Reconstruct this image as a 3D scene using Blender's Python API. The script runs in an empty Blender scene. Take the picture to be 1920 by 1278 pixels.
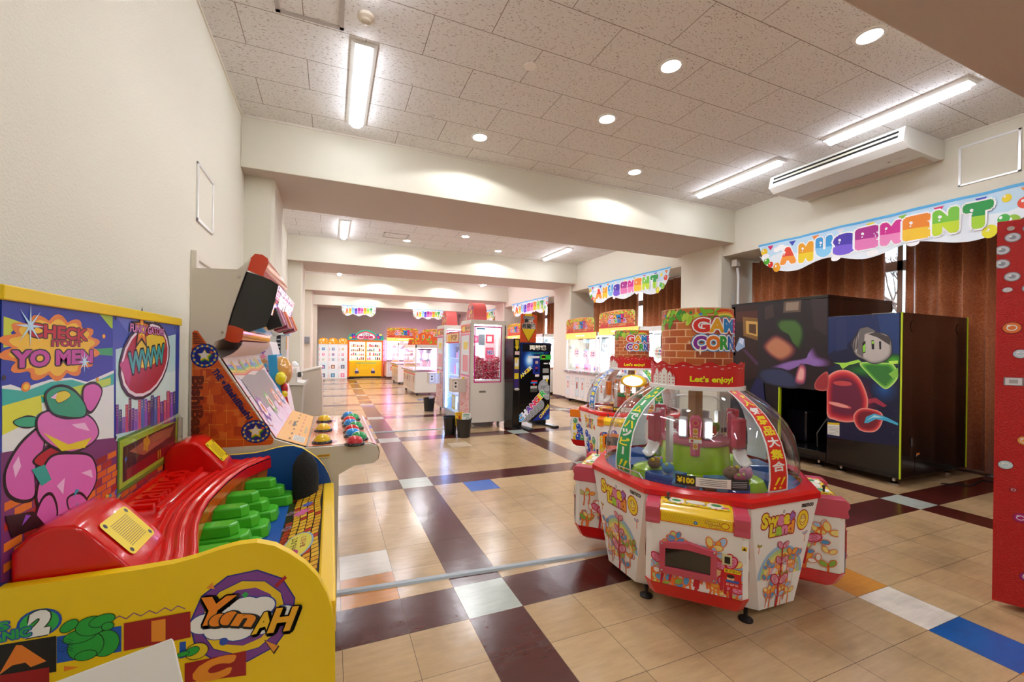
import bpy, bmesh, math, random
from math import sin, cos, pi, radians as R, sqrt, atan2, tan
from mathutils import Vector as V, Matrix as M
from mathutils.geometry import tessellate_polygon
C = bpy.context.scene.collection
SC = bpy.context.scene
# ---------------------------------------------------------------- camera, world, exposure
FPX, YAW, ROLL, CYP, CXP, CH = 780.806, 0.38931, 0.01436, 656.159, 941.707, 1.375
RW = V((cos(YAW), -sin(YAW), 0)); FW = V((sin(YAW), cos(YAW), 0)); UP = V((0, 0, 1))
RR = RW*cos(ROLL) + UP*sin(ROLL); UU = UP*cos(ROLL) - RW*sin(ROLL)
cd = bpy.data.cameras.new('camera'); cam = bpy.data.objects.new('camera', cd); C.objects.link(cam)
cd.sensor_fit = 'HORIZONTAL'; cd.sensor_width = 36; cd.lens = 36*FPX/1920
cd.shift_x = (960-CXP)/1920; cd.shift_y = (CYP-639)/1920; cd.clip_start = .05; cd.clip_end = 200
cam.matrix_world = M(((RR.x, UU.x, -FW.x, 0), (RR.y, UU.y, -FW.y, 0), (RR.z, UU.z, -FW.z, CH), (0, 0, 0, 1)))
SC.camera = cam
w = bpy.data.worlds.new('sky'); SC.world = w; w.use_nodes = True
nt = w.node_tree; bg = nt.nodes['Background']; sk = nt.nodes.new('ShaderNodeTexSky')
sk.sky_type = 'NISHITA'; sk.sun_elevation = R(38); sk.sun_rotation = R(200); sk.sun_disc = False
nt.links.new(sk.outputs[0], bg.inputs[0]); bg.inputs[1].default_value = 1.1
SC.view_settings.view_transform = 'Standard'; SC.view_settings.look = 'None'
SC.view_settings.gamma = 1; SC.view_settings.use_curve_mapping = False; SC.view_settings.exposure = 0.78
try: SC.cycles.max_bounces = 10; SC.cycles.transparent_max_bounces = 24; SC.cycles.sample_clamp_indirect = 8
except Exception: pass
LAMP = 1.0          # overall strength of the room's lamps
WATT_TUBE, WATT_DOWN = 19.0, 30.0
# ---------------------------------------------------------------- maths helpers
def ray(u, v):
    a = (u-CXP)/FPX; b = -(v-CYP)/FPX
    return FW + RR*a + UU*b
def at(u, v, X=None, Y=None, Z=None):       # a picture measurement turned into a point of the room
    d = ray(u, v); o = V((0, 0, CH))
    t = X/d.x if X is not None else (Y/d.y if Y is not None else (Z-CH)/d.z)
    return o + d*t
def lin(c):
    if isinstance(c, str):
        c = c.lstrip('#'); c = c if len(c) == 6 else ''.join(x*2 for x in c); c = [int(c[i:i+2], 16)/255 for i in (0, 2, 4)]
    return tuple((x/12.92 if x <= .04045 else ((x+.055)/1.055)**2.4) for x in c)
# ---------------------------------------------------------------- materials
MC = {}
def mat(col, rough=.45, metal=0., coat=0., spec=.5, emit=0., bump=0., bscale=80., name=None):
    k = (str(col), rough, metal, coat, spec, emit, bump, bscale)
    if k in MC: return MC[k]
    m = bpy.data.materials.new(name or 'paint'); m.use_nodes = True
    n = m.node_tree; p = n.nodes['Principled BSDF']; c = lin(col)
    p.inputs['Base Color'].default_value = (*c, 1); p.inputs['Roughness'].default_value = rough
    p.inputs['Metallic'].default_value = metal; p.inputs['Specular IOR Level'].default_value = spec
    p.inputs['Coat Weight'].default_value = coat; p.inputs['Coat Roughness'].default_value = .08
    if emit: p.inputs['Emission Color'].default_value = (*c, 1); p.inputs['Emission Strength'].default_value = emit
    tc = n.nodes.new('ShaderNodeTexCoord'); no = n.nodes.new('ShaderNodeTexNoise')
    no.inputs['Scale'].default_value = bscale; no.inputs['Detail'].default_value = 3
    n.links.new(tc.outputs['Object'], no.inputs['Vector'])
    if bump:
        b = n.nodes.new('ShaderNodeBump'); b.inputs['Strength'].default_value = bump; b.inputs['Distance'].default_value = .01
        n.links.new(no.outputs[0], b.inputs['Height']); n.links.new(b.outputs[0], p.inputs['Normal'])
    else:
        mr = n.nodes.new('ShaderNodeMapRange'); no.inputs['Scale'].default_value = 6
        mr.inputs['To Min'].default_value = max(0, rough-.04); mr.inputs['To Max'].default_value = rough+.04
        n.links.new(no.outputs[0], mr.inputs['Value']); n.links.new(mr.outputs[0], p.inputs['Roughness'])
    MC[k] = m; return m
def attrmat(name, rough=.3, emit=0., coat=.3, metal=0.):
    if name in MC: return MC[name]
    m = bpy.data.materials.new(name); m.use_nodes = True; n = m.node_tree; p = n.nodes['Principled BSDF']
    a = n.nodes.new('ShaderNodeAttribute'); a.attribute_name = 'Col'
    n.links.new(a.outputs['Color'], p.inputs['Base Color']); p.inputs['Roughness'].default_value = rough
    p.inputs['Coat Weight'].default_value = coat; p.inputs['Metallic'].default_value = metal
    if emit:
        n.links.new(a.outputs['Color'], p.inputs['Emission Color']); p.inputs['Emission Strength'].default_value = emit
    MC[name] = m; return m
PRINT = attrmat('printed_film', .4, 0, 0)
CLOTH = attrmat('printed_vinyl', .5, 0, .0)
LIT = attrmat('backlit_print', .3, .9, .2)
def glassmat(name, tint=(1, 1, 1), refl=.1, facing=.75, rough=.02):
    if name in MC: return MC[name]
    m = bpy.data.materials.new(name); m.use_nodes = True; n = m.node_tree; n.nodes.clear()
    o = n.nodes.new('ShaderNodeOutputMaterial'); mx = n.nodes.new('ShaderNodeMixShader'); t = n.nodes.new('ShaderNodeBsdfTransparent')
    g = n.nodes.new('ShaderNodeBsdfGlossy'); g.inputs['Roughness'].default_value = rough; t.inputs[0].default_value = (*tint, 1)
    lw = n.nodes.new('ShaderNodeLayerWeight'); lw.inputs['Blend'].default_value = .5; pw = n.nodes.new('ShaderNodeMath'); pw.operation = 'POWER'; pw.inputs[1].default_value = 5
    mm = n.nodes.new('ShaderNodeMath'); mm.operation = 'MULTIPLY_ADD'; mm.inputs[1].default_value = facing; mm.inputs[2].default_value = .035+refl*.1; mm.use_clamp = True
    n.links.new(lw.outputs['Facing'], pw.inputs[0]); n.links.new(pw.outputs[0], mm.inputs[0]); n.links.new(mm.outputs[0], mx.inputs[0])
    n.links.new(t.outputs[0], mx.inputs[1]); n.links.new(g.outputs[0], mx.inputs[2]); n.links.new(mx.outputs[0], o.inputs[0])
    MC[name] = m; return m
GLASS = glassmat('clear_glass', (.97, .985, .98)); ACRYL = glassmat('clear_acrylic', (.96, .965, .965), .25, 1.0)
CHROME = mat('#c8c8c8', .18, 1.0, name='chrome'); BLACK = mat('#0c0c0c', .4, name='black_plastic'); RUBBER = mat('#151515', .7)
# ---------------------------------------------------------------- mesh builder
class MB:
    def __init__(s): s.v = []; s.f = []; s.c = []; s.T = M.Identity(4); s.col = '#ffffff'
    def at(s, loc=(0, 0, 0), rz=0, rx=0, ry=0, sc=None):
        s.T = M.Translation(loc) @ M.Rotation(rz, 4, 'Z') @ M.Rotation(ry, 4, 'Y') @ M.Rotation(rx, 4, 'X')
        if sc: s.T = s.T @ M.Diagonal((*sc, 1))
        return s
    def add(s, vs, fs, col=None):
        b = len(s.v); s.v += [tuple(s.T @ V(p)) for p in vs]
        for f in fs: s.f.append([b+i for i in f]); s.c.append(col or s.col)
        return s
    def box(s, a, b, col=None):
        x0, y0, z0 = a; x1, y1, z1 = b
        return s.add([(x0,y0,z0),(x1,y0,z0),(x1,y1,z0),(x0,y1,z0),(x0,y0,z1),(x1,y0,z1),(x1,y1,z1),(x0,y1,z1)],
                     [(0,3,2,1),(4,5,6,7),(0,1,5,4),(1,2,6,5),(2,3,7,6),(3,0,4,7)], col)
    def loft(s, rings, caps=True, col=None, closed=True):
        n = len(rings[0]); vs = [p for r in rings for p in r]; fs = []
        for i in range(len(rings)-1):
            for j in range(n if closed else n-1):
                k = (j+1) % n; fs.append((i*n+j, i*n+k, (i+1)*n+k, (i+1)*n+j))
        if caps and closed: fs.append(tuple(range(n-1, -1, -1))); fs.append(tuple((len(rings)-1)*n+j for j in range(n)))
        return s.add(vs, fs, col)
    def lathe(s, prof, n=32, a0=0, a1=2*pi, col=None, caps=False):
        full = abs(a1-a0-2*pi) < 1e-6; m = n if full else n+1
        rings = [[(r*cos(a0+(a1-a0)*j/n), r*sin(a0+(a1-a0)*j/n), z) for j in range(m)] for r, z in prof]
        return s.loft(rings, caps, col, full)
    def cyl(s, r, z0, z1, n=20, col=None, r2=None):
        return s.lathe([(r, z0), (r if r2 is None else r2, z1)], n, col=col, caps=True)
    def tube(s, path, r, n=8, col=None):
        P = [V(p) for p in path]; rings = []; nrm = None
        for i, p in enumerate(P):
            t = (P[min(i+1, len(P)-1)]-P[max(i-1, 0)]).normalized()
            if nrm is None: nrm = t.orthogonal().normalized()
            nrm = (nrm - t*nrm.dot(t)).normalized(); b = t.cross(nrm); rr = r[i] if isinstance(r, (list, tuple)) else r
            rings.append([p + nrm*rr*cos(2*pi*j/n) + b*rr*sin(2*pi*j/n) for j in range(n)])
        return s.loft(rings, True, col)
    def prism(s, pts, a, b, axis='y', col=None, colb=None, cole=None):   # outline extruded along an axis
        n = len(pts)
        f3 = {'y': lambda p, d: (p[0], d, p[1]), 'x': lambda p, d: (d, p[0], p[1]), 'z': lambda p, d: (p[0], p[1], d)}[axis]
        vs = [f3(p, a) for p in pts]+[f3(p, b) for p in pts]
        tri = tessellate_polygon([[V((p[0], p[1], 0)) for p in pts]])
        s.add(vs[:n], [tuple(t) for t in tri], col); s.add(vs[n:], [tuple(reversed(t)) for t in tri], colb or col)
        return s.add(vs, [(i, (i+1) % n, n+(i+1) % n, n+i) for i in range(n)], cole or col)
    def ball(s, r, loc=(0, 0, 0), sc=(1, 1, 1), n=16, m=10, col=None, jit=0, rnd=None):
        rings = []
        for i in range(m+1):
            ph = -pi/2+pi*i/m
            rings.append([(loc[0]+sc[0]*r*(1+(rnd.uniform(-jit, jit) if jit else 0))*cos(ph)*cos(2*pi*j/n),
                           loc[1]+sc[1]*r*(1+(rnd.uniform(-jit, jit) if jit else 0))*cos(ph)*sin(2*pi*j/n), loc[2]+sc[2]*r*sin(ph)) for j in range(n)])
        return s.loft(rings, True, col)
    def grid(s, fn, nu, nv, col=None, colfn=None):
        vs = [fn(i/nu, j/nv) for j in range(nv+1) for i in range(nu+1)]
        fs = [(j*(nu+1)+i, j*(nu+1)+i+1, (j+1)*(nu+1)+i+1, (j+1)*(nu+1)+i) for j in range(nv) for i in range(nu)]
        b = len(s.c); s.add(vs, fs, col)
        if colfn:
            for k in range(len(fs)): s.c[b+k] = colfn((k % nu+.5)/nu, (k//nu+.5)/nv)
        return s
    def build(s, name, m=None, parent=None, world=False, smooth=False, bevel=0, seg=2, kind=None, fixn=True, solid=0):
        me = bpy.data.meshes.new(name); vs = s.v
        if world and parent is not None:
            inv = WM(parent).inverted(); vs = [tuple(inv @ V(p)) for p in vs]
        me.from_pydata(vs, [], s.f)
        ca = me.color_attributes.new('Col', 'FLOAT_COLOR', 'CORNER'); i = 0; cc = {}; data = []
        for p, c in zip(me.polygons, s.c):
            if c not in cc: cc[c] = (*lin(c), 1.0)
            data.extend(cc[c]*len(p.vertices))
        ca.data.foreach_set('color', data)
        if fixn:
            bm = bmesh.new(); bm.from_mesh(me); bmesh.ops.recalc_face_normals(bm, faces=bm.faces); bm.to_mesh(me); bm.free()
        if smooth:
            me.polygons.foreach_set('use_smooth', [True]*len(me.polygons)); me.set_sharp_from_angle(angle=R(40))
        me.materials.append(m or PRINT); o = bpy.data.objects.new(name, me); C.objects.link(o)
        if parent is not None: o.parent = parent
        if bevel:
            b = o.modifiers.new('bevel', 'BEVEL'); b.width = bevel; b.segments = seg; b.limit_method = 'ANGLE'; b.angle_limit = R(50)
        if solid:
            b = o.modifiers.new('thickness', 'SOLIDIFY'); b.thickness = solid; b.offset = 0
        if kind: o['kind'] = kind
        return o
def WM(o):
    m = M.Translation(o.location) @ o.rotation_euler.to_matrix().to_4x4()
    return WM(o.parent) @ m if o.parent else m
def tag(o, label, cat, group=None, kind=None):
    if label: o['label'] = label
    if cat: o['category'] = cat
    if group: o['group'] = group
    if kind: o['kind'] = kind
    return o
def thing(name, label, cat, loc=(0, 0, 0), rz=0, group=None):
    o = bpy.data.objects.new(name, None); C.objects.link(o); o.location = loc; o.rotation_euler = (0, 0, rz)
    o.empty_display_size = .1; return tag(o, label, cat, group)
def dup(root, loc, rz=None, label=None, group=None):
    r = root.copy(); C.objects.link(r); r.location = loc
    if rz is not None: r.rotation_euler = (0, 0, rz)
    if label: r['label'] = label
    if group: r['group'] = group
    for ch in [o for o in C.objects if o.parent == root]:
        c = ch.copy(); C.objects.link(c); c.parent = r
        for g in [o for o in C.objects if o.parent == ch]:
            d = g.copy(); C.objects.link(d); d.parent = c
    return r
# ---------------------------------------------------------------- printed artwork on a surface
TC = {}
def glyphs(body, off=0.):
    k = (body, round(off, 3))
    if k in TC: return TC[k]
    if off >= .085:
        vs, fs = glyphs(body, .03); V2, F2 = [], []; n = 10; r = off-.03
        for j in range(n):
            b0 = len(V2); V2 += [(x+r*cos(2*pi*j/n), y+r*sin(2*pi*j/n)) for x, y in vs]; F2 += [tuple(b0+i for i in f) for f in fs]
        TC[k] = (V2, F2); return TC[k]
    cu = bpy.data.curves.new('t', 'FONT'); cu.body = body; cu.size = 1; cu.offset = off; cu.resolution_u = 3
    cu.align_x = 'CENTER'; cu.align_y = 'CENTER'; cu.fill_mode = 'FRONT'
    o = bpy.data.objects.new('t', cu); C.objects.link(o)
    dg = bpy.context.evaluated_depsgraph_get(); dg.update(); me = o.evaluated_get(dg).to_mesh()
    r = ([(v.co.x, v.co.y) for v in me.vertices], [tuple(p.vertices) for p in me.polygons])
    o.evaluated_get(dg).to_mesh_clear(); bpy.data.objects.remove(o); bpy.data.curves.remove(cu)
    if r[0]:
        x0 = min(a for a, b in r[0]); x1 = max(a for a, b in r[0]); y0 = min(b for a, b in r[0]); y1 = max(b for a, b in r[0])
        if off == 0: TC[(body, 'bb')] = ((x0+x1)/2, (y0+y1)/2, x1-x0, y1-y0)
    TC[k] = r; return r
class Art:
    def __init__(s, O=None, U=None, W=None, fn=None, eps=.0004, e0=.0006, step=None):
        s.m = MB(); s.k = 0; s.items = []; s.clip = None; s.eps = eps; s.e0 = e0; s.step = step
        if fn is None:
            s.O = V(O); s.U = V(U).normalized(); s.W = V(W).normalized(); s.N = s.U.cross(s.W)
            fn = lambda u, v, h: s.O+s.U*u+s.W*v+s.N*h
        s.fn = fn
    def px(s, u, v):
        d = ray(u, v); o = V((0, 0, CH)); t = (s.O-o).dot(s.N)/d.dot(s.N); p = o+d*t-s.O
        return (p.dot(s.U), p.dot(s.W))
    def raw(s, vs, fs, col, up=True):
        if up: s.k += 1
        if s.clip:
            nv, nf = [], []
            for f in fs:
                P = [tuple(vs[i]) for i in f]; ar = sum(P[i][0]*P[(i+1) % len(P)][1]-P[(i+1) % len(P)][0]*P[i][1] for i in range(len(P)))
                for q in range(len(s.clip)):
                    (ax, ay), (bx, by) = s.clip[q], s.clip[(q+1) % len(s.clip)]; out = []
                    for i in range(len(P)):
                        p, r = P[i], P[(i+1) % len(P)]; dp = (bx-ax)*(p[1]-ay)-(by-ay)*(p[0]-ax); dr = (bx-ax)*(r[1]-ay)-(by-ay)*(r[0]-ax)
                        if dp >= 0: out.append(p)
                        if (dp >= 0) != (dr >= 0): t = dp/(dp-dr); out.append((p[0]+(r[0]-p[0])*t, p[1]+(r[1]-p[1])*t))
                    P = out
                    if len(P) < 3: break
                if len(P) >= 3: nf.append(tuple(range(len(nv), len(nv)+len(P)))); nv += P
            vs, fs = nv, nf
            if not fs: return
        if s.step:
            out_v = list(vs); out_f = []; mid = {}; tri = []
            for f in fs:
                for i in range(1, len(f)-1): tri.append((f[0], f[i], f[i+1]))
            while tri:
                t = tri.pop(); L = [(out_v[t[i]][0]-out_v[t[(i+1) % 3]][0])**2+(out_v[t[i]][1]-out_v[t[(i+1) % 3]][1])**2 for i in range(3)]
                k = L.index(max(L))
                if L[k] <= s.step**2: out_f.append(t); continue
                a, b, c = t[k], t[(k+1) % 3], t[(k+2) % 3]; key = (min(a, b), max(a, b))
                if key not in mid: out_v.append(((out_v[a][0]+out_v[b][0])/2, (out_v[a][1]+out_v[b][1])/2)); mid[key] = len(out_v)-1
                mm = mid[key]; tri += [(a, mm, c), (mm, b, c)]
            vs, fs = out_v, out_f
        s.items.append((vs, fs, col, s.k, s.e0))
    def poly(s, pts, col, up=True):
        t = tessellate_polygon([[V((a, b, 0)) for a, b in pts]]); s.raw(pts, [tuple(x) for x in t], col, up); return s
    def ppoly(s, pts, col): return s.poly([s.px(*p) for p in pts], col)
    def rect(s, x0, y0, x1, y1, col): s.raw([(x0, y0), (x1, y0), (x1, y1), (x0, y1)], [(0, 1, 2, 3)], col); return s
    def ell(s, x, y, a, b=None, col='#fff', rot=0, n=20, arc=None):
        b = b or a; c, d = cos(rot), sin(rot)
        pts = [(x+c*a*cos(2*pi*i/n)-d*b*sin(2*pi*i/n), y+d*a*cos(2*pi*i/n)+c*b*sin(2*pi*i/n)) for i in range(n)]
        s.raw(pts, [tuple(range(n))], col); return s
    def ring(s, x, y, r0, r1, col, a0=0, a1=2*pi, n=28, sy=1):
        vs = []; 
        for i in range(n+1):
            a = a0+(a1-a0)*i/n; vs += [(x+r0*cos(a), y+sy*r0*sin(a)), (x+r1*cos(a), y+sy*r1*sin(a))]
        s.raw(vs, [(2*i, 2*i+1, 2*i+3, 2*i+2) for i in range(n)], col); return s
    def star(s, x, y, r, col, n=5, q=.45, rot=pi/2):
        return s.poly([(x+(r if i % 2 == 0 else r*q)*cos(rot+pi*i/n), y+(r if i % 2 == 0 else r*q)*sin(rot+pi*i/n)) for i in range(2*n)], col)
    def line(s, pts, w, col):
        for i in range(len(pts)-1):
            a, b = V(pts[i]), V(pts[i+1]); d = (b-a).normalized()*w/2; n = V((-d.y, d.x)); a = a-d*.6; b = b+d*.6
            s.raw([tuple(a+n), tuple(a-n), tuple(b-n), tuple(b+n)], [(0, 1, 2, 3)], col, up=(i == 0))
        return s
    def blob(s, x, y, r, col, lobes=7, amp=.12, rot=0, sy=1, n=56):
        return s.poly([(x+r*(1+amp*cos(lobes*2*pi*i/n))*cos(2*pi*i/n+rot), y+sy*r*(1+amp*cos(lobes*2*pi*i/n))*sin(2*pi*i/n+rot)) for i in range(n)], col)
    def text(s, t, x, y, h, col, bold=.02, out=None, ow=.05, out2=None, ow2=.1, rot=0, sh=0, w=None, wsc=1.):
        if isinstance(col, (list, tuple)):      # letter by letter, each its own colour
            glyphs(t); tb = TC[(t, 'bb')]; ky = h/tb[3]; ws = []
            for ch in t:
                if ch == ' ': ws.append(.28)
                else: glyphs(ch); ws.append(TC[(ch, 'bb')][2])
            gap = .07; tot = sum(ws)+gap*(len(t)-1); kx = (w/tot) if w else ky*wsc; P0 = -tot*kx/2
            for cc, off in ((out2, ow2), (out, ow), (1, bold)):
                if not cc: continue
                px_ = P0; s.k += 1
                for i, ch in enumerate(t):
                    if ch != ' ':
                        gb = TC[(ch, 'bb')]; xx = px_+ws[i]*kx/2; vs, fs = glyphs(ch, off)
                        P = [((a-gb[0])*kx+xx, (b-tb[1])*ky) for a, b in vs]; P = [(a+sh*b, b) for a, b in P]
                        s.raw([(x+cos(rot)*a-sin(rot)*b, y+sin(rot)*a+cos(rot)*b) for a, b in P], fs, col[i % len(col)] if cc == 1 else cc, False)
                    px_ += (ws[i]+gap)*kx
            return s
        glyphs(t); bb = TC.get((t, 'bb'))
        if not bb: return s
        ky = h/bb[3]; kx = (w/bb[2]) if w else ky*wsc; c, d = cos(rot), sin(rot)
        for cc, off in ((out2, ow2), (out, ow), (col, bold)):
            if not cc: continue
            vs, fs = glyphs(t, off); P = []
            for a, b in vs:
                a = (a-bb[0])*kx; b = (b-bb[1])*ky; a += sh*b; P.append((x+c*a-d*b, y+d*a+c*b))
            if vs: s.raw(P, fs, cc)
        return s
    def done(s, name, m=None, parent=None, world=True):
        done = []; top = 1
        for vs, fs, col, k, e0 in s.items:
            x0 = min(p[0] for p in vs); x1 = max(p[0] for p in vs); y0 = min(p[1] for p in vs); y1 = max(p[1] for p in vs); L = 1
            for q in done:
                if q[4] >= L and q[0] < x1 and q[1] > x0 and q[2] < y1 and q[3] > y0 and q[5] != k: L = q[4]+1
            done.append((x0, x1, y0, y1, L, k)); top = max(top, L)
        e = min(s.eps, (.012 if s.step else .005)/top)
        for (vs, fs, col, k, e0), q in zip(s.items, done): sp = .6*e/len(vs) if len(vs) > 150 else 0; s.m.add([tuple(s.fn(p[0], p[1], e0+e*q[4]+sp*i)) for i, p in enumerate(vs)], fs, col)
        return s.m.build(name, m or PRINT, parent, world=world, fixn=False)
def ramp(cols, n=9):
    h = lambda c: [int(c.lstrip('#')[i:i+2], 16) for i in (0, 2, 4)]
    if len(cols) < 2: return list(cols)
    o = []
    for i in range(n):
        f = i/(n-1)*(len(cols)-1); k = min(int(f), len(cols)-2); f -= k; p, q = h(cols[k]), h(cols[k+1])
        o.append('#%02x%02x%02x' % tuple(int(p[j]+(q[j]-p[j])*f) for j in range(3)))
    return o
def smoothp(pts, n=5):
    o = []; L = len(pts)
    for i in range(L):
        a, b, c, d = [V((*pts[(i+q) % L][:2], 0)) for q in (-1, 0, 1, 2)]
        for k in range(n):
            t = k/n; p = .5*((2*b)+(c-a)*t+(2*a-5*b+4*c-d)*t*t+(3*b-a-3*c+d)*t**3); o.append((p.x, p.y))
    return o
def bricks(A, x0, y0, x1, y1, bw, bh, cols, mortar, rnd, gap=.12):
    A.rect(x0, y0, x1, y1, mortar); A.k += 1; j = 0; y = y0
    while y < y1-1e-6:
        x = x0-(bw/2 if j % 2 else 0)
        while x < x1-1e-6:
            a, b = max(x+bw*gap/2, x0), min(x+bw*(1-gap/2), x1)
            if b > a: A.raw([(a, y+bh*gap/2), (b, y+bh*gap/2), (b, min(y1, y+bh*(1-gap/2))), (a, min(y1, y+bh*(1-gap/2)))], [(0, 1, 2, 3)], rnd.choice(cols), False)
            x += bw
        y += bh; j += 1
# ================================================================= THE ROOM
XL, XR, H, ZS, ZH = -.897, 6.28, 3.78, 3.238, 3.055
YB, YF, XW = -3.6, 21.2, 7.3
T = .303; TX, TY = .6701, 2.0244
BEAMS = [(-4.9, -3.56), (.12, 1.36), (5.03, 6.32), (9.94, 11.23), (14.85, 16.14), (19.75, 21.2)]
PILL = [(.33, 1.19), (5.25, 6.12), (10.15, 11.07), (15.06, 15.98), (19.95, 21.2)]
def walltex(col, name):
    m = mat(col, .85, bump=.25, bscale=120, name=name); return m
WALL = walltex('#e4dfcd', 'wallpaper_cream'); SOFF = walltex('#cbbdb0', 'soffit_darker')  # SOFF: darker, browner tone for the undersides of the beams
def struct(name, bx, m=None, **k):
    b = MB()
    for a, c in bx: b.box(a, c)
    return b.build(name, m or WALL, kind='structure', **k)
# floor of vinyl tiles; the colour of every tile is its own
def floormat():
    m = bpy.data.materials.new('waxed_vinyl_tiles'); m.use_nodes = True; n = m.node_tree; p = n.nodes['Principled BSDF']; L = n.links.new
    a = n.nodes.new('ShaderNodeAttribute'); a.attribute_name = 'Col'; tc = n.nodes.new('ShaderNodeTexCoord')
    mp = n.nodes.new('ShaderNodeMapping'); mp.inputs['Scale'].default_value = (1.2, 7, 1); L(tc.outputs['Object'], mp.inputs[0])
    no = n.nodes.new('ShaderNodeTexNoise'); no.inputs['Scale'].default_value = 5; no.inputs['Detail'].default_value = 8; no.inputs['Roughness'].default_value = .7; L(mp.outputs[0], no.inputs['Vector'])
    mr = n.nodes.new('ShaderNodeMapRange'); mr.inputs['From Min'].default_value = .3; mr.inputs['From Max'].default_value = .75; mr.inputs['To Min'].default_value = .84; mr.inputs['To Max'].default_value = 1.08; L(no.outputs[0], mr.inputs[0])
    n2 = n.nodes.new('ShaderNodeTexNoise'); n2.inputs['Scale'].default_value = 2.2; n2.inputs['Detail'].default_value = 6; L(tc.outputs['Object'], n2.inputs['Vector'])
    r2 = n.nodes.new('ShaderNodeMapRange'); r2.inputs['From Min'].default_value = .52; r2.inputs['From Max'].default_value = .75; r2.inputs['To Min'].default_value = 1; r2.inputs['To Max'].default_value = .66; L(n2.outputs[0], r2.inputs[0])
    mu = n.nodes.new('ShaderNodeMath'); mu.operation = 'MULTIPLY'; L(mr.outputs[0], mu.inputs[0]); L(r2.outputs[0], mu.inputs[1])
    v = n.nodes.new('ShaderNodeVectorMath'); v.operation = 'SCALE'; L(a.outputs['Color'], v.inputs[0]); L(mu.outputs[0], v.inputs['Scale'])
    br = n.nodes.new('ShaderNodeTexBrick'); br.offset = 0; br.inputs['Scale'].default_value = 1; br.inputs['Brick Width'].default_value = T; br.inputs['Row Height'].default_value = T; br.inputs['Mortar Size'].default_value = .0012; br.inputs['Mortar Smooth'].default_value = .1
    m2 = n.nodes.new('ShaderNodeMapping'); m2.inputs['Location'].default_value = (-TX+T*40, -TY+T*40, 0); L(tc.outputs['Object'], m2.inputs[0]); L(m2.outputs[0], br.inputs['Vector'])
    mx = n.nodes.new('ShaderNodeMix'); mx.data_type = 'RGBA'; L(br.outputs['Fac'], mx.inputs['Factor']); L(v.outputs[0], mx.inputs['A']); mx.inputs['B'].default_value = (.09, .06, .045, 1)
    L(mx.outputs['Result'], p.inputs['Base Color'])
    nb = n.nodes.new('ShaderNodeTexNoise'); nb.inputs['Scale'].default_value = 9; nb.inputs['Detail'].default_value = 3; L(tc.outputs['Object'], nb.inputs['Vector'])
    bu = n.nodes.new('ShaderNodeBump'); bu.inputs['Strength'].default_value = .18; bu.inputs['Distance'].default_value = .01; L(nb.outputs[0], bu.inputs['Height']); L(bu.outputs[0], p.inputs['Normal'])
    p.inputs['Roughness'].default_value = .2; p.inputs['Specular IOR Level'].default_value = .75
    return m
rf = random.Random(5)
SPEC = {(0, 27): '#3c63bb', (0, 31): '#cf8f4a', (2, 6): '#2c6fc4', (-2, 2): '#ece5da', (-2, 1): '#cf8a3e', (7, -2): '#cf8a30', (7, -3): '#eee6da', (7, -4): '#0b5fb0', (7, -5): '#cf8a30',
        (-1, 18): '#3c63bb', (3, 12): '#e3cdb0', (5, 30): '#3c63bb', (11, 9): '#cf8a3e', (7, -1): '#5d2620'}
b = MB(); i0, i1, j0, j1 = -6, 23, -20, 64
for j in range(j0, j1):
    for i in range(i0, i1):
        x0, x1, y0, y1 = max(XL, TX+i*T), min(XW, TX+(i+1)*T), max(YB, TY+j*T), min(YF, TY+(j+1)*T)
        if x1 <= x0 or y1 <= y0: continue
        li, lj = i % 7 == 0 and not (i == 7 and j < -1), j % 7 == 0
        c = SPEC.get((i, j)) or ('#bcc6bc' if li and lj else '#52201b' if li or lj else rf.choice(['#c5a67c', '#c9aa80', '#c1a278']))
        b.add([(x0, y0, 0), (x1, y0, 0), (x1, y1, 0), (x0, y1, 0)], [(0, 1, 2, 3)], c)
b.build('floor', floormat(), kind='structure', fixn=False)
def ceilmat():
    m = bpy.data.materials.new('mineral_ceiling_boards'); m.use_nodes = True; n = m.node_tree; p = n.nodes['Principled BSDF']; L = n.links.new
    tc = n.nodes.new('ShaderNodeTexCoord'); mp = n.nodes.new('ShaderNodeMapping'); mp.inputs['Scale'].default_value = (44, 125, 1); L(tc.outputs['Object'], mp.inputs[0])
    no = n.nodes.new('ShaderNodeTexNoise'); no.inputs['Scale'].default_value = 1; no.inputs['Detail'].default_value = 1.5; no.inputs['Distortion'].default_value = .6; L(mp.outputs[0], no.inputs['Vector'])
    mr = n.nodes.new('ShaderNodeMapRange'); mr.inputs['From Min'].default_value = .625; mr.inputs['From Max'].default_value = .66; L(no.outputs[0], mr.inputs[0])
    c = n.nodes.new('ShaderNodeMix'); c.data_type = 'RGBA'; c.inputs['A'].default_value = (*lin('#e9e6e2'), 1); c.inputs['B'].default_value = (*lin('#aa9c92'), 1); L(mr.outputs[0], c.inputs['Factor'])
    br = n.nodes.new('ShaderNodeTexBrick'); br.offset = .5; br.inputs['Scale'].default_value = 1; br.inputs['Brick Width'].default_value = .877; br.inputs['Row Height'].default_value = .44; br.inputs['Mortar Size'].default_value = .003; br.inputs['Mortar Smooth'].default_value = .1
    m2 = n.nodes.new('ShaderNodeMapping'); m2.inputs['Location'].default_value = (.22+.4385+.877*20, -3.853+.44*40, 0); L(tc.outputs['Object'], m2.inputs[0]); L(m2.outputs[0], br.inputs['Vector'])
    mx = n.nodes.new('ShaderNodeMix'); mx.data_type = 'RGBA'; L(br.outputs['Fac'], mx.inputs['Factor']); L(c.outputs['Result'], mx.inputs['A']); mx.inputs['B'].default_value = (*lin('#8d7e72'), 1)
    L(mx.outputs['Result'], p.inputs['Base Color']); p.inputs['Roughness'].default_value = .9
    return m
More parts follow.
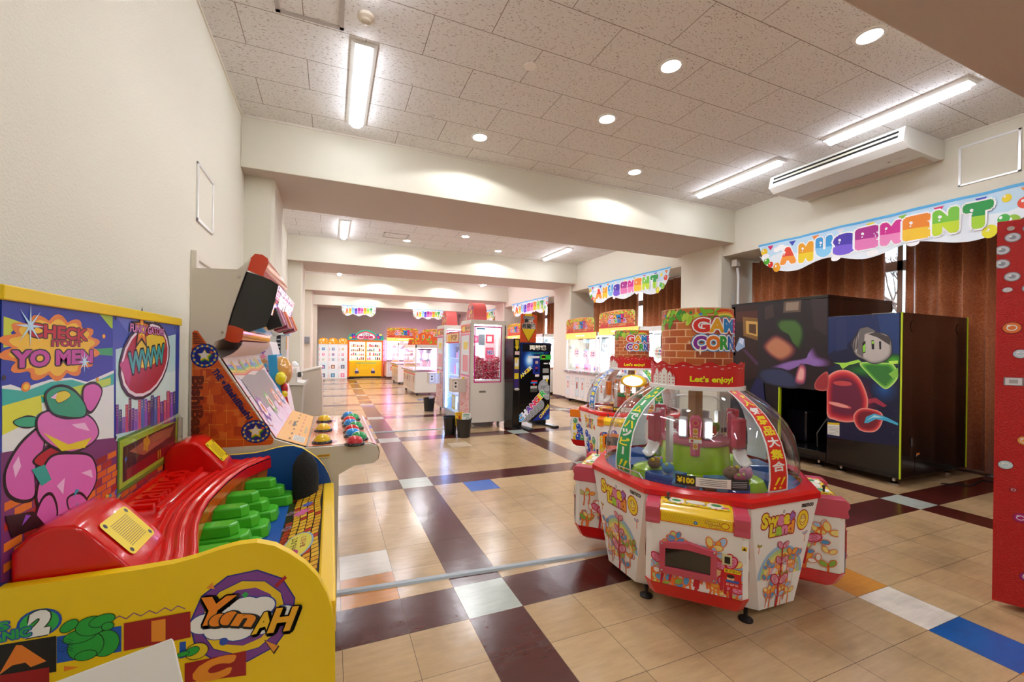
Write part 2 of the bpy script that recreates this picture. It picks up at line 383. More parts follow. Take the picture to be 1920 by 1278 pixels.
b = MB(); b.box((XL-.2, YB-.2, H), (XW+.3, YF+.2, H+.1)); b.build('ceiling', ceilmat(), kind='structure')
struct('wall_left', [((XL-.2, YB, 0), (XL, YF, H))])
struct('wall_back', [((XL-.2, YB-.2, 0), (XW+.3, YB, H))])
struct('wall_front', [((XL-.2, YF, 0), (XW+.3, YF+.2, H))], walltex('#b9b4ae', 'wallpaper_grey'))
struct('wall_right', [((XR, YB, ZH), (XW+.1, YF, H)), ((XW-.12, YB, 0), (XW, YF, .75)), ((XR, YB, 0), (XW, .33, ZH))])
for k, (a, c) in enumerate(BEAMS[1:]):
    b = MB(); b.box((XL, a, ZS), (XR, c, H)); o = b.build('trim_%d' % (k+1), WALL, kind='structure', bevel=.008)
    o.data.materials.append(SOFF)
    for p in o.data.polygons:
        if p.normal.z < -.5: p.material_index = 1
for k, (a, c) in enumerate(PILL):
    b = MB(); b.prism([(6.215, a+.03), (6.245, a), (XW, a), (XW, c), (6.215, c)], 0, ZS if c < 21 else ZH, 'z'); b.build('trim_%d' % (k+11), WALL, kind='structure')
    if k: b = MB(); b.prism([(XL, a), (-.64, a), (-.607, a+.033), (-.607, c), (XL, c)], 0, ZS, 'z'); b.build('trim_%d' % (k+21), WALL, kind='structure')
struct('baseboard_left', [((XL, 6.2, 0), (XL+.012, 10.1, .1)), ((XL, 11.1, 0), (XL+.012, 15.0, .1)), ((XL, YB, 0), (XL+.012, 3.4, .1))], mat('#4a3a33', .5, name='skirting_brown'))
struct('baseboard_front', [((XL, YF-.012, 0), (XR, YF, .1))], mat('#4a3a33', .5, name='skirting_brown'))
struct('baseboard_right', [((6.2, a-.012, 0), (6.9, a, .08)) for a, c in PILL[1:4]]+[((6.203, a, 0), (6.215, c, .08)) for a, c in PILL[1:4]], mat('#4a3a33', .5, name='skirting_brown'))
# white cornice strip along the ceiling
CORN = mat('#e9e2d4', .6, name='cornice_white')
b = MB()
for (a, c) in zip([x[1] for x in BEAMS[:-1]], [x[0] for x in BEAMS[1:]]):
    b.box((XL, a, H-.018), (XL+.012, c, H)); b.box((XR-.012, a, H-.018), (XR, c, H)); b.box((XL, c-.012, H-.018), (XR, c, H)); b.box((XL, a, H-.018), (XR, a+.012, H))
b.build('trim_31', CORN, kind='structure')
# windows in the right wall behind the curtains
WF = mat('#8f8a86', .4, .6, name='window_aluminium')
OPEN = [(1.19, 5.25), (6.12, 10.15), (11.07, 15.06), (15.98, 19.95)]
for k, (a, c) in enumerate(OPEN):
    g = MB(); g.box((XW-.06, a, .75), (XW-.05, c, ZH)); gl = g.build('window_%d' % (k+1), GLASS, kind='structure')
    f = MB(); n = 4
    for q in range(n+1):
        y = a+(c-a)*q/n; f.box((XW-.1, y-.03, .75), (XW-.01, y+.03, ZH))
    f.box((XW-.1, a, .72), (XW-.01, c, .8)); f.box((XW-.1, a, 2.55), (XW-.01, c, 2.68)); f.box((XW-.1, a, ZH-.06), (XW-.01, c, ZH)); f.build('window_frame', WF, gl)
# door in the left wall, behind the quiz machine
d = MB(); d.box((XL, 3.5, 0), (XL+.02, 4.38, 1.97)); dr = d.build('door_1', mat('#eee9df', .4, name='door_white'), kind='structure', bevel=.004)
f = MB(); f.box((XL, 3.44, 0), (XL+.035, 3.5, 2.03)); f.box((XL, 4.38, 0), (XL+.035, 4.44, 2.03)); f.box((XL, 3.5, 1.97), (XL+.035, 4.38, 2.03)); f.build('door_frame', mat('#e4dccb', .5, name='door_frame_cream'), dr, bevel=.004)
f = MB(); f.tube([(XL+.02, 4.3, 1), (XL+.07, 4.3, 1), (XL+.07, 4.2, 1)], .009); f.build('door_handle', CHROME, dr, smooth=True)
# inspection hatches: white frame round a piece of the wall
def hatch(name, label, y0, y1, z0, z1, x, s, colr='#f2f2f0'):
    t = thing(name, label, 'hatch', (x, (y0+y1)/2, z0))
    f = MB(); w = .022
    for a, c in (((y0, z0), (y1, z0+w)), ((y0, z1-w), (y1, z1)), ((y0, z0), (y0+w, z1)), ((y1-w, z0), (y1, z1))): f.box((x, a[0], a[1]), (x+s*.012, c[0], c[1]))
    f.build('frame', mat(colr, .3, .3, name='hatch_white'), t, world=True, bevel=.003)
    f = MB(); f.box((x, y0+w, z0+w), (x+s*.004, y1-w, z1-w)); f.build('panel', WALL, t, world=True)
hatch('inspection_hatch', 'white framed inspection hatch on the cream left wall', 3.545, 3.965, 2.262, 2.68, XL, 1)
hatch('inspection_hatch', 'white framed inspection hatch high on the right wall beside the air conditioner', 1.868, 2.316, 3.215, 3.645, XR, -1)
def chatch(label, x0, x1, y0, y1):
    t = thing('ceiling_hatch', label, 'hatch', ((x0+x1)/2, (y0+y1)/2, H)); f = MB(); w = .03
    for a, c in (((x0, y0), (x1, y0+w)), ((x0, y1-w), (x1, y1)), ((x0, y0), (x0+w, y1)), ((x1-w, y0), (x1, y1))): f.box((a[0], a[1], H-.008), (c[0], c[1], H))
    f.build('frame', mat('#b9b2ac', .4, .4, name='hatch_grey'), t, world=True)
chatch('grey framed square ceiling hatch next to the smoke detector', -.4, .055, 2.93, 3.385)
chatch('small framed ceiling hatch in the second bay', .98, 1.5, 8.9, 9.3)
# ---------------------------------------------------------------- lamps
TUBE_BODY = mat('#f0efe9', .4, name='lamp_body_white')
def emis(name, col, s):
    if name in MC: return MC[name]
    m = mat(col, .4, emit=s, name=name); MC[name] = m; return m
DIFF = emis('lit_diffuser', '#eef3ff', WATT_TUBE*LAMP)
def tube_light(x, y0, y1, label, first=[None]):
    t = thing('fluorescent_ceiling_light', label, 'ceiling light', (x, (y0+y1)/2, H), 0, 'fluorescent ceiling lights'); L = (y1-y0)/2
    b = MB(); b.prism([(-.1, 0), (.1, 0), (.1, -.012), (.07, -.03), (-.07, -.03), (-.1, -.012)], -L, L, 'y'); b.build('lamp_body', TUBE_BODY, t)
    b = MB(); b.prism([(-.052, -.03), (.052, -.03), (.045, -.06), (.02, -.072), (-.02, -.072), (-.045, -.06)], -L+.03, L-.03, 'y'); b.build('diffuser', DIFF, t)
names = ['first', 'second', 'third', 'fourth']
for k, (yy) in enumerate([1.75, 6.66, 11.57, 16.48]):
    bay = ['the nearest bay', 'the second bay', 'the third bay', 'the fourth bay'][k]
    for x, side in ((.21, 'left'), (5.1, 'right')):
        tube_light(x, yy+.05, yy+1.2, 'white fluorescent ceiling light at the near end of the %s row in %s' % (side, bay))
        tube_light(x, yy+1.7, yy+2.97, 'white fluorescent ceiling light at the far end of the %s row in %s' % (side, bay))
for x in (.21, 2.6, 5.1): tube_light(x, -2.6, -1.4, 'added white fluorescent ceiling light, unseen behind the viewer')  # unseen tubes, added to even out the room's light
def downlight(x, y, label, e=1.):
    t = thing('downlight', label, 'ceiling light', (x, y, H), 0, 'round downlights')
    b = MB(); b.lathe([(.075, 0), (.1, 0), (.1, -.008), (.078, -.012), (.072, 0)], 28); b.build('ring', TUBE_BODY, t, smooth=True)
    b = MB(); b.cyl(.072, -.006, -.004, 24); b.build('bulb_glass', emis('lit_downlight', '#fbfaff', 22*LAMP), t)
    l = bpy.data.lights.new('downlight_beam', 'SPOT'); l.energy = WATT_DOWN*LAMP*e*.85; l.spot_size = R(152); l.spot_blend = .12; l.shadow_soft_size = .07; l.color = (.96, .97, 1)
    o = bpy.data.objects.new('downlight_beam', l); C.objects.link(o); o.location = (0, 0, -.02); o.parent = t
DL = [(1.52, 4.46), (2.6, 3.578), (2.6, 2.704), (3.71, 4.48), (3.71, 1.86), (1.52, 1.83)]
for k in range(4):
    bay = ['nearest bay', 'second bay', 'third bay', 'fourth bay'][k]
    for q, (x, y) in enumerate(DL):
        downlight(x, y+4.91*k, 'round white downlight, %s of the %s' % (['far left one', 'middle one at the back', 'middle one at the front', 'far right one', 'near right one', 'near left one'][q], bay))
for x in (.9, 4.2): downlight(x, -1.0, 'added round white downlight, unseen behind the viewer')  # two unseen downlights, also added for even light
t = thing('smoke_detector', 'round cream smoke detector on the ceiling beside the tube light', 'smoke detector', (.2, 3.18, H))
b = MB(); b.lathe([(0, 0), (.06, 0), (.06, -.022), (.045, -.03), (0, -.03)], 24); b.build('base', mat('#e5d9c6', .5), t, smooth=True)
b = MB(); b.lathe([(.035, -.03), (.035, -.045), (.02, -.055), (0, -.057)], 20); b.build('sensor', mat('#cfc1ab', .4), t, smooth=True)
b = MB(); b.cyl(.05, -.008, 0, 24); b.at(); o = b.build('ceiling_cover_plate', mat('#f4efe8', .5), smooth=True); o.location = (1.523, 3.182, H)
tag(o, 'plain round cover plate on the ceiling', 'cover plate')
# ---------------------------------------------------------------- air conditioner
t = thing('air_conditioner', 'long white ceiling air conditioner with black outlet slots on the right', 'air conditioner', (5.85, 3.1, 3.55))
y0, y1 = 2.43, 3.87; prof = [(5.5, 3.775), (6.27, 3.775), (6.27, 3.57), (6.2, 3.545), (5.56, 3.555), (5.46, 3.62)]
b = MB(); b.prism(prof, y0, y1, 'y'); b.build('casing', mat('#eceae2', .35, name='aircon_white'), t, world=True, bevel=.012)
fr = V((5.5-5.46, 0, 3.775-3.62)).normalized(); A0 = V((5.46, 0, 3.62))
A = Art((5.46, y1, 3.62), (0, -1, 0), fr, e0=.001)
A.rect(.05, .045, y1-y0-.05, .075, '#0d0d0d').rect(.05, .095, y1-y0-.05, .125, '#0d0d0d').rect(.05, .072, y1-y0-.05, .098, '#e2dfc9')
for q in range(30): A.rect(.07+q*.045, .048, .073+q*.045, .056, '#40403c')
A.done('air_outlet', PRINT, t)
A = Art((5.56, y1, 3.5545), (0, -1, 0), (-1, 0, 0), e0=.0008); A.O = V((6.2, y1, 3.546)); A.N = V((0, 0, -1))
A.rect(.05, .02, y1-y0-.05, .26, '#cdb9a6'); A.rect(.7, .02, .704, .26, '#8c7f72'); A.rect(1.16, .42, 1.2, .45, '#d8d2b8'); A.rect(1.17, .427, 1.19, .443, '#6d6a50'); A.text('FUJITSU', 1.29, .45, .018, '#4a4a4a', 0, w=.09)
A.done('underside_panel', CLOTH, t)
# ---------------------------------------------------------------- curtains
CURT = mat('#8a4526', .5, spec=.45, name='brown_curtain_fabric')
def curtmat():
    m = bpy.data.materials.new('brown_damask_curtain'); m.use_nodes = True; n = m.node_tree; p = n.nodes['Principled BSDF']; L = n.links.new
    tc = n.nodes.new('ShaderNodeTexCoord'); no = n.nodes.new('ShaderNodeTexNoise'); no.inputs['Scale'].default_value = 28; no.inputs['Detail'].default_value = 4; no.inputs['Distortion'].default_value = 2.5
    L(tc.outputs['Object'], no.inputs['Vector']); mr = n.nodes.new('ShaderNodeMapRange'); mr.inputs['From Min'].default_value = .47; mr.inputs['From Max'].default_value = .56; L(no.outputs[0], mr.inputs[0])
    c = n.nodes.new('ShaderNodeMix'); c.data_type = 'RGBA'; c.inputs['A'].default_value = (*lin('#b56438'), 1); c.inputs['B'].default_value = (*lin('#cd8654'), 1); L(mr.outputs[0], c.inputs['Factor']); L(c.outputs['Result'], p.inputs['Base Color'])
    r = n.nodes.new('ShaderNodeMapRange'); r.inputs['To Min'].default_value = .38; r.inputs['To Max'].default_value = .6; L(mr.outputs[0], r.inputs[0]); L(r.outputs[0], p.inputs['Roughness'])
    p.inputs['Sheen Weight'].default_value = .3; return m
CURT = curtmat()
def curtain(y0, y1, label, seed, x=7.03):
    rc = random.Random(seed); n = int(abs(y1-y0)/.2); ph = [rc.uniform(-.35, .35) for _ in range(n+3)]; am = [rc.uniform(.6, 1.15) for _ in range(n+3)]
    def fn(u, v):
        k = u*n; i = int(k); f = k-i; a = am[i]*(1-f)+am[i+1]*f; p = ph[i]*(1-f)+ph[i+1]*f
        sq = sin(2*pi*k+p*2); d = .1*a*(abs(sq)**.75)*(1 if sq > 0 else -1)
        return (x+d*(.75+.25*v), y0+(y1-y0)*u+.02*cos(2*pi*k)*a, .04+(ZH-.045-.04)*v)
    b = MB(); b.grid(fn, n*10, 3); o = b.build('curtain', CURT, smooth=True, fixn=False, solid=.003); tag(o, label, 'curtain', 'brown curtains'); return o
def rail(y0, y1, lab):
    b = MB(); b.box((7.01, y0+.03, ZH-.032), (7.045, y1-.03, ZH-.002)); o = b.build('curtain_rail', mat('#d8d4cb', .4)); tag(o, lab, 'curtain rail')
for k, (a, c) in enumerate(OPEN):
    bay = ['nearest', 'second', 'third', 'farthest'][k]; rail(a, c, 'curtain rail over the %s window' % bay)
    g = 3.18 if k == 0 else (a+c)/2
    curtain(c-.05, g+(.08 if k == 0 else .1), 'brown damask curtain on the far side of the %s window' % bay, k*2+1)
    curtain(g-(.09 if k == 0 else .06), a+.02, 'brown damask curtain on the near side of the %s window' % bay, k*2+2)
# bare tree seen through the gap
b = MB(); rt = random.Random(3)
def branch(p, d, r, l, k):
    q = p+d*l; b.tube([p, (p+q)/2+V((rt.uniform(-.05, .05), rt.uniform(-.05, .05), 0))*l, q], [r, r*.85, r*.7], 5)
    if k:
        for _ in range(3 if k > 1 else 4): branch(q, (d+V((rt.uniform(-.7, .7), rt.uniform(-.7, .7), rt.uniform(-.2, .5)))).normalized(), r*.6, l*.72, k-1)
for yy in (5.0, 6.6): branch(V((12.5, yy, -1)), V((0, 0, 1)), .12, 1.6, 5)
o = b.build('bare_tree', mat('#5d5048', .9)); tag(o, 'bare branches outside the window seen through the gap of the curtains', 'tree')
b = MB(); b.box((XW+.1, -8, -1.2), (30, 30, -1.0)); o = b.build('ground_outside', mat('#8e8b80', .9)); tag(o, 'grey ground outside the windows', 'ground', kind='structure')
# pipes in the corner by the first pillar
for k, (dx, dy, r, lab) in enumerate([(0, 0, .022, 'thick white drain pipe running down beside the first right pillar'), (-.06, .05, .012, 'thin grey conduit beside the white drain pipe')]):
    b = MB(); b.tube([(6.47+dx, 5.1+dy, .0), (6.47+dx, 5.1+dy, 2.7 if k == 0 else 2.4)]+([(6.47, 5.12, 2.85)] if k == 0 else []), r, 10)
    o = b.build('pipe', mat('#e6e4e2' if k == 0 else '#a9adb0', .35), smooth=True); tag(o, lab, 'pipe')
b = MB(); b.box((6.42, 5.1, 2.88), (6.52, 5.2, 3.0)); o = b.build('junction_box', mat('#d9d2c6', .5), bevel=.01); tag(o, 'small white junction box at the top of the drain pipe', 'box')
# two flat cable covers across the floor
for (x0, y0, x1, y1, lab) in [(.045, 2.497, 1.9, 2.355, 'grey cable cover strip on the floor from the yellow machine to the dome machine'), (.62, 7.07, 2.0, 7.02, 'grey cable cover strip on the floor in the middle of the hall')]:
    L = sqrt((x1-x0)**2+(y1-y0)**2); b = MB(); b.prism([(-.024, 0), (.024, 0), (.015, .012), (-.015, .012)], 0, L, 'x'); 
    o = b.build('cable_cover', mat('#a9b3b8', .35), smooth=False); o.location = (x0, y0, 0); o.rotation_euler = (0, 0, atan2(y1-y0, x1-x0)); tag(o, lab, 'cable cover')
# ================================================================= YELLOW WHACK GAME (left foreground)
def XZ(pts, Y): return [(p.x, p.z) for p in (at(u, v, Y=Y) for u, v in pts)]
def zc(pts, ox, oy, s): return [(ox+x/s, oy+y/s) for x, y in pts]
YL, BL, RD = '#f6cf0a', '#0a50a8', '#d8120c'
wg = thing('whack_game_machine', 'bright yellow and red children\'s whack game with blue deck and printed back board', 'arcade machine', (-.31, 1.73, 0))
side = [(-.655, .06), (-.655, .869), (-.62, .869), (-.541, .868), (-.406, .867), (-.33, .869), (-.285, .876), (-.244, .886), (-.205, .892), (-.165, .891), (-.125, .876), (-.09, .85), (-.055, .818), (-.025, .779), (-.002, .73), (.012, .68), (.019, .62), (.021, .5), (.021, .06)]
for nm, y0, y1, ca, cb in (('near', 1.18, 1.205, YL, YL), ('far', 2.275, 2.297, BL, YL)):
    b = MB(); b.prism(side, y0, y1, 'y', ca, cb, YL); b.build('side_panel', PRINT, wg, world=True, bevel=.004)
b = MB(); b.box((-.655, 1.205, .06), (.012, 2.275, .6), '#f2ece0'); b.build('cabinet_body', PRINT, wg, world=True)
b = MB(); b.box((-.028, 1.206, .6), (.021, 2.274, .695), '#f4c91a'); b.build('front_rail', PRINT, wg, world=True, bevel=.008)
b = MB(); b.box((-.36, 1.206, .59), (-.028, 2.274, .655), BL); o = b.build('deck', PRINT, wg, world=True)
for x, y in ((-.6, 1.25), (-.05, 1.25), (-.6, 2.2), (-.05, 2.2)):
    b = MB(); b.cyl(.025, 0, .012).cyl(.01, .012, .062); b.at((x, y, 0)); q = MB().at((x, y, 0)); q.cyl(.025, 0, .012).cyl(.01, .012, .062); q.build('foot', RUBBER, wg, world=True, smooth=True)
# sloping strip printed with a yellow brick road
A = Art((-.03, 1.215, .694), (0, 1, 0), V((-.13, 0, -.038)), e0=.001); rb = random.Random(8)
A.rect(0, -.001, 1.055, .145, '#2a1606'); nb = 34
for j in range(5):
    for i in range(nb):
        x = (i+(j % 2)*.5)*1.05/nb; wv = .012*sin(i*.55); 
        if j == 4 and cos(i*.37) < -.1: continue
        A.k += 0; A.raw([(x+.002, j*.028+.003+wv*.3), (x+1.05/nb-.003, j*.028+.003+wv*.3), (x+1.05/nb-.003, j*.028+.027+wv*.3), (x+.002, j*.028+.027+wv*.3)], [(0, 1, 2, 3)], '#b3331c' if j == 4 else rb.choice(['#e8b52a', '#e2a323', '#edc035', '#c43c22' if rb.random() < .4 else '#e8b52a']), up=(i+j == 0))
A.k += 1; A.ell(.42, .075, .1, .055, '#8fb8d8').ell(.42, .075, .094, .049, '#e9dd5a').ell(.36, .09, .03, .022, '#d8508f')
A.text('みんなで', .44, .088, .022, '#3c2a10', .01).text('あそぼう', .43, .056, .02, '#c03060', .01)
for x in (.18, .34, .62, .78): A.blob(x, .128, .018, '#8a7f9a', 6, .2).ell(x, .128, .01, .01, '#7a3040')
A.blob(.74, .08, .03, '#e070a8', 9, .25); A.blob(.82, .06, .022, '#5a70c0', 7, .2)
A.done('printed_strip', PRINT, wg)
# red moulded console
XE = [(1.2, -.292), (1.3, -.312), (1.4, -.338), (1.49, -.358), (1.6, -.374), (1.7, -.381), (1.8, -.378), (1.95, -.368), (2.05, -.354), (2.13, -.335), (2.21, -.298), (2.28, -.258)]
def xe(y):
    for (a, p), (c, q) in zip(XE, XE[1:]):
        if y <= c: return p+(q-p)*(y-a)/(c-a)
    return XE[-1][1]
def console(u, v):
    y = 1.207+(2.273-1.207)*v; e0 = xe(y); x = -.628+(e0+.628)*u; e = e0-x; z = .842
    for c, a, w in ((.012, .012, .012), (.045, .010, .010), (.07, .010, .010), (.095, .008, .010)): z += a*math.exp(-((e-c)/w)**2)
    if not (1.57 < y < 2.07): z += .009*(.5+.5*sin(y*2*pi/.045))*math.exp(-((e-.15)/.035)**2)
    pl = 1/(1+math.exp(-(y-1.58)/.006))*1/(1+math.exp((y-2.06)/.006))*1/(1+math.exp(-(e-.112)/.005)); z += .022*pl
    if u > .999: z -= .004
    return (x, y, z)
b = MB(); b.grid(console, 110, 150, RD); ny = 60
ed = [(xe(1.207+(1.066)*i/ny), 1.207+1.066*i/ny) for i in range(ny+1)]
b.add([(x, y, .838) for x, y in ed]+[(x+.001, y, .795) for x, y in ed], [(i, i+1, ny+2+i, ny+1+i) for i in range(ny)], RD)
RED = attrmat('red_moulded_plastic', .16, 0, .2)
b.build('console', RED, wg, world=True, smooth=True, fixn=False)
A = Art((-.548, 1.82, .87), (0, 1, 0), (-1, 0, 0), e0=.006); A.rect(-.235, -.065, .235, -.055, '#e0160f').rect(-.235, .055, .235, .065, '#e0160f'); A.k = 0
A.text('namco', 0, 0, .075, '#e2180f', .01, w=.4); o = A.done('raised_lettering', RED, wg); md = o.modifiers.new('thickness', 'SOLIDIFY'); md.thickness = .012; md.offset = -1
b = MB(); b.add([(x-.012, y, .795) for x, y in ed]+[(x-.018, y, .735) for x, y in ed]+[(x-.02, y, .655) for x, y in ed], [(i, i+1, ny+2+i, ny+1+i) for i in range(ny)], '#c4702a')
b.c = ['#c2681f' if (k//3) % 2 else '#b0441c' for k in range(len(b.c))]; b.add([(x-.018, y, .735) for x, y in ed]+[(x-.02, y, .655) for x, y in ed], [(i, i+1, ny+2+i, ny+1+i) for i in range(ny)], '#1f9a3c')
b.build('arch_wall', PRINT, wg, world=True, fixn=False)
rg = random.Random(2)
for k, y in enumerate((2.165, 1.99, 1.835, 1.665, 1.475, 1.30)):
    xb = xe(y)+.0; s = MB(); tiers = [(.655, .698, .165, .056), (.698, .737, .13, .044), (.737, .775, .095, .034)]
    for z0, z1, L, hw in tiers:
        ring = lambda g, z: [(xb-.03, y-hw+g, z), (xb+L-.02-g, y-hw+g, z), (xb+L-g, y-hw+.02+g, z), (xb+L-g, y+hw-.02-g, z), (xb+L-.02-g, y+hw-g, z), (xb-.03, y+hw-g, z)]
        s.loft([ring(0, z0), ring(.006, z1)], True, '#45b81f')
    s.build('green_step', attrmat('green_plastic', .35, 0, .1), wg, world=True, bevel=.006)
    h = MB(); h.at((xb-.014, y+.087, .69), ry=pi/2); h.cyl(.028, -.004, .003, 20, '#0c2a10'); h.build('step_hole', PRINT, wg, world=True)
# speaker pods
for y0, y1 in ((1.212, 1.41), (2.09, 2.268)):
    prof = [(-.628, .84), (-.628, .93), (-.6, .965), (-.565, .98), (-.525, .978), (-.505, .965), (-.42, .862), (-.41, .84)]
    b = MB(); rings = []
    for f, g in ((0, .03), (.12, .006), (.5, 0), (.88, .006), (1, .03)): rings.append([(-.53+(x+.53)*(1-g), y0+(y1-y0)*f, .84+(z-.84)*(1-g*1.6)) for x, z in prof])
    b.loft(rings, True, RD); p = b.build('speaker_pod', RED, wg, world=True, smooth=True, bevel=.006)
    W = V((-.085, 0, .103)).normalized(); A = Art((-.463, (y0+y1)/2, .9145), (0, 1, 0), W, e0=.002); hw = (y1-y0)/2-.032
    def rr(x0, yy0, x1, yy1, r, c): A.poly([(x1-r+r*cos(t), yy1-r+r*sin(t)) for t in [i*pi/8 for i in range(5)]]+[(x0+r+r*cos(t), yy1-r+r*sin(t)) for t in [pi/2+i*pi/8 for i in range(5)]]+[(x0+r+r*cos(t), yy0+r+r*sin(t)) for t in [pi+i*pi/8 for i in range(5)]]+[(x1-r+r*cos(t), yy0+r+r*sin(t)) for t in [1.5*pi+i*pi/8 for i in range(5)]], c)
    rr(-hw, -.052, hw, .052, .012, '#f5d716')
    for q in range(13): A.rect(-hw*.62, -.034+q*.0054, hw*.62, -.034+q*.0054+.0018, '#8f6a10')
    for sx in (-1, 1):
        for sy in (-1, 1): A.ell(sx*(hw-.014), sy*.04, .006, .006, '#1a1a1a')
    A.done('speaker_grille', PRINT, p)
# back board
b = MB(); b.box((-.66, 1.18, .4), (-.631, 2.275, 1.466), '#1a3fae'); bk = b.build('back_board', PRINT, wg, world=True)
b = MB(); b.box((-.665, 1.178, 1.464), (-.622, 2.278, 1.496), YL); b.build('top_trim', PRINT, bk, world=True, bevel=.003)
A = Art((-.63, 0, 0), (0, 1, 0), (0, 0, 1), eps=.0003)
def Q(pts): return [A.px(x/3.195, 520+y/3.195) for x, y in pts]
def P(pts, c): A.poly(Q(pts), c)
y0 = 1.185; A.rect(y0, .84, 2.272, 1.464, '#0636a4')
P([(18, 232), (130, 270), (60, 330), (118, 400), (16, 420)], '#c9d62a')
P([(570, 190), (680, 205), (720, 330), (660, 300)], '#a8cc2f'); P([(540, 430), (680, 420), (680, 470), (560, 460)], '#18a05c')
P([(8, 650), (60, 640), (130, 665), (200, 640), (300, 610), (420, 600), (520, 625), (600, 590), (680, 555), (680, 1000), (8, 1060)], '#e6ece8')
P([(8, 665), (150, 680), (300, 625), (430, 612), (520, 640), (620, 600), (680, 572), (680, 640), (420, 720), (200, 760), (8, 770)], '#2cb3a4')
P([(8, 770), (240, 705), (250, 800), (120, 890), (8, 945)], '#dfe336'); P([(240, 705), (660, 600), (660, 640), (300, 760)], '#c3dd4c')
P([(0, 1050), (300, 1000), (680, 960), (1050, 830), (1050, 1290), (520, 1700), (0, 1830)], '#7a3570')
# lower wall of bricks
rbk = random.Random(4)
def inside(u, v, poly):
    r = False; n = len(poly)
    for i in range(n):
        (x0, q0), (x1, q1) = poly[i], poly[(i+1) % n]
        if (q0 > v) != (q1 > v) and u < (x1-x0)*(v-q0)/(q1-q0)+x0: r = not r
    return r
A.k += 1
for j in range(11):
    for i in range(18):
        x = 1.2+(i+(j % 2)*.5)*.062; z = .85+j*.0215
        lim = 1.055 if x < 1.66 else 1.0
        if z+.02 < lim and x+.06 < 2.26: A.raw([(x, z), (x+.056, z), (x+.056, z+.018), (x, z+.018)], [(0, 1, 2, 3)], rbk.choice(['#e0701c', '#d85f1a', '#b02a1c', '#e27a25', '#9c2420']), up=False)
# lettering cloud
def cl(cx, cz, sx, sz, c, n, am, rot=0): A.poly([(cx+sx*(1+am*abs(sin(n*t/2)))*cos(t), cz+sz*(1+am*abs(sin(n*t/2)))*sin(t)) for t in [2*pi*i/80 for i in range(80)]], c)
(c0, c1), = Q([(345, 420)]); w0 = Q([(590, 420)])[0][0]-c0; h0 = c1-Q([(345, 590)])[0][1]
cl(c0, c1, w0*.82, h0*.92, '#e8821c', 14, .28); cl(c0, c1, w0*.72, h0*.8, '#f2c21c', 14, .25)
(x1, z1), (x2, z2), (x3, z3) = Q([(360, 330), (400, 395), (345, 480)])
A.text('CHECK', x1, z1, h0*.42, '#c21423', .04, '#1a0a0a', .1, w=w0*1.2, rot=-.02).text('ITOUT', x2, z2, h0*.2, '#b3183a', .04, '#1a0a0a', .1, w=w0*.66)
A.text('YO MEN', x3, z3, h0*.48, '#c2459c', .05, '#1a0a0a', .12, w=w0*1.6)
for (sx, sz, L) in ((175, 290, .05), (500, 505, .03)):
    (a, c), = Q([(sx, sz)])
    for r_ in (0, pi/4, pi/2, 3*pi/4): A.poly([(a+L*cos(r_), c+L*sin(r_)), (a+.004*cos(r_+pi/2), c+.004*sin(r_+pi/2)), (a-L*cos(r_), c-L*sin(r_)), (a-.004*cos(r_+pi/2), c-.004*sin(r_+pi/2))], '#bfe4f6')
for x, z, r_ in ((150, 655, .011), (620, 352, .007), (580, 610, .006)):
    (a, c), = Q([(x, z)]); A.ell(a, c, r_*1.4, r_, '#e8821c').ell(a, c, r_*.9, r_*.6, '#f2c21c')
# plain balloon-like shapes stand in for the cartoon figure: black outlines, pink and green masses
def outl(pts, c, w=.008):
    q = smoothp(Q(pts)); cx = sum(p[0] for p in q)/len(q); cz = sum(p[1] for p in q)/len(q)
    A.poly([(x+(x-cx)/max(1e-6, sqrt((x-cx)**2+(z-cz)**2))*w, z+(z-cz)/max(1e-6, sqrt((x-cx)**2+(z-cz)**2))*w) for x, z in q], '#14080f'); A.poly(q, c)
outl([(250, 900), (160, 960), (80, 1060), (30, 1180), (50, 1290), (130, 1330), (200, 1300), (200, 1150), (250, 1030)], '#d865b4')
outl([(80, 860), (160, 835), (240, 850), (200, 890), (110, 890)], '#2cab7e', .004)
outl([(250, 1050), (330, 1010), (370, 1060), (330, 1120), (250, 1130), (200, 1100)], '#b81a28')
outl([(300, 1080), (420, 1060), (540, 1080), (570, 1200), (520, 1310), (420, 1400), (300, 1420), (220, 1340), (240, 1200)], '#dd6cba')
outl([(230, 830), (330, 800), (520, 830), (580, 920), (540, 990), (420, 1040), (300, 1000), (225, 920)], '#dd72bd')
outl([(500, 660), (560, 640), (600, 680), (570, 760), (530, 800), (495, 740)], '#d865b4')
outl([(270, 700), (350, 655), (440, 690), (500, 770), (490, 830), (380, 830), (300, 800)], '#1f9c74')
outl([(320, 700), (380, 680), (410, 710), (340, 750)], '#e3cf2c', .002)
outl([(250, 1330), (300, 1310), (330, 1400), (310, 1470), (250, 1500), (210, 1440)], '#d865b4'); outl([(400, 1330), (470, 1300), (520, 1360), (500, 1440), (430, 1420)], '#d865b4')
for pts in ([(70, 1130), (105, 1070), (120, 1130), (85, 1200)], [(480, 1170), (540, 1150), (550, 1200)], [(330, 1250), (380, 1200), (370, 1300)], [(420, 880), (500, 870), (530, 920), (450, 900)], [(290, 720), (330, 690), (320, 730)]): P(pts, '#f3c3e6')
P([(250, 930), (400, 1000), (540, 960), (500, 1020), (360, 1040)], '#e6d31f'); P([(180, 1150), (260, 1120), (300, 1210), (240, 1250)], '#31a79a'); P([(20, 1430), (190, 1400), (260, 1480), (60, 1560)], '#120a0e')
for k in range(16):
    a, c = rbk.uniform(1.2, 2.2), rbk.uniform(.87, .98); A.poly([(a, c), (a+.03, c+.012), (a+.012, c+.02)], rbk.choice(['#8a4fc0', '#2c9ab0', '#d6c52c', '#4a5ad0']))
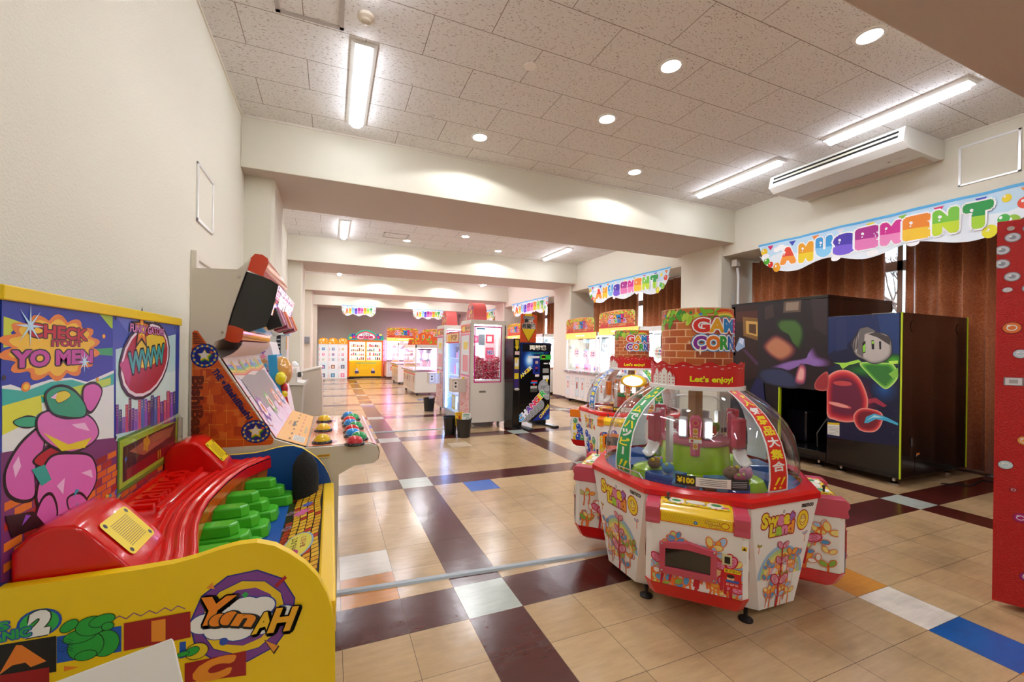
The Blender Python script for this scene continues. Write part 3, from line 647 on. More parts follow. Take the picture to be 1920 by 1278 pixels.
# right part: sky line and round emblem
P([(672, 200), (1055, 265), (1050, 420), (672, 560)], '#3f56b4'); P([(690, 430), (1050, 340), (1045, 900), (690, 980)], '#b8dde0'); P([(672, 205), (900, 245), (1010, 420), (760, 330)], '#6674c8')
P([(690, 620), (1048, 560), (1048, 780), (690, 850)], '#d2ede8'); rc_ = random.Random(6)
for k in range(19):
    x = 690+k*19; t_ = 860-k*5-rc_.uniform(10, 120); c = rc_.choice(['#6a3a9a', '#8a50b8', '#3a3f86', '#c04a78', '#4c63b0', '#7a2f6a'])
    P([(x, t_), (x+17, t_-3), (x+17, 935-k*4), (x, 940-k*4)], c)
    for j in range(4): P([(x+4, t_+12+j*16), (x+8, t_+11+j*16), (x+8, t_+18+j*16), (x+4, t_+19+j*16)], '#e8d860')
(a0_, c), (a2, c2), (_, c3) = Q([(705, 500), (1010, 500), (860, 340)]); a = (a0_+a2)/2; r_ = (a2-a0_)/2/1.3; ry = (c3-c)/(r_)
A.ell(a, c, r_*1.32, r_*.8, '#3a2038', .2); A.ell(a, c, r_*1.24, r_*.74, '#f0e0ea', .2); A.ell(a, c, r_*1.16, r_*.68, '#b01c34', .2); A.ell(a+r_*.15, c+r_*.2, r_*.85, r_*.34, '#e8c62c', .2)
A.poly([(a-r_*1.3, c-.01), (a-r_*.6, c+.03), (a-r_*.9, c-.09)], '#c2457c'); A.text('WWW', a, c+.004, r_*.4, '#2ea6a4', .03, '#151015', .1, rot=.1); A.star(a-r_*.35, c+r_*.62, r_*.48, '#2a1a22'); A.star(a-r_*.35, c+r_*.62, r_*.36, '#e07a1c'); A.star(a-r_*.35, c+r_*.62, r_*.2, '#f5d83a')
(a, c), = Q([(880, 315)]); A.text('FUNKY GATORS', a, c, .026, '#e085c0', .02, '#3a2050', .09, w=r_*1.75, rot=-.02)
(a, c), = Q([(888, 255)]); A.text('namco', a, c, .012, '#dfe6f5', .02, w=.075)
for x, z in ((688, 245), (1045, 300), (18, 600), (690, 960)): (a, c), = Q([(x, z)]); A.ell(a, c, .006, .006, '#15151a')
A.done('printed_board_art', PRINT, bk)
# bulging see-through cover of the little display
b = MB(); q = [at(x/3.195, 520+y/3.195, X=-.63) for x, y in ((700, 975), (1050, 838), (1050, 1115), (690, 1290))]
ya, yb_, za, zb_ = q[0].y, 2.262, .895, 1.075
def cov(u, v):
    e = min(u, 1-u, .5)*2; f = min(v, 1-v, .5)*2; hgt = .03*min(1, (e*7))**.5*min(1, (f*5))**.5; return (-.6295+hgt+.001, ya+(yb_-ya)*u, za+(zb_-za)*v)
b.grid(cov, 30, 20); b.build('display_cover', ACRYL, bk, world=True, smooth=True, fixn=False)
A = Art((-.628, 0, 0), (0, 1, 0), (0, 0, 1), e0=.0002, eps=.0004)
A.rect(ya, za, yb_, zb_, '#4f8f2f').rect(ya+.012, za+.012, yb_-.012, zb_-.01, '#a5c83a').rect(ya+.035, za+.028, yb_-.035, zb_-.035, '#3a1626').rect(ya+.06, za+.028, yb_-.04, za+.065, '#8f1024')
A.poly([(ya+.08, zb_-.06), (ya+.3, zb_-.04), (yb_-.06, zb_-.05), (yb_-.1, zb_-.085), (ya+.2, zb_-.1)], '#a8604a'); A.blob(ya+.22, zb_-.062, .028, '#cf9b24', 5, .2); A.text('MATRIX', (ya+yb_)/2+.05, zb_-.02, .016, '#e8d040', .03, '#20180c', .1); A.text('11', (ya+yb_)/2+.06, za+.05, .028, '#e0b020', .05, '#201010', .12)
A.star(ya+.055, za+.1, .012, '#2c7ad0'); A.done('display_scene', PRINT, bk)
# near side panel art
A = Art((0, 1.18, 0), (1, 0, 0), (0, 0, 1)); 
def Q2(pts): return [A.px(x/2.909, 880+y/2.909) for x, y in pts]
def P2(pts, c): A.poly(Q2(pts), c)
(bx, bz), (ex, _) = Q2([(1335, 800), (1615, 790)]); r0 = ex-bx
def ngon(r, c, n, rot): A.poly([(bx+r*cos(rot+2*pi*i/n), bz+r*sin(rot+2*pi*i/n)) for i in range(n)], c)
ngon(r0*1.0, '#2a2a86', 11, .2); ngon(r0*.97, '#7d3f92', 11, .2); ngon(r0*.8, '#2a2a86', 11, .5); ngon(r0*.78, '#f0c81a', 11, .5); ngon(r0*.62, '#7d3f92', 11, .1); ngon(r0*.4, '#f0c81a', 9, .3)
for f, e_ in ((1.1, '#2244a0'), (1, '#f7f7f2')):
    for dx, dz, s_ in ((-.72, .02, .27), (-.35, .06, .3), (.0, .2, .3), (.3, .16, .28), (-.1, -.2, .36), (.35, -.22, .3), (.75, -.08, .22), (-.45, -.15, .28), (.1, 0, .4)): A.ell(bx+dx*r0, bz+dz*r0, s_*r0*f, s_*r0*.75*f, e_)
(tx, tz), = Q2([(1335, 790)])
cy_ = ['#f08a1c', '#f08a1c', '#f08a1c', '#f0901c', '#f2c21c', '#f2b01c']
for i, (ch, x, z, hh, ww, ro) in enumerate((('Y', 1165, 765, .058, .055, -.12), ('e', 1188, 815, .024, .026, -.1), ('e', 1250, 805, .026, .028, 0), ('n', 1335, 815, .024, .036, -.3), ('A', 1440, 825, .042, .036, .05), ('H', 1545, 810, .052, .044, -.1))):
    (a, c), = Q2([(x, z)]); A.text(ch, a+.003, c-.003, hh, '#111111', .13, w=ww, rot=ro, sh=.25); A.text(ch, a, c, hh, cy_[i], .05, '#111111', .1, w=ww, rot=ro, sh=.25)
P2([(1125, 645), (1160, 612), (1172, 650)], '#e8932a'); P2([(1440, 925), (1525, 960), (1495, 1005)], '#111'); P2([(1447, 930), (1518, 958), (1493, 993)], '#e8932a'); P2([(1497, 630), (1555, 575), (1565, 590), (1508, 643)], '#a8141c'); P2([(1318, 680), (1340, 662), (1358, 676), (1338, 697)], '#2aa84a')
(a, c), = Q2([(1222, 933)]); A.ell(a, c, .009, .009, '#2a50b0')
A.line(Q2([(605, 828), (650, 797), (690, 812), (730, 780), (770, 797), (815, 768), (855, 783), (900, 752), (935, 768), (970, 742), (1010, 757)]), .0018, '#7d3f92')
P2([(678, 835), (1040, 770), (1042, 910), (678, 985)], '#a0141a'); P2([(828, 822), (905, 810), (905, 930), (828, 935)], '#f0952a')
P2([(310, 910), (663, 850), (663, 990), (310, 1055)], '#1a58b8'); P2([(980, 940), (1015, 935), (1015, 1020), (980, 1030)], '#1a58b8')
P2([(0, 955), (308, 905), (308, 1100), (0, 1150)], '#141414'); P2([(0, 1110), (90, 955), (120, 955), (255, 1042), (170, 1075), (140, 1050), (70, 1065), (0, 1115)], '#f0852a'); P2([(0, 1120), (270, 1075), (270, 1160), (0, 1200)], '#a0141a'); P2([(350, 1070), (430, 1075), (350, 1100)], '#f0852a')
P2([(1008, 1055), (1343, 985), (1343, 1120), (1008, 1160)], '#a0141a'); (a, c), = Q2([(1165, 1085)]); A.text('C', a, c, .042, '#f0952a', .1, w=.062, sh=.35)
(a, c), = Q2([(217, 835)]); A.ell(a, c, .036, .03, '#1f4fae'); A.ell(a, c, .031, .026, '#2fb84a'); A.text('2', a, c, .044, '#f7f7f2', .08, '#20301a', .12, w=.028, sh=.15)
for body, x, z, hh, ww in (('S', 18, 853, .016, .014), ('ANIC', 60, 900, .018, .06)):
    (a, c), = Q2([(x, z)]); A.text(body, a, c, hh, '#2aa84a', .05, '#1f4fae', .14, w=ww, rot=.03)
# green balloon shapes in place of the cartoon reptiles
def bl2(x, z, rx, rz, c, o_='#0c3a14', rot=0): (a, k), = Q2([(x, z)]); A.ell(a, k, rx+.0016, rz+.0016, o_, rot); A.ell(a, k, rx, rz, c, rot)
G = '#25a63c'
for x, z, a_, c_, ro in ((575, 945, .024, .028, 0), (470, 960, .03, .03, .2), (440, 905, .028, .014, .1), (500, 850, .026, .02, 0), (380, 850, .016, .01, .6), (560, 820, .022, .012, .2), (590, 850, .01, .008, 0), (470, 1010, .018, .01, 0)): bl2(x, z, a_, c_, G, rot=ro)
for x, z, a_, c_, ro in ((1075, 985, .022, .018, 0), ): bl2(x, z, a_, c_, '#e8c81c', '#20200a', ro)
for x, z, a_, c_, ro in ((1050, 985, .014, .009, .3), (1000, 1000, .012, .005, .1)): bl2(x, z, a_, c_, G, rot=ro)
for k in range(5): A.line(Q2([(312, 925+k*14), (340, 935+k*14), (370, 920+k*14), (400, 930+k*14)]), .0008, '#0a2048')
A.done('side_panel_art', PRINT, wg)
# covered lever: black fabric hood standing on the deck
b = MB(); pr_ = [(.05, .655), (.056, .69), (.057, .76), (.052, .82), (.034, .855), (.014, .875), (.003, .883)]
rings = []
for k, (r_, z) in enumerate(pr_): rings.append([(-.108+r_*(1+.07*sin(3*t+k))*cos(t), 2.19+r_*(1+.08*cos(2*t+.5*k))*sin(t), z) for t in [2*pi*j/20 for j in range(20)]])
b.loft(rings); o = b.build('fabric_hood', mat('#1c1e20', .85, bump=.4, name='black_fabric'), smooth=True); tag(o, 'black fabric hood standing on the blue deck of the yellow whack game', 'cover')
# white slanted stand in the foreground
b = MB(); ap = at(325, 1192, Y=.9); dL = at(95, 1278, Z=.8)-ap; dM = at(283, 1278, Z=.8)-ap; dR = at(345, 1278, Z=.8)-ap
Lq = ap+dL*2.4; B1 = ap+dM*13.4; B2 = ap+dR*13.4
b.add([ap, Lq, V((Lq.x, Lq.y, 0)), V((B1.x, B1.y, 0)), V((B2.x, B2.y, 0)), V((ap.x+.04, ap.y+.08, 0))], [(0, 1, 3), (1, 2, 3), (0, 3, 4), (0, 4, 5), (0, 5, 2, 1), (2, 5, 4, 3)])
o = b.build('display_stand', mat('#f4f2ec', .35, name='white_stand'), bevel=.004); tag(o, 'plain white slanted stand in the foreground before the yellow game', 'stand')
# ================================================================= BUTTON QUIZ MACHINE
CR = '#dcd6c6'
bs = thing('button_game_machine', 'cream arcade machine with orange plaid sides and a deck of coloured dome buttons', 'arcade machine', (-.3, 2.86, 0))
sp = XZ([(360, 502), (446, 505), (461, 493), (470, 484), (463, 505), (459, 512), (434, 582), (426, 609), (420.6, 634), (404, 640), (398, 656), (408, 668), (412, 672), (515, 823)], 2.35)
z = sp[-1][1]; SD = [(-.605, .02)]+sp+[(-.115, .86), (.2, .86), (.235, .845), (.248, .81), (.24, .772), (.215, .755), (.12, .75), (.045, .71), (.042, .02)]
for y0_, y1_ in ((2.345, 2.365), (3.375, 3.395)): b = MB(); b.prism(SD, y0_, y1_, 'y', CR); b.build('side_panel', PRINT, bs, world=True, bevel=.003)
b = MB(); core = [(-.6, .02), (-.6, sp[0][1]-.01), (sp[1][0], sp[1][1]-.01), (sp[8][0]-.02, sp[8][1]), (sp[10][0], sp[10][1]), (sp[12][0]-.004, sp[12][1]-.004), (sp[13][0]-.004, sp[13][1]-.006), (-.115, .852), (.2, .852), (.238, .81), (.2, .758), (.1, .75), (.036, .7), (.036, .02)]
b.prism(core, 2.365, 3.375, 'y', '#d8cfbe'); b.build('cabinet_body', PRINT, bs, world=True)
A = Art((0, 2.345, 0), (1, 0, 0), (0, 0, 1))
def Q3(pts): return [A.px(340+x/5.11, 600+y/5.11) for x, y in pts]
def P3(pts, c): A.poly(Q3(pts), c)
tri = [(105, 115), (130, 97), (160, 105), (885, 1140), (875, 1180), (850, 1192), (300, 1225), (92, 1235)]
P3(tri, '#d65a14')
for k in range(8): A.line(Q3([(98, 190+k*135), (min(880, 170+k*95*1.3), 185+k*137)]), .0022, '#eda53a')
for k in range(4):
    x = 110+k*165; yt = 100+(x-130)*1.43 if x > 130 else 110; A.line(Q3([(x, yt+25), (x-8, 1225)]), .0022, '#eda53a')
rp = random.Random(9)
for k in range(34):
    x = rp.uniform(100, 620); y_ = rp.uniform(160+(x-100)*1.35, 1090); P3([(x, y_), (x+rp.uniform(40, 90), y_), (x+70, y_+rp.uniform(40, 110)), (x, y_+90)], rp.choice(['#c0440f', '#b93c10', '#e2752a', '#cc5010']))
for k in range(7): P3([(112, 130+k*16), (112, 122+k*16), (150+k*11, 122+k*16), (155+k*11, 130+k*16)], '#3a1810')
def badge(x, y_, rx, rz, fl=1):
    (a, c), = Q3([(x, y_)]); A.ell(a, c, rx*1.02, rz*1.02, '#0b0b38', -.3); A.ell(a, c, rx, rz, '#101c84', -.3); A.ell(a, c, rx*.86, rz*.86, '#2f7fd0', -.3); A.ell(a, c, rx*.77, rz*.77, '#101c84', -.3)
    for k in range(14):
        t_ = 2*pi*k/14; A.star(a+rx*.82*cos(t_), c+rz*.82*sin(t_), .007, '#f2c41c')
    A.star(a+.004, c-.006, rx*.55, '#2a8a28', 5, .5); A.star(a, c, rx*.55, '#e2c81c', 5, .5); A.star(a-.002, c+.003, rx*.42, '#e8e6dc', 5, .5); A.ell(a+rx*.5, c+rz*.3, .008, .004, '#e0581c', -.5)
badge(225, 340, .054, .056); badge(715, 1065, .062, .055)
(a, c), (a2, c2) = Q3([(310, 465), (665, 945)]); an = atan2(c2-c, a2-a); Ln = sqrt((a2-a)**2+(c2-c)**2)
def alng(f, t_, w_): A.text(t_, a+(a2-a)*f, c+(c2-c)*f, .026, '#17175e', .05, w=w_, rot=an)
alng(.11, 'THE', .052); A.star(a+(a2-a)*.27, c+(c2-c)*.27, .013, '#17175e'); alng(.66, 'BishiBashi', Ln*.66)
(a, c), = Q3([(155, 850)]); A.text('BishiBash', a, c, .042, '#6a2408', .05, w=.30, rot=-pi/2); (a, c), = Q3([(160, 1195)])
for k in range(5): A.ring(Q3([(180, 960)])[0][0], Q3([(180, 960)])[0][1], .03+k*.008, .0312+k*.008, '#a8300c', -1.4, 1.7)
A.done('side_print', PRINT, bs)
A = Art((0, 2.344, 0), (1, 0, 0), (0, 0, 1)); A.rect(-.06, .795, .0, .822, '#d8cfae').rect(-.06, .81, .0, .822, '#e0a818').text('CAUTION', -.03, .8155, .006, '#403010', .02, w=.045).rect(-.055, .799, -.005, .8, '#555').rect(-.055, .803, -.01, .804, '#555')
A.done('warning_sticker', PRINT, bs)
for p_ in ((448, 518), (417, 623)):
    q = at(*p_, Y=2.34); b = MB(); b.at((q.x, 2.345, q.z), rx=pi/2); b.cyl(.006, 0, .004, 12); b.build('screw', CHROME, bs, world=True)
# leaning marquee
mk = MB(); back = XZ([(463, 505), (459, 512), (434, 582), (426, 609), (420.6, 636)], 2.38)
dirn = V((.5, 0, -.22)).normalized()
blk = XZ([(461, 508), (507, 524), (522, 534), (515, 565), (508, 590), (499, 612), (468, 622), (427, 609), (434, 582)], 2.375)
mk.prism(blk, 2.375, 3.34, 'y', '#0f0e10'); mq = mk.build('marquee', attrmat('black_gloss', .12, 0, .6), bs, world=True, bevel=.006)
b = MB(); b.prism(XZ([(467, 486), (478, 475.5), (492, 477), (502, 484), (504, 492), (493, 518), (463, 506)], 2.37), 2.37, 3.345, 'y', '#e0431a'); b.build('marquee_cap', attrmat('orange_gloss', .15, 0, .5), mq, world=True, smooth=True, bevel=.008)
b = MB(); b.prism(XZ([(427, 609), (440, 611), (457, 617), (455, 634), (448, 642), (436, 642), (421, 637)], 2.37), 2.37, 3.345, 'y', '#cf3f12'); b.build('marquee_cap', attrmat('orange_gloss', .15, 0, .5), mq, world=True, smooth=True, bevel=.008)
f0, f1 = blk[2], blk[4]; f0 = V((f0[0], 0, f0[1])); f1 = V((f1[0], 0, f1[1]))
W = (f0-f1).normalized(); A = Art(V((f1.x, 2.385, f1.z)), (0, 1, 0), W, e0=.001); hh = (f0-f1).length; rm = random.Random(3)
A.rect(0, 0, .95, hh, '#e8c8d8')
for j in range(9):
    for i in range(26):
        x = .01+i*.036; A.rect(x, hh*j/9, x+rm.uniform(.015, .034), hh*(j+.75)/9, rm.choice(['#d24a8c', '#151018', '#e88a2c', '#c9a0e0', '#2a1c30', '#f2e4ea', '#b23a5a', '#5a6ad0']))
A.text('BISHI BASHI', .5, hh*.55, hh*.4, '#f8f2f4', .04, '#201018', .1, w=.7); A.done('marquee_face', LIT, mq)
g0, g1 = blk[4], blk[6]; b = MB(); low = XZ([(508, 590), (535, 560), (541, 592), (516, 624), (466, 632), (470, 600)], 3.0)
st_ = MB(); rm = random.Random(12)
for i in range(12):
    yy = 2.42+i*.075; q = [V((f1.x+.012+.006*(i % 3), 0, f1.z-.012+.012*(i % 2))) for _ in (0, )][0]
    st_.at((q.x, yy, q.z), ry=-.35); st_.box((-.05, 0, -.05), (.02, .06, .05), ['#121014', '#e2a0bc', '#8a3048', '#161216', '#c870a0', '#e8905a'][i % 6])
st_.build('relief_letters', PRINT, mq, world=True, bevel=.003)
b = MB(); pa, pb = XZ([(455, 640), (412, 672)], 2.37); pm = (-.415, 1.335)
arc = []
for k in range(9):
    t_ = k/8; arc.append((pa[0]*(1-t_)**2+2*t_*(1-t_)*(pa[0]-.01)+pb[0]*t_*t_, pa[1]*(1-t_)**2+2*t_*(1-t_)*(pb[1]+.03)+pb[1]*t_*t_))
b.loft([[(x, 2.37, z_) for x, z_ in arc], [(x, 3.37, z_) for x, z_ in arc]], False, '#e4cfca', False); b.build('curved_reflector', PRINT, bs, world=True, smooth=True, fixn=False)
# sloping screen
T0 = V((sp[12][0], 2.37, sp[12][1])); B0 = V((sp[13][0], 2.37, sp[13][1])); W = (T0-B0).normalized(); HH = (T0-B0).length
A = Art(B0, (0, 1, 0), W, e0=.003); A.rect(0, 0, 1.0, HH, '#e7d9ea')
A.rect(.0, 0, .012, HH, '#d8502a').rect(.988, 0, 1.0, HH, '#d8702a')
for k in range(26):
    x, y_ = rm.uniform(.05, .95), rm.uniform(.02, HH*.36); A.ring(x, y_, .03+.02*(k % 3), .036+.02*(k % 3), rm.choice(['#d9a0cc', '#b6a4e6', '#f0b7a0', '#e07ab8', '#c8d8f4', '#f4d0e8']), 0, rm.uniform(2, 6))
A.rect(.09, HH*.3, .91, HH*.78, '#9a9296')
for x, c1_ in ((.15, '#8a4fae'), (.42, '#7ac25a'), (.7, '#e8905a'), (.88, '#7aa8e0')):
    A.blob(x, HH*.33, .07, c1_, 8, .15); A.blob(x, HH*.33, .05, '#f5e8ee', 8, .1); A.ell(x, HH*.33, .022, .03, '#e0782c')
A.poly([(.0, HH*.78), (.1, HH*.72), (.3, HH*.76), (.5, HH*.72), (.75, HH*.77), (1.0, HH*.73), (1.0, HH), (0, HH)], '#f0e2dc')
for k, c1_ in enumerate(('#e86a5a', '#f0b040', '#f0e060', '#7ac86a', '#6ab0e8', '#b080d8')): A.line([(.0, HH*.8+k*.01), (.25, HH*.76+k*.01), (.5, HH*.79+k*.01), (.75, HH*.76+k*.01), (1.0, HH*.8+k*.01)], .009, c1_)
for k in range(9): A.blob(rm.uniform(.1, .95), HH*.88, .03, rm.choice(['#e87ab0', '#7ab4e8', '#f0c04a', '#a0d86a']), 5, .3)
A.done('screen_panel', PRINT, bs)
A = Art(V((B0.x, 2.37, B0.z)), (0, 1, 0), V((B0.x+.115, 0, B0.z-.862)), e0=.003); L1 = V((B0.x+.115, 0, B0.z-.862)).length; A.O = V((-.115, 2.37, .862)); 
A.rect(0, 0, 1.0, L1, '#f0a04a').rect(.005, .006, .995, L1-.006, '#f2b45e')
for k in range(7): A.rect(.06+k*.13, L1*.3, .13+k*.13, L1*.36, '#d98060').rect(.05+k*.135, L1*.55, .1+k*.135, L1*.62, '#8a5a30')
A.rect(.05, L1*.1, .2, L1*.5, '#e4ded2')
for k in range(7): A.rect(.06, L1*(.14+k*.05), .19, L1*(.155+k*.05), '#8a8078')
A.rect(.3, L1*.12, .5, L1*.2, '#c8a878').rect(.42, L1*.6, .6, L1*.7, '#5a5048'); A.text('HOW TO PLAY', .52, L1*.82, .014, '#c04a20', .02); A.done('instruction_panel', PRINT, bs)
A = Art((-.105, 2.37, .8605), (0, 1, 0), (-1, 0, 0), e0=.0005); A.O = V((.2, 2.37, .8605)); A.rect(0, 0, 1.0, .31, '#f08a5c')
for k in range(16): x = rm.uniform(0, .9); y_ = rm.uniform(.02, .28); A.poly([(x, y_), (x+.06, y_+.008), (x+.14, y_+.002), (x+.07, y_+.016)], rm.choice(['#f3a8b4', '#f6b08a', '#ee9ac0', '#f8c49a']))
for yy in (.09, .435, .78):
    for k in range(5): A.rect(yy-.03+k*.014, .165, yy-.02+k*.014, .19, '#e39ac6')
A.rect(0, .305, 1.0, .322, '#9a9a98').rect(0, -.01, 1, .006, '#f6c8c0'); A.done('button_deck_print', attrmat('glossy_film', .1, 0, .8), bs)
b = MB(); nose = [(.2, .862), (.225, .858), (.245, .84), (.254, .81), (.246, .772), (.22, .75)]
b.loft([[(x, 2.36, z_) for x, z_ in nose], [(x, 3.38, z_) for x, z_ in nose]], False, '#f2cfc6', False); b.build('deck_nose', attrmat('glossy_film', .1, 0, .8), bs, world=True, smooth=True, fixn=False)
BG = attrmat('button_plastic', .08, 0, .9)
for k in range(3):
    for dx, dy, col, lab in ((-.04, .09, '#f0c808', 'yellow dome button'), (.122, 0, '#d0141c', 'red dome button'), (.15, .115, '#10a04c', 'green dome button'), (.122, .22, '#2090dc', 'blue dome button')):
        x, y_ = dx, 2.36+dy+.345*k-(.0 if dx < 0 else .01)
        b = MB(); b.at((x, y_, .861)); b.lathe([(.052, 0), (.052, .006), (.046, .014), (.042, .014)], 24, col='#0c0c10'); b.lathe([(.043, .012), (.041, .024), (.034, .036), (.022, .044), (.01, .047), (.0, .0475)], 24, col=col)
        for q_ in range(6): t_ = 2*pi*q_/6; b.box((.047*cos(t_)-.003, .047*sin(t_)-.003, .006), (.047*cos(t_)+.003, .047*sin(t_)+.003, .011), '#b8b8b8')
        o = b.build('button', BG, bs, world=True, smooth=True); o['label'] = lab
# ---------------------------------------------------------------- machines along the left wall further back
km = thing('kids_prize_machine', 'kiddie machine with a blue scalloped back board and a tan dome above a red post', 'arcade machine', (-.3, 4.15, 0))
Yk = 4.1
b = MB(); b.prism(XZ([(480, 640), (506, 640), (520, 690), (536, 745), (547, 800), (548, 850), (478, 850)], Yk), Yk-.02, Yk+.5, 'y', '#efe8ea'); b.prism([(-.8, .02), (-.8, .9), (-.46, .9), (-.46, .02)], Yk-.02, Yk+.5, 'y', '#efe8ea'); b.build('cabinet_body', PRINT, km, world=True, bevel=.01)
b = MB(); b.prism(XZ([(502, 666), (519, 664), (520, 690), (523, 700), (522, 716), (530, 738), (532, 752), (518, 762), (509, 735), (504, 715), (505, 696)], Yk-.06), Yk-.06, Yk+.3, 'y', '#1c9ad6'); b.build('blue_board', attrmat('blue_plastic', .2, 0, .4), km, world=True, smooth=True, bevel=.02)
q = at(521, 692, Y=Yk+.08); b = MB(); b.at((q.x+.02, Yk+.1, q.z-.02)); b.ball(.1, sc=(1, 1.2, 1.35), n=28, m=18, col='#d89a4a'); b.build('tan_dome', attrmat('tan_plastic', .15, 0, .6), km, world=True, smooth=True)
q = at(528, 708, Y=Yk); b = MB(); b.at((q.x, Yk-.06, q.z)); b.ball(.05, col='#f2e010', sc=(.9, .9, 1.15)); b.build('yellow_ball', attrmat('tan_plastic', .15, 0, .6), km, world=True, smooth=True)
q = at(534, 728, Y=Yk); b = MB(); b.at((q.x, Yk-.03, q.z)); b.ball(.035, col='#c01420', sc=(.8, .8, 1.7)); b.ball(.028, (0, -.01, -.05), (1, 1, 1.6), col='#e8c818'); b.build('candy_handle', attrmat('tan_plastic', .15, 0, .6), km, world=True, smooth=True)
b = MB(); b.tube([at(536, 744, Y=Yk-.1), at(545, 783, Y=Yk-.1)], .012, col='#c01a2c'); b.build('red_post', PRINT, km, world=True)
A = Art((0, Yk-.021, 0), (1, 0, 0), (0, 0, 1)); A.ppoly([(488, 640), (505, 645), (518, 690), (508, 730), (500, 690)], '#f0dbe6')
for k in range(12): a, c = A.px(490+k*1.6, 650+k*9); A.blob(a, c, .02, ['#5ab4e0', '#8a5ac0', '#e88aa8', '#e8a05a'][k % 4], 5, .3)
A.done('side_print', PRINT, km)
wm = thing('grey_game_cabinet', 'tall pale grey machine with a blue header behind the tan dome', 'machine', (-.5, 5.0, 0))
b = MB(); b.box((-.85, 5.0, .02), (-.44, 5.2, 1.52), '#d9d8d2'); b.build('cabinet_body', PRINT, wm, world=True, bevel=.01)
b = MB(); b.box((-.56, 4.99, 1.5), (-.42, 5.2, 1.78), '#a9cfe6'); b.build('header', PRINT, wm, world=True)
A = Art((0, 4.998, 0), (1, 0, 0), (0, 0, 1)); A.rect(-.54, 1.1, -.5, 1.5, '#20202a'); 
for k in range(9): A.rect(-.535, 1.13+k*.04, -.505, 1.14+k*.04, '#d8d8de')
A.rect(-.45, 1.35, -.442, 1.48, '#f0b020'); A.done('front_print', PRINT, wm)
kb = thing('white_counter_machine', 'grey pedestal machine with a white keypad top standing before the beige booth', 'machine', (-.6, 8.6, 0))
pY = 8.3; b = MB(); b.prism(XZ([(541, 724), (569, 722), (566, 745), (563, 790), (560, 795), (543, 795)], pY), pY, pY+.7, 'y', '#b9b3a6'); b.build('pedestal', PRINT, kb, world=True, bevel=.01)
b = MB(); b.prism(XZ([(538, 722), (539, 692), (556, 690), (557, 716), (570, 718), (574, 714), (576, 718), (567, 726), (564, 790), (569, 722)][:6]+[(572, 722)], pY-.03), pY-.03, pY+.72, 'y', '#e9e7e0'); b.build('head', PRINT, kb, world=True, bevel=.01)
A = Art((0, pY-.035, 0), (1, 0, 0), (0, 0, 1)); a, c = A.px(548, 703); A.ring(a, c, .03, .036, '#c9c6bd'); A.done('speaker_ring', PRINT, kb)
b = MB(); b.at(tuple(at(562, 702, Y=pY))); b.ball(.05, sc=(1, 1, 1.2), col='#f2f2f2'); b.box((-.03, -.06, -.04), (.03, -.03, .05), '#50504e'); b.build('handset', PRINT, kb, world=True, smooth=True)
for k, (u, v, c) in enumerate(((552, 684, '#ffffff'), (548, 776, '#c8c4ec'), (553, 779, '#f4f4ff'))):
    q = at(u, v-2, Y=8.6); b = MB(); rq = random.Random(k); b.ball(.05, n=14, m=10, col=c, jit=.06, rnd=rq); b.ball(.035, (.04, .0, -.02), col=c); b.ball(.03, (-.03, .01, -.03), col=c)
    o = b.build('plush_toy', mat(c, .9, name='plush_white'), smooth=True); o.location = q ; tag(o, ['small white plush toy on top of the keypad machine', 'pale lilac plush toy on the floor beside the button machine', 'white plush toy on the floor beside the lilac one'][k], 'plush toy')
C_plush = [o for o in C.objects if o.name.startswith('plush_toy')]
for k_, o in enumerate(C_plush[1:]): o.location = (-.28+.16*k_, 7.1+.1*k_, .052)
bt = thing('beige_booth', 'beige kiosk with a sloping top standing out from the left wall', 'kiosk', (-.55, 9.3, 0))
b = MB(); b.prism(XZ([(566, 783), (566, 696), (569, 694), (601, 688), (604, 711), (605, 781)], 9.3), 9.3, 10.0, 'y', '#d6c9b8'); b.build('body', PRINT, bt, world=True, bevel=.008)
b = MB(); b.prism(XZ([(565, 695), (602, 687), (603, 689), (566, 697)], 9.27), 9.27, 10.03, 'y', '#efe9df'); b.build('top_trim', PRINT, bt, world=True)
b = MB(); b.prism(XZ([(566, 785), (566, 782), (604, 780), (604, 783)], 9.29), 9.29, 10.0, 'y', '#4a4038'); b.build('plinth', PRINT, bt, world=True)
# ================================================================= DOME MACHINES
K = .70710678
DOME = [(.562, .648), (.566, .72), (.558, .81), (.535, .895), (.497, .97), (.445, 1.035), (.38, 1.09), (.32, 1.13), (.272, 1.158)]
DL_ = [0]
for p, q in zip(DOME, DOME[1:]): DL_.append(DL_[-1]+sqrt((q[0]-p[0])**2+(q[1]-p[1])**2))
def dome_pt(s_):
    s_ = max(0, min(DL_[-1]-1e-6, s_)); i = max(k for k in range(len(DL_)-1) if DL_[k] <= s_); f = (s_-DL_[i])/(DL_[i+1]-DL_[i])
    return DOME[i][0]*(1-f)+DOME[i+1][0]*f, DOME[i][1]*(1-f)+DOME[i+1][1]*f
def racket(A, x, y, s, rot, fill, line, stem=True, hatch=False):
    if stem: A.line([(x, y), (x+s*.25*sin(rot), y-s*.9*cos(rot)), (x-s*.1, y-s*1.8)], s*.2, line)
    for sg in (-1, 1):
        r2 = rot+sg*.85; cx, cy_ = x+s*.62*sin(r2), y+s*.62*cos(r2)
        A.ell(cx, cy_, s*.36, s*.56, line, -r2); A.ell(cx, cy_, s*.27, s*.46, fill, -r2)
        if hatch:
            for k in (-1, 0, 1): A.line([(cx-s*.2, cy_+k*s*.2-s*.1), (cx+s*.2, cy_+k*s*.2+s*.1)], s*.03, line); A.line([(cx-s*.2+0, cy_+k*s*.2+s*.12), (cx+s*.2, cy_+k*s*.2-s*.1)], s*.03, line)
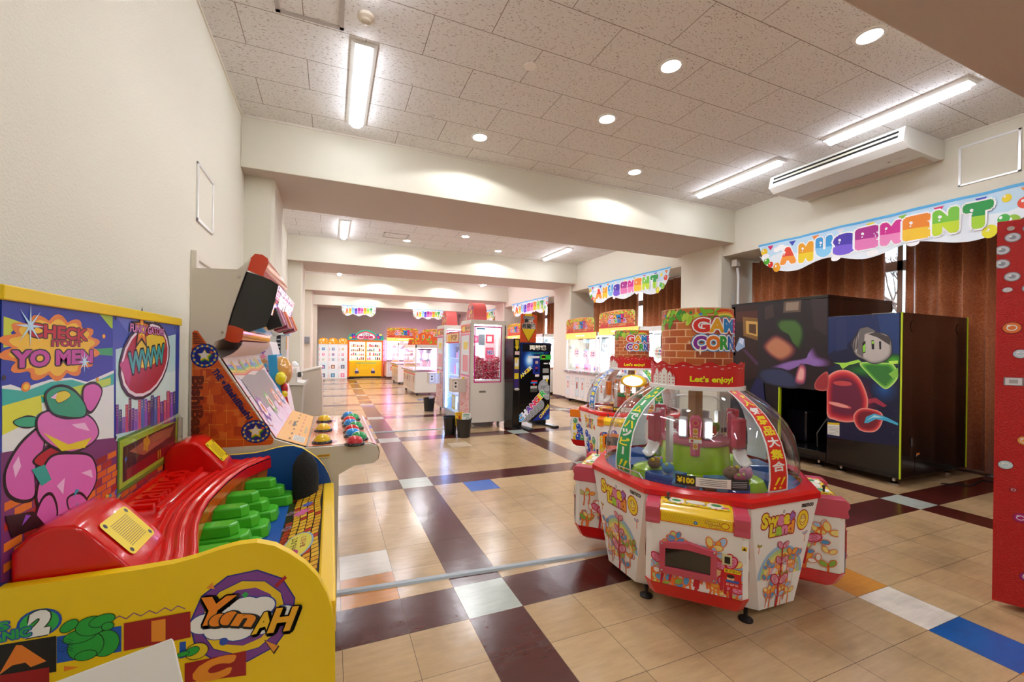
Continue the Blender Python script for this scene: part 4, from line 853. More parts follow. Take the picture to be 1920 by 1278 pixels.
def flowers(A, x0, x1, z0, z1, seed, n=24):
    r = random.Random(seed); w_, h_ = x1-x0, z1-z0
    if w_ > .3:
        for k, c in enumerate(('#9cc4e4', '#b9d48a', '#f3e27a', '#f6cf9a', '#e9b8cf', '#f4eef0')): A.ring((x0+x1)/2+.02, z0-.02, 0, .27-k*.028, c, .15, pi-.15)
    pal = [('#f2a83a', '#e8641c', 0), ('#f4e08a', '#f0812a', 0), ('#c4d98a', '#e8641c', 0), ('#a8cbea', '#f0702a', 0), ('#5aa0d8', '#f07a2a', 0), ('#8cb84a', '#e8641c', 0), ('#f7f1ee', '#ea6a2a', 0)]
    for k in range(n):
        c = r.choice(pal); x = r.uniform(x0+.03, x1-.03); z = z0+.03+(h_-.08)*r.random()**1.5
        racket(A, x, z, r.uniform(.036, .056), r.uniform(-.7, .7), c[0], c[1], r.random() < .7)
    for k in range(max(3, n//5)):
        x = r.choice([x0+w_*.22, x0+w_*.5, x0+w_*.8])+r.uniform(-.03, .03); z = z0+.05+r.uniform(0, h_*.45)
        racket(A, x, z, r.uniform(.06, .08), r.uniform(-.35, .35), '#e88ab0', '#c8102a', True, True)
def balloons(A, x0, x1, z0, z1, seed, n=34):
    r = random.Random(seed)
    for k in range(n):
        x = r.uniform(x0+.03, x1-.03); z = z0+.02+(z1-z0)*(r.random()**1.6)*(.95 if x < (x0+x1)/2 else .6); s = r.uniform(.028, .042); c = r.choice(['#f0d020', '#1c50c0', '#b83048', '#4f9a6a', '#f0d020', '#1c50c0'])
        A.ell(x, z, s*1.06, s*1.25, '#f4f4f0'); A.ell(x, z, s, s*1.18, c); A.ell(x-s*.3, z+s*.4, s*.2, s*.28, '#ffffff', .4)
def brickcyl(A, r_, z0, z1, seed, az0):
    r = random.Random(seed); C2 = 2*pi*r_
    A.rect(-C2/2, z0, C2/2, z1, '#eebf8e'); A.k += 1; bw, bh = C2/12, (z1-z0)/8
    for j in range(8):
        for i in range(13):
            x = -C2/2+(i-(j % 2)*.5)*bw; a, b_ = max(-C2/2, x+.004), min(C2/2, x+bw-.004)
            if b_ > a: A.raw([(a, z0+j*bh+.003), (b_, z0+j*bh+.003), (b_, z0+(j+1)*bh-.003), (a, z0+(j+1)*bh-.003)], [(0, 1, 2, 3)], r.choice(['#c2622c', '#b4552a', '#d1783a', '#a84a22', '#cf6e34']), up=False)
    for k in range(80):
        x = r.uniform(-C2/2, C2/2); z = z1-.012-abs(r.gauss(0, .05)); 
        if z > z0+.15: A.ell(x, z, .028, .013, r.choice(['#7fc42a', '#a6d63a', '#57ad2a', '#c2e04a', '#2f9a3a']), r.uniform(0, pi), 10)
    for k in range(22): A.ell(r.uniform(-C2/2, C2/2), z1-abs(r.gauss(0, .09))-.02, .009, .009, r.choice(['#e0202c', '#2a90e0', '#f0c820', '#e030a0', '#20a050']), 0, 10)
GCC = ['#e02a20', '#f2b01c', '#1c8cd8', '#e0208c']; GC2 = ['#8a2c9c', '#f07c14', '#2fa83a', '#1c6cd0', '#e04a20', '#c0207c']
def gamecorner(A, x, z, s, q=1.):
    for k, c in enumerate(('#e8402c', '#f0a030', '#f2e05a', '#6ac05a', '#4aa0e0')): A.ring(x+s*.1, z-s*.3, s*(1.15-k*.07), s*(1.22-k*.07), c, .1, 1.9)
    A.text('GAME', x-s*.1, z+s*.32, s*.46, GCC, .05, '#ffffff', .12, '#d02a3a', .17, w=s*1.9*q); A.text('CORNER', x+s*.1, z-s*.32, s*.46, GC2, .05, '#ffffff', .12, '#2a9ae0', .17, w=s*2.3*q)
def dome_machine(loc, rz, var, label, group):
    red, trim = '#d81c1c', ('#c94a60' if var == 0 else '#f08010'); base = '#f6f3ee'
    t = thing('dome_prize_machine', label, 'arcade machine', loc, rz, group); RP = attrmat('red_moulded_plastic', .16, 0, .2); GL = attrmat('moulded_plastic', .22, 0, .4)
    def octo(top, rad, lat, z):
        o = []
        for k in range(4):
            a = k*pi/2; n = (cos(a), sin(a)); l = (-sin(a), cos(a))
            o += [(n[0]*rad-l[0]*lat, n[1]*rad-l[1]*lat, z), (n[0]*rad+l[0]*lat, n[1]*rad+l[1]*lat, z)]
        return o
    b = MB(); b.loft([octo(1, .565, .13, .045), octo(1, .607, .2514, .6)], True, base); b.build('body', PRINT, t)
    b = MB(); b.loft([octo(1, .607, .2514, .598), octo(1, .617, .2555, .604), octo(1, .617, .2555, .632), octo(1, .6, .2485, .646)], False, red)
    ri = [(.575*cos(a), .575*sin(a), .646) for a in [(-.3927+k*pi/4) for k in range(8)]]
    n = 48; ro = [];
    for k in range(n):
        a = -.3927+2*pi*k/n; # point on octagon at this angle
        m_ = ((a+pi/8) % (pi/4))-pi/8; rr_ = .6/cos(m_); ro.append((rr_*cos(a), rr_*sin(a), .646))
    b.loft([ro, [(.57*cos(-.3927+2*pi*k/n), .57*sin(-.3927+2*pi*k/n), .648) for k in range(n)]], False, red); b.build('rim', RP, t, smooth=True)
    b = MB(); b.cyl(.57, .6, .612, 48, '#2c6a9c' if var == 0 else '#c8481c'); b.build('play_field', PRINT, t)
    for k in range(4):      # the four player stations
        a = pi/4+k*pi/2; b = MB(); b.at((0, 0, 0), rz=a)
        def rg(z, out, hw, inn=.4, ch=.03): return [(inn, -hw*.9, z), (out-ch, -hw, z), (out, -hw+ch, z), (out, hw-ch, z), (out-ch, hw, z), (inn, hw*.9, z)]
        b.loft([rg(.2, .738, .233), rg(.52, .738, .233)], True, base); st = b.build('station', PRINT, t, bevel=.004)
        b = MB(); b.at((0, 0, 0), rz=a); b.loft([rg(.115, .69, .2), rg(.13, .71, .215), rg(.2, .741, .236)], True, red); b.build('bumper', RP, st)
        b = MB(); b.at((0, 0, 0), rz=a)
        for s_ in (-1, 1):
            y0, y1 = sorted((s_*.236, s_*.165)); b.loft([[(.5, y0, z), (ox, y0, z), (ox, y1, z), (.5, y1, z)] for z, ox in ((.5, .742), (.512, .75), (.53, .744), (.545, .744), (.56, .752), (.585, .75), (.602, .73))], True, trim)
        b.box((.5, -.165, .5), (.73, .165, .515), trim)
        b.loft([[(.5, -.17, .515), (.741, -.17, .515), (.741, .17, .515), (.5, .17, .515)], [(.5, -.17, .592), (.741, -.17, .568), (.741, .17, .568), (.5, .17, .592)], [(.5, -.17, .606), (.7, -.17, .6), (.7, .17, .6), (.5, .17, .606)]], True, '#f2c81c')
        b.build('control_box', GL, st, smooth=True, bevel=.006)
        n_ = V((cos(a), sin(a), 0)); l_ = V((-sin(a), cos(a), 0))
        A = Art(n_*.7405, l_, (0, 0, 1), e0=.0015, eps=.0003)
        A.eps = .00015; A.rect(-.165, .518, .165, .567, '#e8601c').rect(-.16, .522, .16, .567, '#f4d21c')
        for i in range(26):
            for j in range(3): A.k = 3; A.raw([(-.15+i*.012+(j % 2)*.006, .528+j*.012), (-.146+i*.012+(j % 2)*.006, .524+j*.012), (-.142+i*.012+(j % 2)*.006, .528+j*.012), (-.146+i*.012+(j % 2)*.006, .532+j*.012)], [(0, 1, 2, 3)], '#e8a81c', up=False)
        A.k = 4; A.text('Sweet', .075, .55, .016, '#f7e23a', .04, '#b01c2c', .12, w=.06).text('Land', .085, .533, .014, '#f7e23a', .04, '#b01c2c', .12, w=.045); A.ell(.13, .542, .018, .015, '#c8201c').ell(.13, .542, .015, .012, '#f7dc28'); A.ell(0, .535, .009, .009, '#3a70b0').ell(0, .535, .005, .005, '#9cc0e0')
        W = V((-.2, 0, .03)); Wt = (n_*-1+V((0, 0, .03))).normalized(); A2 = Art(n_*.7+V((0, 0, .602)), l_, Wt, e0=.0015, eps=.0004)
        A2.rect(-.155, .0, .155, .085, '#f4d21c').blob(-.09, .045, .04, '#f7f4e8', 9, .1).blob(.09, .04, .04, '#f7f4e8', 9, .1).ell(-.09, .045, .022, .016, '#1f9a4c').ell(.095, .05, .024, .017, '#1f9a4c').ell(0, .05, .052, .03, '#d8a020').ell(0, .05, .045, .025, '#eef0e8').rect(-.15, .055, -.12, .078, '#30343a').rect(.12, .02, .15, .04, '#e05a7a')
        for i in range(12): A2.ell(-.15+i*.027, .012+.01*sin(i*2.), .006, .006, ['#e0508a', '#3a90d0', '#5ab84a'][i % 3])
        A2.done('control_print', PRINT, st, world=False)
        b = MB(); b.at((0, 0, 0), rz=a)
        for y_, c in ((-.09, '#1fa050'), (.095, '#1fa050')): pass
        b.tube([(.66, -.13, .6), (.66, -.13, .632)], .006, 8, '#303030'); b.ball(.009, (.66, -.13, .636), col='#303030', n=10, m=6); b.build('joystick', GL, st, smooth=True)
        if var == 0:
            A.k = 8; A.e0 = .0; A.clip = [(-.205, .203), (.205, .203), (.205, .5), (-.205, .5)]; flowers(A, -.24, .24, .18, .5, 11+k, 44); A.clip = None
        else: A.k = 8; A.e0 = .0; A.clip = [(-.205, .205), (.205, .205), (.205, .5), (-.205, .5)]; balloons(A, -.228, .228, .205, .46, 11+k); A.clip = None
        A.k += 1
        for s_ in ((-1, .35) if k != 2 else ()): pass
        A.rect(.125, .255, .2, .345, '#d8201c').rect(.128, .325, .197, .342, '#f4d81c').text('あぶない!', .162, .334, .011, '#20140c', .02, w=.06).ell(.155, .3, .016, .016, '#f0c8a0').ell(.155, .309, .017, .009, '#30180c').rect(.135, .28, .19, .291, '#2a60b8').text('とびら', .162, .27, .009, '#ffffff', .02, w=.05)
        A.rect(.2, .38, .222, .46, '#f4f4f0').rect(.2, .44, .222, .46, '#f4c81c'); A.poly([(.203, .443), (.219, .443), (.211, .457)], '#20140c')
        A.done('station_art', PRINT, st, world=False)
        for sg in (-1, 1):
            As = Art(n_*(.58 if sg > 0 else .58)+l_*(sg*.222), n_*(-sg), (0, 0, 1), e0=.0125, eps=.0002); As.clip = [(-.12, .203), (.1, .203), (.1, .5), (-.12, .5)] if sg > 0 else [(-.1, .203), (.12, .203), (.12, .5), (-.1, .5)]
            (flowers if var == 0 else balloons)(As, -.14, .14, .2, .5, 70+k*3+sg, 16 if var == 0 else 20); As.done('station_side_art', PRINT, st, world=False)
        # prize outlet
        b = MB(); b.at((0, 0, 0), rz=a); y0, y1, z0, z1 = -.165, .095, .262, .425
        pts = [(y0, z0), (y1, z0), (y1, z1-.01), ((y0+y1)/2, z1+.012), (y0, z1-.01)]; inn = [(y0+.028, z0+.035), (y1-.028, z0+.035), (y1-.028, z1-.035), ((y0+y1)/2, z1-.025), (y0+.028, z1-.035)]
        b.loft([[(.738, y, z) for y, z in pts], [(.758, y, z) for y, z in pts], [(.76, y, z) for y, z in inn], [(.744, y, z) for y, z in inn]], False, trim)
        ot = b.build('prize_outlet', GL, st, bevel=.003, fixn=True)
        b = MB(); b.at((0, 0, 0), rz=a); b.add([(.7485, y, z) for y, z in inn], [(0, 1, 2, 3, 4)], '#1b1712'); b.build('flap', attrmat('smoked_acrylic', .08, 0, .8), ot)
        b = MB(); b.at((0, 0, 0), rz=a)
        for y_ in (y0+.012, y1-.012):
            for z_ in (z0+.016, z1-.014): b.ball(.006, (.76, y_, z_), col='#c8c8c8', n=8, m=5)
        b.build('screws', CHROME, ot)
        b = MB(); b.at((0, 0, 0), rz=a); b.box((.738, .118, .36), (.746, .16, .41), '#d8cf9c'); b.box((.746, .128, .368), (.7465, .152, .4), '#181610'); b.build('coin_slot', PRINT, st)
    for k in range(4):      # logo panels
        a = k*pi/2; n_ = V((cos(a), sin(a), 0)); l_ = V((-sin(a), cos(a), 0)); Wp = V((0, 0, .555))+n_*.042
        A = Art(n_*.565+V((0, 0, .045)), l_, Wp, e0=.0008, eps=.0003); Lp = Wp.length
        f = lambda z: .13+(.2514-.13)*z/Lp
        A.clip = [(-.13, 0), (.13, 0), (.2514, Lp), (-.2514, Lp)]
        if var == 0:
            for k2, c in enumerate(('#9cc4e4', '#b9d48a', '#f3e27a', '#f6cf9a', '#e9b8cf', '#f6f2ee')): A.ring(0, Lp*.3, 0, .165-k2*.02, c, .0, pi)
            r = random.Random(40+k)
            for q in range(30):
                z = r.uniform(.04, Lp*.56)*(.9 if q else 1); x = r.uniform(-1, 1)*(f(z)-.04); c = r.choice([('#5aa0d8', '#f07a2a'), ('#8cb84a', '#e8641c'), ('#a8cbea', '#f0702a'), ('#f2a83a', '#e8641c'), ('#f4e08a', '#f0812a')]); racket(A, x, z, r.uniform(.03, .045), r.uniform(-.6, .6), *c, r.random() < .5)
            for q, (x, z, s_) in enumerate(((-.01, Lp*.22, .07), (-.0, Lp*.42, .05), (.0, Lp*.57, .045))): racket(A, x, z, s_, .1, '#e9a8c0', '#c8182c', True, True)
            racket(A, -.17, Lp*.62, .018, .2, '#8cb84a', '#e8641c'); racket(A, .17, Lp*.66, .022, -.2, '#a8cbea', '#f0702a')
            A.text('Sweet', -.045, Lp*.86, .07, ['#f4e02a', '#f4e02a', '#e88ab4', '#f4e02a', '#a06ac0'], .06, '#b8202c', .13, w=.235); A.text('Land', -.015, Lp*.76, .06, ['#f4e02a', '#a8d43a', '#e88ab4', '#f4a02a'], .06, '#b8202c', .13, w=.17)
            A.ell(.14, Lp*.81, .047, .058, '#b8202c').ell(.14, Lp*.81, .042, .052, '#f6d81c').ell(.14, Lp*.81, .024, .032, '#b8202c').ell(.14, Lp*.81, .02, .028, '#fbe860').rect(.129, Lp*.815, .134, Lp*.85, '#8a2a8c').rect(.146, Lp*.815, .151, Lp*.85, '#8a2a8c').ring(.14, Lp*.81, .013, .017, '#c8202c', pi+.3, 2*pi-.3)
            A.text('スウィートランドプラス', 0, Lp*.705, .012, '#303030', .02, w=.13); A.text('namco', .17, Lp*.95, .017, '#30282a', .05, w=.09)
            A.ell(.08-.09, Lp*.925, .009, .009, '#888888').ell(-.01, Lp*.925, .006, .006, '#d8d8d8')
            A.line([(-.09, .06), (-.1, Lp*.42), (.1, Lp*.46), (.09, .09), (-.09, .04)], .002, '#c8bfc0'); A.ell(.02, Lp*.42, .01, .01, '#909090').ell(.02, Lp*.42, .006, .006, '#e0e0e0')
        else:
            balloons(A, -.12, .12, .0, Lp*.62, 60+k, 30); A.ell(-.1, Lp*.9, .02, .024, '#f0c81c'); A.text('namco', 0, Lp*.93, .012, '#d04a6a', .03, w=.06)
            A.text('SWEET', 0, Lp*.82, .055, ['#d82a2c', '#e8a81c', '#1c60c8', '#d82a2c', '#2f9a4a'], .06, '#f4e08a', .13, w=.2); A.text('LAND 4', .02, Lp*.71, .055, ['#2f9a4a', '#d82a2c', '#1c60c8', '#e8a81c', '#d8201c', '#d8201c'], .06, '#f4e08a', .13, w=.22)
        A.done('logo_panel', PRINT, t, world=False)
    for k in range(4):
        a = k*pi/2+.28; b = MB(); b.at((.6*cos(a), .6*sin(a), 0)); 
        for q in (-1, 1):
            aa = k*pi/2; pass
    for x, y in ((-.2, -.545), (-.545, -.2), (.2, .545), (.545, .2)):
        b = MB(); b.at((x, y, 0)); b.lathe([(0, 0), (.035, 0), (.035, .008), (.02, .018), (.01, .02), (.01, .06)], 16, col='#1a1a1a'); b.build('foot', BLACK, t, smooth=True)
    # clear dome with its printed strips
    b = MB(); b.lathe(DOME, 72); dm = b.build('clear_dome', ACRYL, t, smooth=True, fixn=False)
    b = MB(); b.lathe([(.566, .646), (.574, .65), (.574, .656), (.566, .66)], 64, col='#e8e8e8'); b.build('dome_ring', ACRYL, t, smooth=True)
    ST = [(pi, '#1f9a52' if var == 0 else '#2a68c0', 'ゲームでハッピー', 'yWyWyWyW'), (1.5*pi, '#e0281c' if var == 0 else '#1f9a52', '人気景品大集合', 'yWyyWyW'), (0, '#8f9aa8' if var == 0 else '#e0281c', 'ゲームでハッピー', 'yWyWyWyW'), (pi/2, '#e0281c', '人気景品大集合', 'yWyyWyW')]
    if var: ST[0] = (pi, '#2a78d0', '人気景品大集合', 'yWyyWyW'); ST[1] = (1.5*pi, '#1f9a52', 'ゲームでハッピー', 'yWyWyWyW')
    for az, bgc, tx, pat in ST:
        def fn(u, v, h, az=az):
            r_, z_ = dome_pt(v); s_ = (r_+.004+h); an = az+u/r_; return V((s_*cos(an), s_*sin(an), z_+h*.5))
        A = Art(fn=fn, e0=.0, eps=.0006, step=.02); Lt = DL_[-1]
        wd = lambda v, m: (.075-.032*v/Lt)*m
        A.poly([(-wd(0, 1), 0)]+[(-wd(v, 1), v) for v in [Lt*i/12 for i in range(1, 13)]]+[(wd(v, 1), v) for v in [Lt*i/12 for i in range(12, -1, -1)]], '#f6f6f2')
        A.poly([(-wd(0, .84), .008)]+[(-wd(v, .84), v) for v in [Lt*i/12 for i in range(1, 13)]]+[(wd(v, .84), v) for v in [Lt*i/12 for i in range(12, 0, -1)]]+[(wd(0, .84), .008)], bgc)
        n = len(tx); cols = {'y': '#f8e21c', 'W': '#f6f6f2'}
        for i, ch in enumerate(tx):
            v = Lt*.86-(i+.5)*(Lt*.70)/n; s_ = (Lt*.70)/n*.84
            if ch == 'ー': A.rect(-.009, v-s_*.5, .009, v+s_*.5, cols[pat[i]])
            else: A.text(ch, 0, v, s_*.92, cols[pat[i]], .035, w=wd(v, 1.25))
        for q in (-1, 1): A.poly([(q*.02-.01+.02, .075), (q*.02+.01+.02, .075), (q*.02-.0, .035), (q*.02-.012, .035)], '#f8e21c').ell(q*.02-.01, .02, .009, .007, '#f8e21c')
        A.star(-.01, Lt*.96, .017, '#f8e21c'); A.star(.012, Lt*.895, .02, '#f8e21c')
        A.done('dome_strip', PRINT, dm, world=False)
    # sign drum
    b = MB(); b.lathe([(.272, 1.15), (.286, 1.15), (.286, 1.172), (.275, 1.176), (.2, 1.176), (.2, 1.15)], 56, col='#f4f2ee'); b.build('drum_base', GL, t, smooth=True)
    b = MB(); b.lathe([(.276, 1.17), (.276, 1.295)], 64, col='#d01c1c')
    n = 96; b.add([(.276*cos(2*pi*i/n), .276*sin(2*pi*i/n), 1.295) for i in range(n)]+[(.278*cos(2*pi*i/n), .278*sin(2*pi*i/n), 1.31+.012*cos(2*pi*i/n*12)) for i in range(n)], [(i, (i+1) % n, n+(i+1) % n, n+i) for i in range(n)], '#d01c1c')
    band = b.build('red_band', PRINT, t, smooth=True, fixn=False)
    def cyf(r_, az): return lambda u, v, h: V(((r_+h)*cos(az+u/r_), (r_+h)*sin(az+u/r_), v))
    A = Art(fn=cyf(.277, R(244)), step=.018, e0=.0012); A.text("Let's enjoy!", 0, 1.215, .042, '#f0f01c', .04, w=.25)
    for c0_ in (-.31, .62):
        for x, w_, h_ in ((-.08, .03, .05), (-.05, .035, .085), (-.015, .03, .065), (.02, .045, .09), (.06, .03, .07), (.085, .02, .05)):
            A.rect(c0_+x-w_/2, 1.172, c0_+x+w_/2, 1.172+h_, '#f4efe8'); A.poly([(c0_+x-w_/2, 1.172+h_), (c0_+x+w_/2, 1.172+h_), (c0_+x, 1.172+h_+.02)], '#f4efe8')
            for j in range(3): A.rect(c0_+x-.004, 1.185+j*.02, c0_+x+.003, 1.195+j*.02, '#c8282c')
    for q in range(40): x = (q-20)*2*pi*.277/40; A.rect(x, 1.288+.008*cos(x/.277*12+R(244)*12), x+.02, 1.291+.008*cos(x/.277*12+R(244)*12), '#f6f2ee')
    A.done('band_print', PRINT, band, world=False)
    b = MB(); b.lathe([(.212, 1.17), (.212, 1.652)], 64, col='#c2622c'); b.lathe([(.212, 1.652), (.0, 1.652)], 64, col='#c07040'); dr = b.build('sign_drum', PRINT, t, smooth=True, fixn=False)
    A = Art(fn=cyf(.2125, R(268)), step=.018, e0=.001); brickcyl(A, .2125, 1.3, 1.65, 5, 0); gamecorner(A, .0, 1.49, .165); gamecorner(A, -.64, 1.49, .13)
    A.star(-.14, 1.39, .03, '#fff6e0', 4, .25); A.star(-.2, 1.44, .014, '#fff6e0', 4, .25); A.done('drum_print', PRINT, dr, world=False)
    # inside: stand, ring, arms and scoops
    g = '#a6d010' if var == 0 else '#b8321c'; pk = '#d97a8c' if var == 0 else '#1f8a4c'
    b = MB(); b.lathe([(.235, .612), (.215, .63), (.2, .78), (.19, .8), (0, .8)], 40, col=g); b.build('centre_stand', GL, t, smooth=True)
    b = MB(); b.lathe([(.2, .8), (.205, .81), (.205, .835), (.19, .845), (.0, .845)], 40, col=pk); b.build('stand_ring', GL, t, smooth=True)
    b = MB(); b.lathe([(.17, .845), (.17, 1.0), (.16, 1.05), (.12, 1.09), (.05, 1.1)], 32); b.build('toy_case', GLASS, t, smooth=True, fixn=False)
    b = MB(); b.box((-.03, -.03, .845), (.03, .03, 1.16), '#c89a6a'); b.build('centre_post', PRINT, t)
    for k in range(4):
        a = pi/4+k*pi/2; b = MB(); b.at((0, 0, 0), rz=a); b.loft([[(.185+x, y*.026, z) for x, y in ((0, -1), (.03, -1), (.045, 0), (.03, 1), (0, 1))] for z in (.745, .76)]+[[(.185+x, y*.034, z) for x, y in ((0, -1), (.03, -1), (.045, 0), (.03, 1), (0, 1))] for z in (.94, .975)]+[[(.185+x, y*.02, .995) for x, y in ((0, -1), (.02, -1), (.03, 0), (.02, 1), (0, 1))]], True, '#d8607a' if var == 0 else '#e0701c')
        arm = b.build('tower', GL, t, smooth=True, bevel=.005)
        n_ = V((cos(a), sin(a), 0)); A = Art(n_*.236, (-sin(a), cos(a), 0), (0, 0, 1), e0=-.004); A.ell(0, .95, .017, .017, '#e89a2c').ell(0, .95, .012, .012, '#d82a7c')
        for j, c in enumerate(('#e8a02c', '#e8487c', '#e8a02c')): A.rect(-.014, .88-j*.045, .014, .918-j*.045, '#f0d8a0').ell(0, .899-j*.045, .011, .013, c)
        A.rect(-.035, .83, .035, .862, '#f4f0e4').rect(-.035, .852, .035, .862, '#e8a81c').ell(-.018, .841, .008, .008, '#c82020'); A.done('tower_print', PRINT, arm, world=False)
        # side housings with white scoops
        for s_ in ():
            pass
    for k in range(4):
        a = k*pi/2; b = MB(); b.at((0, 0, 0), rz=a); b.box((.3, -.04, .82), (.355, .03, 1.0), '#b8384c' if var == 0 else '#e87a10'); hs = b.build('arm_housing', GL, t, bevel=.014, smooth=True)
        b = MB(); b.at((0, 0, 0), rz=a); b.grid(lambda u, v: (.33+.05*v*v, -.055+.1*u, .815-.07*v-.02*sin(pi*u)*v), 8, 8, '#f4f4f0'); b.build('scoop', GL, hs, smooth=True, fixn=False, solid=.003)
        b = MB(); b.at((0, 0, 0), rz=a); b.box((.25, .045, .65), (.28, .075, .98), '#c9c7c0'); b.build('support', PRINT, hs)
        a2 = a+.30; b = MB(); b.at((0, 0, 0), rz=a+pi/4+.42); b.box((.3, -.09, .612), (.47, .09, .665), '#14549c' if var == 0 else '#a02c18'); b.build('prize_tray', GL, t, bevel=.006)
        b = MB(); b.at((0, 0, 0), rz=a+pi/4-.42); b.box((.3, -.09, .612), (.47, .09, .665), '#14549c' if var == 0 else '#a02c18'); b.build('prize_tray', GL, t, bevel=.006)
        b = MB(); b.at((0, 0, 0), rz=a); b.lathe([(0, .612), (.12, .612), (.1, .66), (.06, .68), (0, .682)], 20, 0, 2*pi, '#9ccc14' if var == 0 else '#e8a010'); b.v = [(x+.36*cos(a), y+.36*sin(a), z) for x, y, z in b.v]; b.build('play_bowl', GL, t, smooth=True)
    for az in (205, 245, 25, 65):
        b = MB(); b.at((.2*cos(R(az)), .2*sin(R(az)), 0), rz=R(az)); b.box((-.02, -.026, .85), (.015, .026, .98), '#d8dce0'); lm = b.build('lamp_unit', GL, t, bevel=.01)
        b = MB(); b.at((.2*cos(R(az)), .2*sin(R(az)), 0), rz=R(az)); b.box((.0155, -.018, .865), (.018, .018, .955), '#f4f8ff'); b.build('lamp_lens', attrmat('lit_lens', .3, 9, 0), lm)
    A = Art(fn=lambda u, v, h: V(((.572+h)*cos(R(232)+u/.572), (.572+h)*sin(R(232)+u/.572), v)), step=.05, e0=.001)
    A.rect(-.17, .665, .19, .72, '#30302c').rect(-.165, .668, .185, .717, '#f0eee6').rect(-.165, .668, -.07, .717, '#26241e').text('¥100', -.118, .693, .028, '#f2d41c', .05, w=.08).rect(.1, .668, .185, .717, '#1c2026')
    for j in range(4): A.rect(-.05, .678+j*.009, .08, .681+j*.009, '#6a6a66').rect(.105, .678+j*.009, .18, .6805+j*.009, '#b8bcc0')
    A.done('price_plate', PRINT, t, world=False)
    b = MB(); b.tube([(.58*cos(R(178)), .58*sin(R(178)), .65), (.585*cos(R(178)), .585*sin(R(178)), .68), (.585*cos(R(195)), .585*sin(R(195)), .68), (.58*cos(R(197)), .58*sin(R(197)), .65)], .004); b.build('handrail', CHROME, t, smooth=True)
    if var:
        b = MB(); b.at((-.17, -.3, 1.02), rz=R(40)); b.v and None; b.ball(.1, sc=(.25, 1.6, .8), col='#f6c820'); b.build('lit_cloud_sign', PRINT, t, smooth=True)
        b = MB(); b.at((-.195, -.32, 1.02), rz=R(40)); b.ball(.075, sc=(.3, 1.55, .75), col='#fdfdf0'); b.build('cloud_lamp', attrmat('lit_plastic', .3, 2.5, 0), t, smooth=True)
    return t
D1 = (2.215, 2.046, 0); D2 = (3.62, 4.38, 0)
dome_machine(D1, -.028, 0, 'dome prize machine with pink trim and flower art, nearest to the viewer', 'dome prize machines')
dome_machine(D2, -.1, 1, 'dome prize machine with orange trim and balloon art behind the pink one', 'dome prize machines')
FUR = lambda c: mat(c, .95, bump=1.0, bscale=260, name='fur_'+c.strip('#'))
def plush(i, az, rad, z, s, c, lab, d=D1):
    rr_ = random.Random(i); b = MB(); b.ball(s, n=18, m=12, sc=(1, 1, .92), jit=.07, rnd=rr_); o = b.build('plush_ball', FUR(c), smooth=True)
    o.location = (d[0]+rad*cos(R(az)), d[1]+rad*sin(R(az)), z+s*1.02); tag(o, lab, 'plush toy', 'plush balls inside the dome machines')
    for k in (-1, 1):
        e = MB(); e.ball(s*.3, (k*s*.65*rr_.uniform(.8, 1), -s*.3, s*.7)); e.build('ear', FUR(['#f0d83a', '#e8b8c8', '#c8e070', c][i % 4]), o, smooth=True)
    return o
PLS = [(203-14, .40, .667, .037, '#8a6844', 'brown plush ball at the front of the left blue tray'), (196-10, .35, .667, .035, '#7ab4dc', 'light blue plush ball at the back of the left blue tray'), (203, .42, .667, .034, '#4f92c8', 'deeper blue plush ball at the right end of the left blue tray'),
       (214, .51, .614, .036, '#5aa0d4', 'blue plush ball lying at the front left of the green stand'), (222, .50, .614, .037, '#e89ab8', 'pink plush ball lying before the green stand'), (231, .505, .614, .037, '#8a6648', 'brown plush ball lying before the green stand'), (238, .51, .614, .03, '#6ab0dc', 'small blue plush ball lying beside the price plate'),
       (250, .40, .667, .037, '#8c6c50', 'brown plush ball at the front of the right blue tray'), (256, .36, .667, .035, '#7a5a48', 'dark brown plush ball at the back of the right blue tray'), (262, .41, .667, .036, '#e49ab4', 'pink plush ball in the middle of the right blue tray'), (252, .46, .667, .028, '#b8566c', 'small rose plush ball on the edge of the right blue tray')]
for i, (az, rad, z, s, c, lab) in enumerate(PLS): plush(i, az, rad, z, s, c, lab)
for i, (az, c, lab) in enumerate(((180, '#e88aa0', 'pink plush ball in the clear case left of the pink tower'), (205, '#e0b84a', 'yellow plush ball in the clear case'), (245, '#d06a78', 'rose plush ball in the clear case right of the pink tower'), (275, '#e8704a', 'orange plush ball in the clear case'), (215, '#b8d85a', 'lime plush ball at the top of the clear case'), (160, '#c05a6a', 'dark pink plush ball at the far left of the clear case'), (300, '#8aa84a', 'olive plush ball at the far right of the clear case'))):
    plush(i+20, az, .115, .847+(.055 if i in (4, ) else 0)+(.0 if i < 5 else .02), .034, c, lab)
# ================================================================= GHOST HUNT CABIN (right)
gc_ = thing('enclosed_shooting_game', 'large black two-part arcade cabin with dark printed side standing before the brown curtains', 'arcade machine', (5.95, 3.3, 0))
BK = attrmat('black_panel', .22, 0, .3)
b = MB(); b.box((5.495, 2.434, .085), (6.86, 3.13, 1.83), '#0e0d0d'); bxa = b.build('rear_box', BK, gc_, world=True, bevel=.006)
A = Art((0, 2.433, 0), (1, 0, 0), (0, 0, 1), e0=.001); A.ell(5.72, 1.69, .065, .065, '#020202').ell(6.66, 1.69, .065, .065, '#020202').ring(5.72, 1.69, .06, .066, '#2a2a2a').ring(6.66, 1.69, .06, .066, '#2a2a2a').rect(5.68, .4, 5.74, .52, '#3a3a3c').rect(5.69, .42, 5.715, .5, '#6e6e70').rect(5.8, .3, 5.86, .34, '#e8e0d0').rect(5.8, .322, 5.86, .34, '#e87a20').rect(5.77, .12, 5.92, .3, '#151515').ell(5.845, .26, .06, .06, '#101010')
A.ell(6.15, .92, .09, .012, '#4a4030', .1); A.done('back_fittings', BK, bxa)
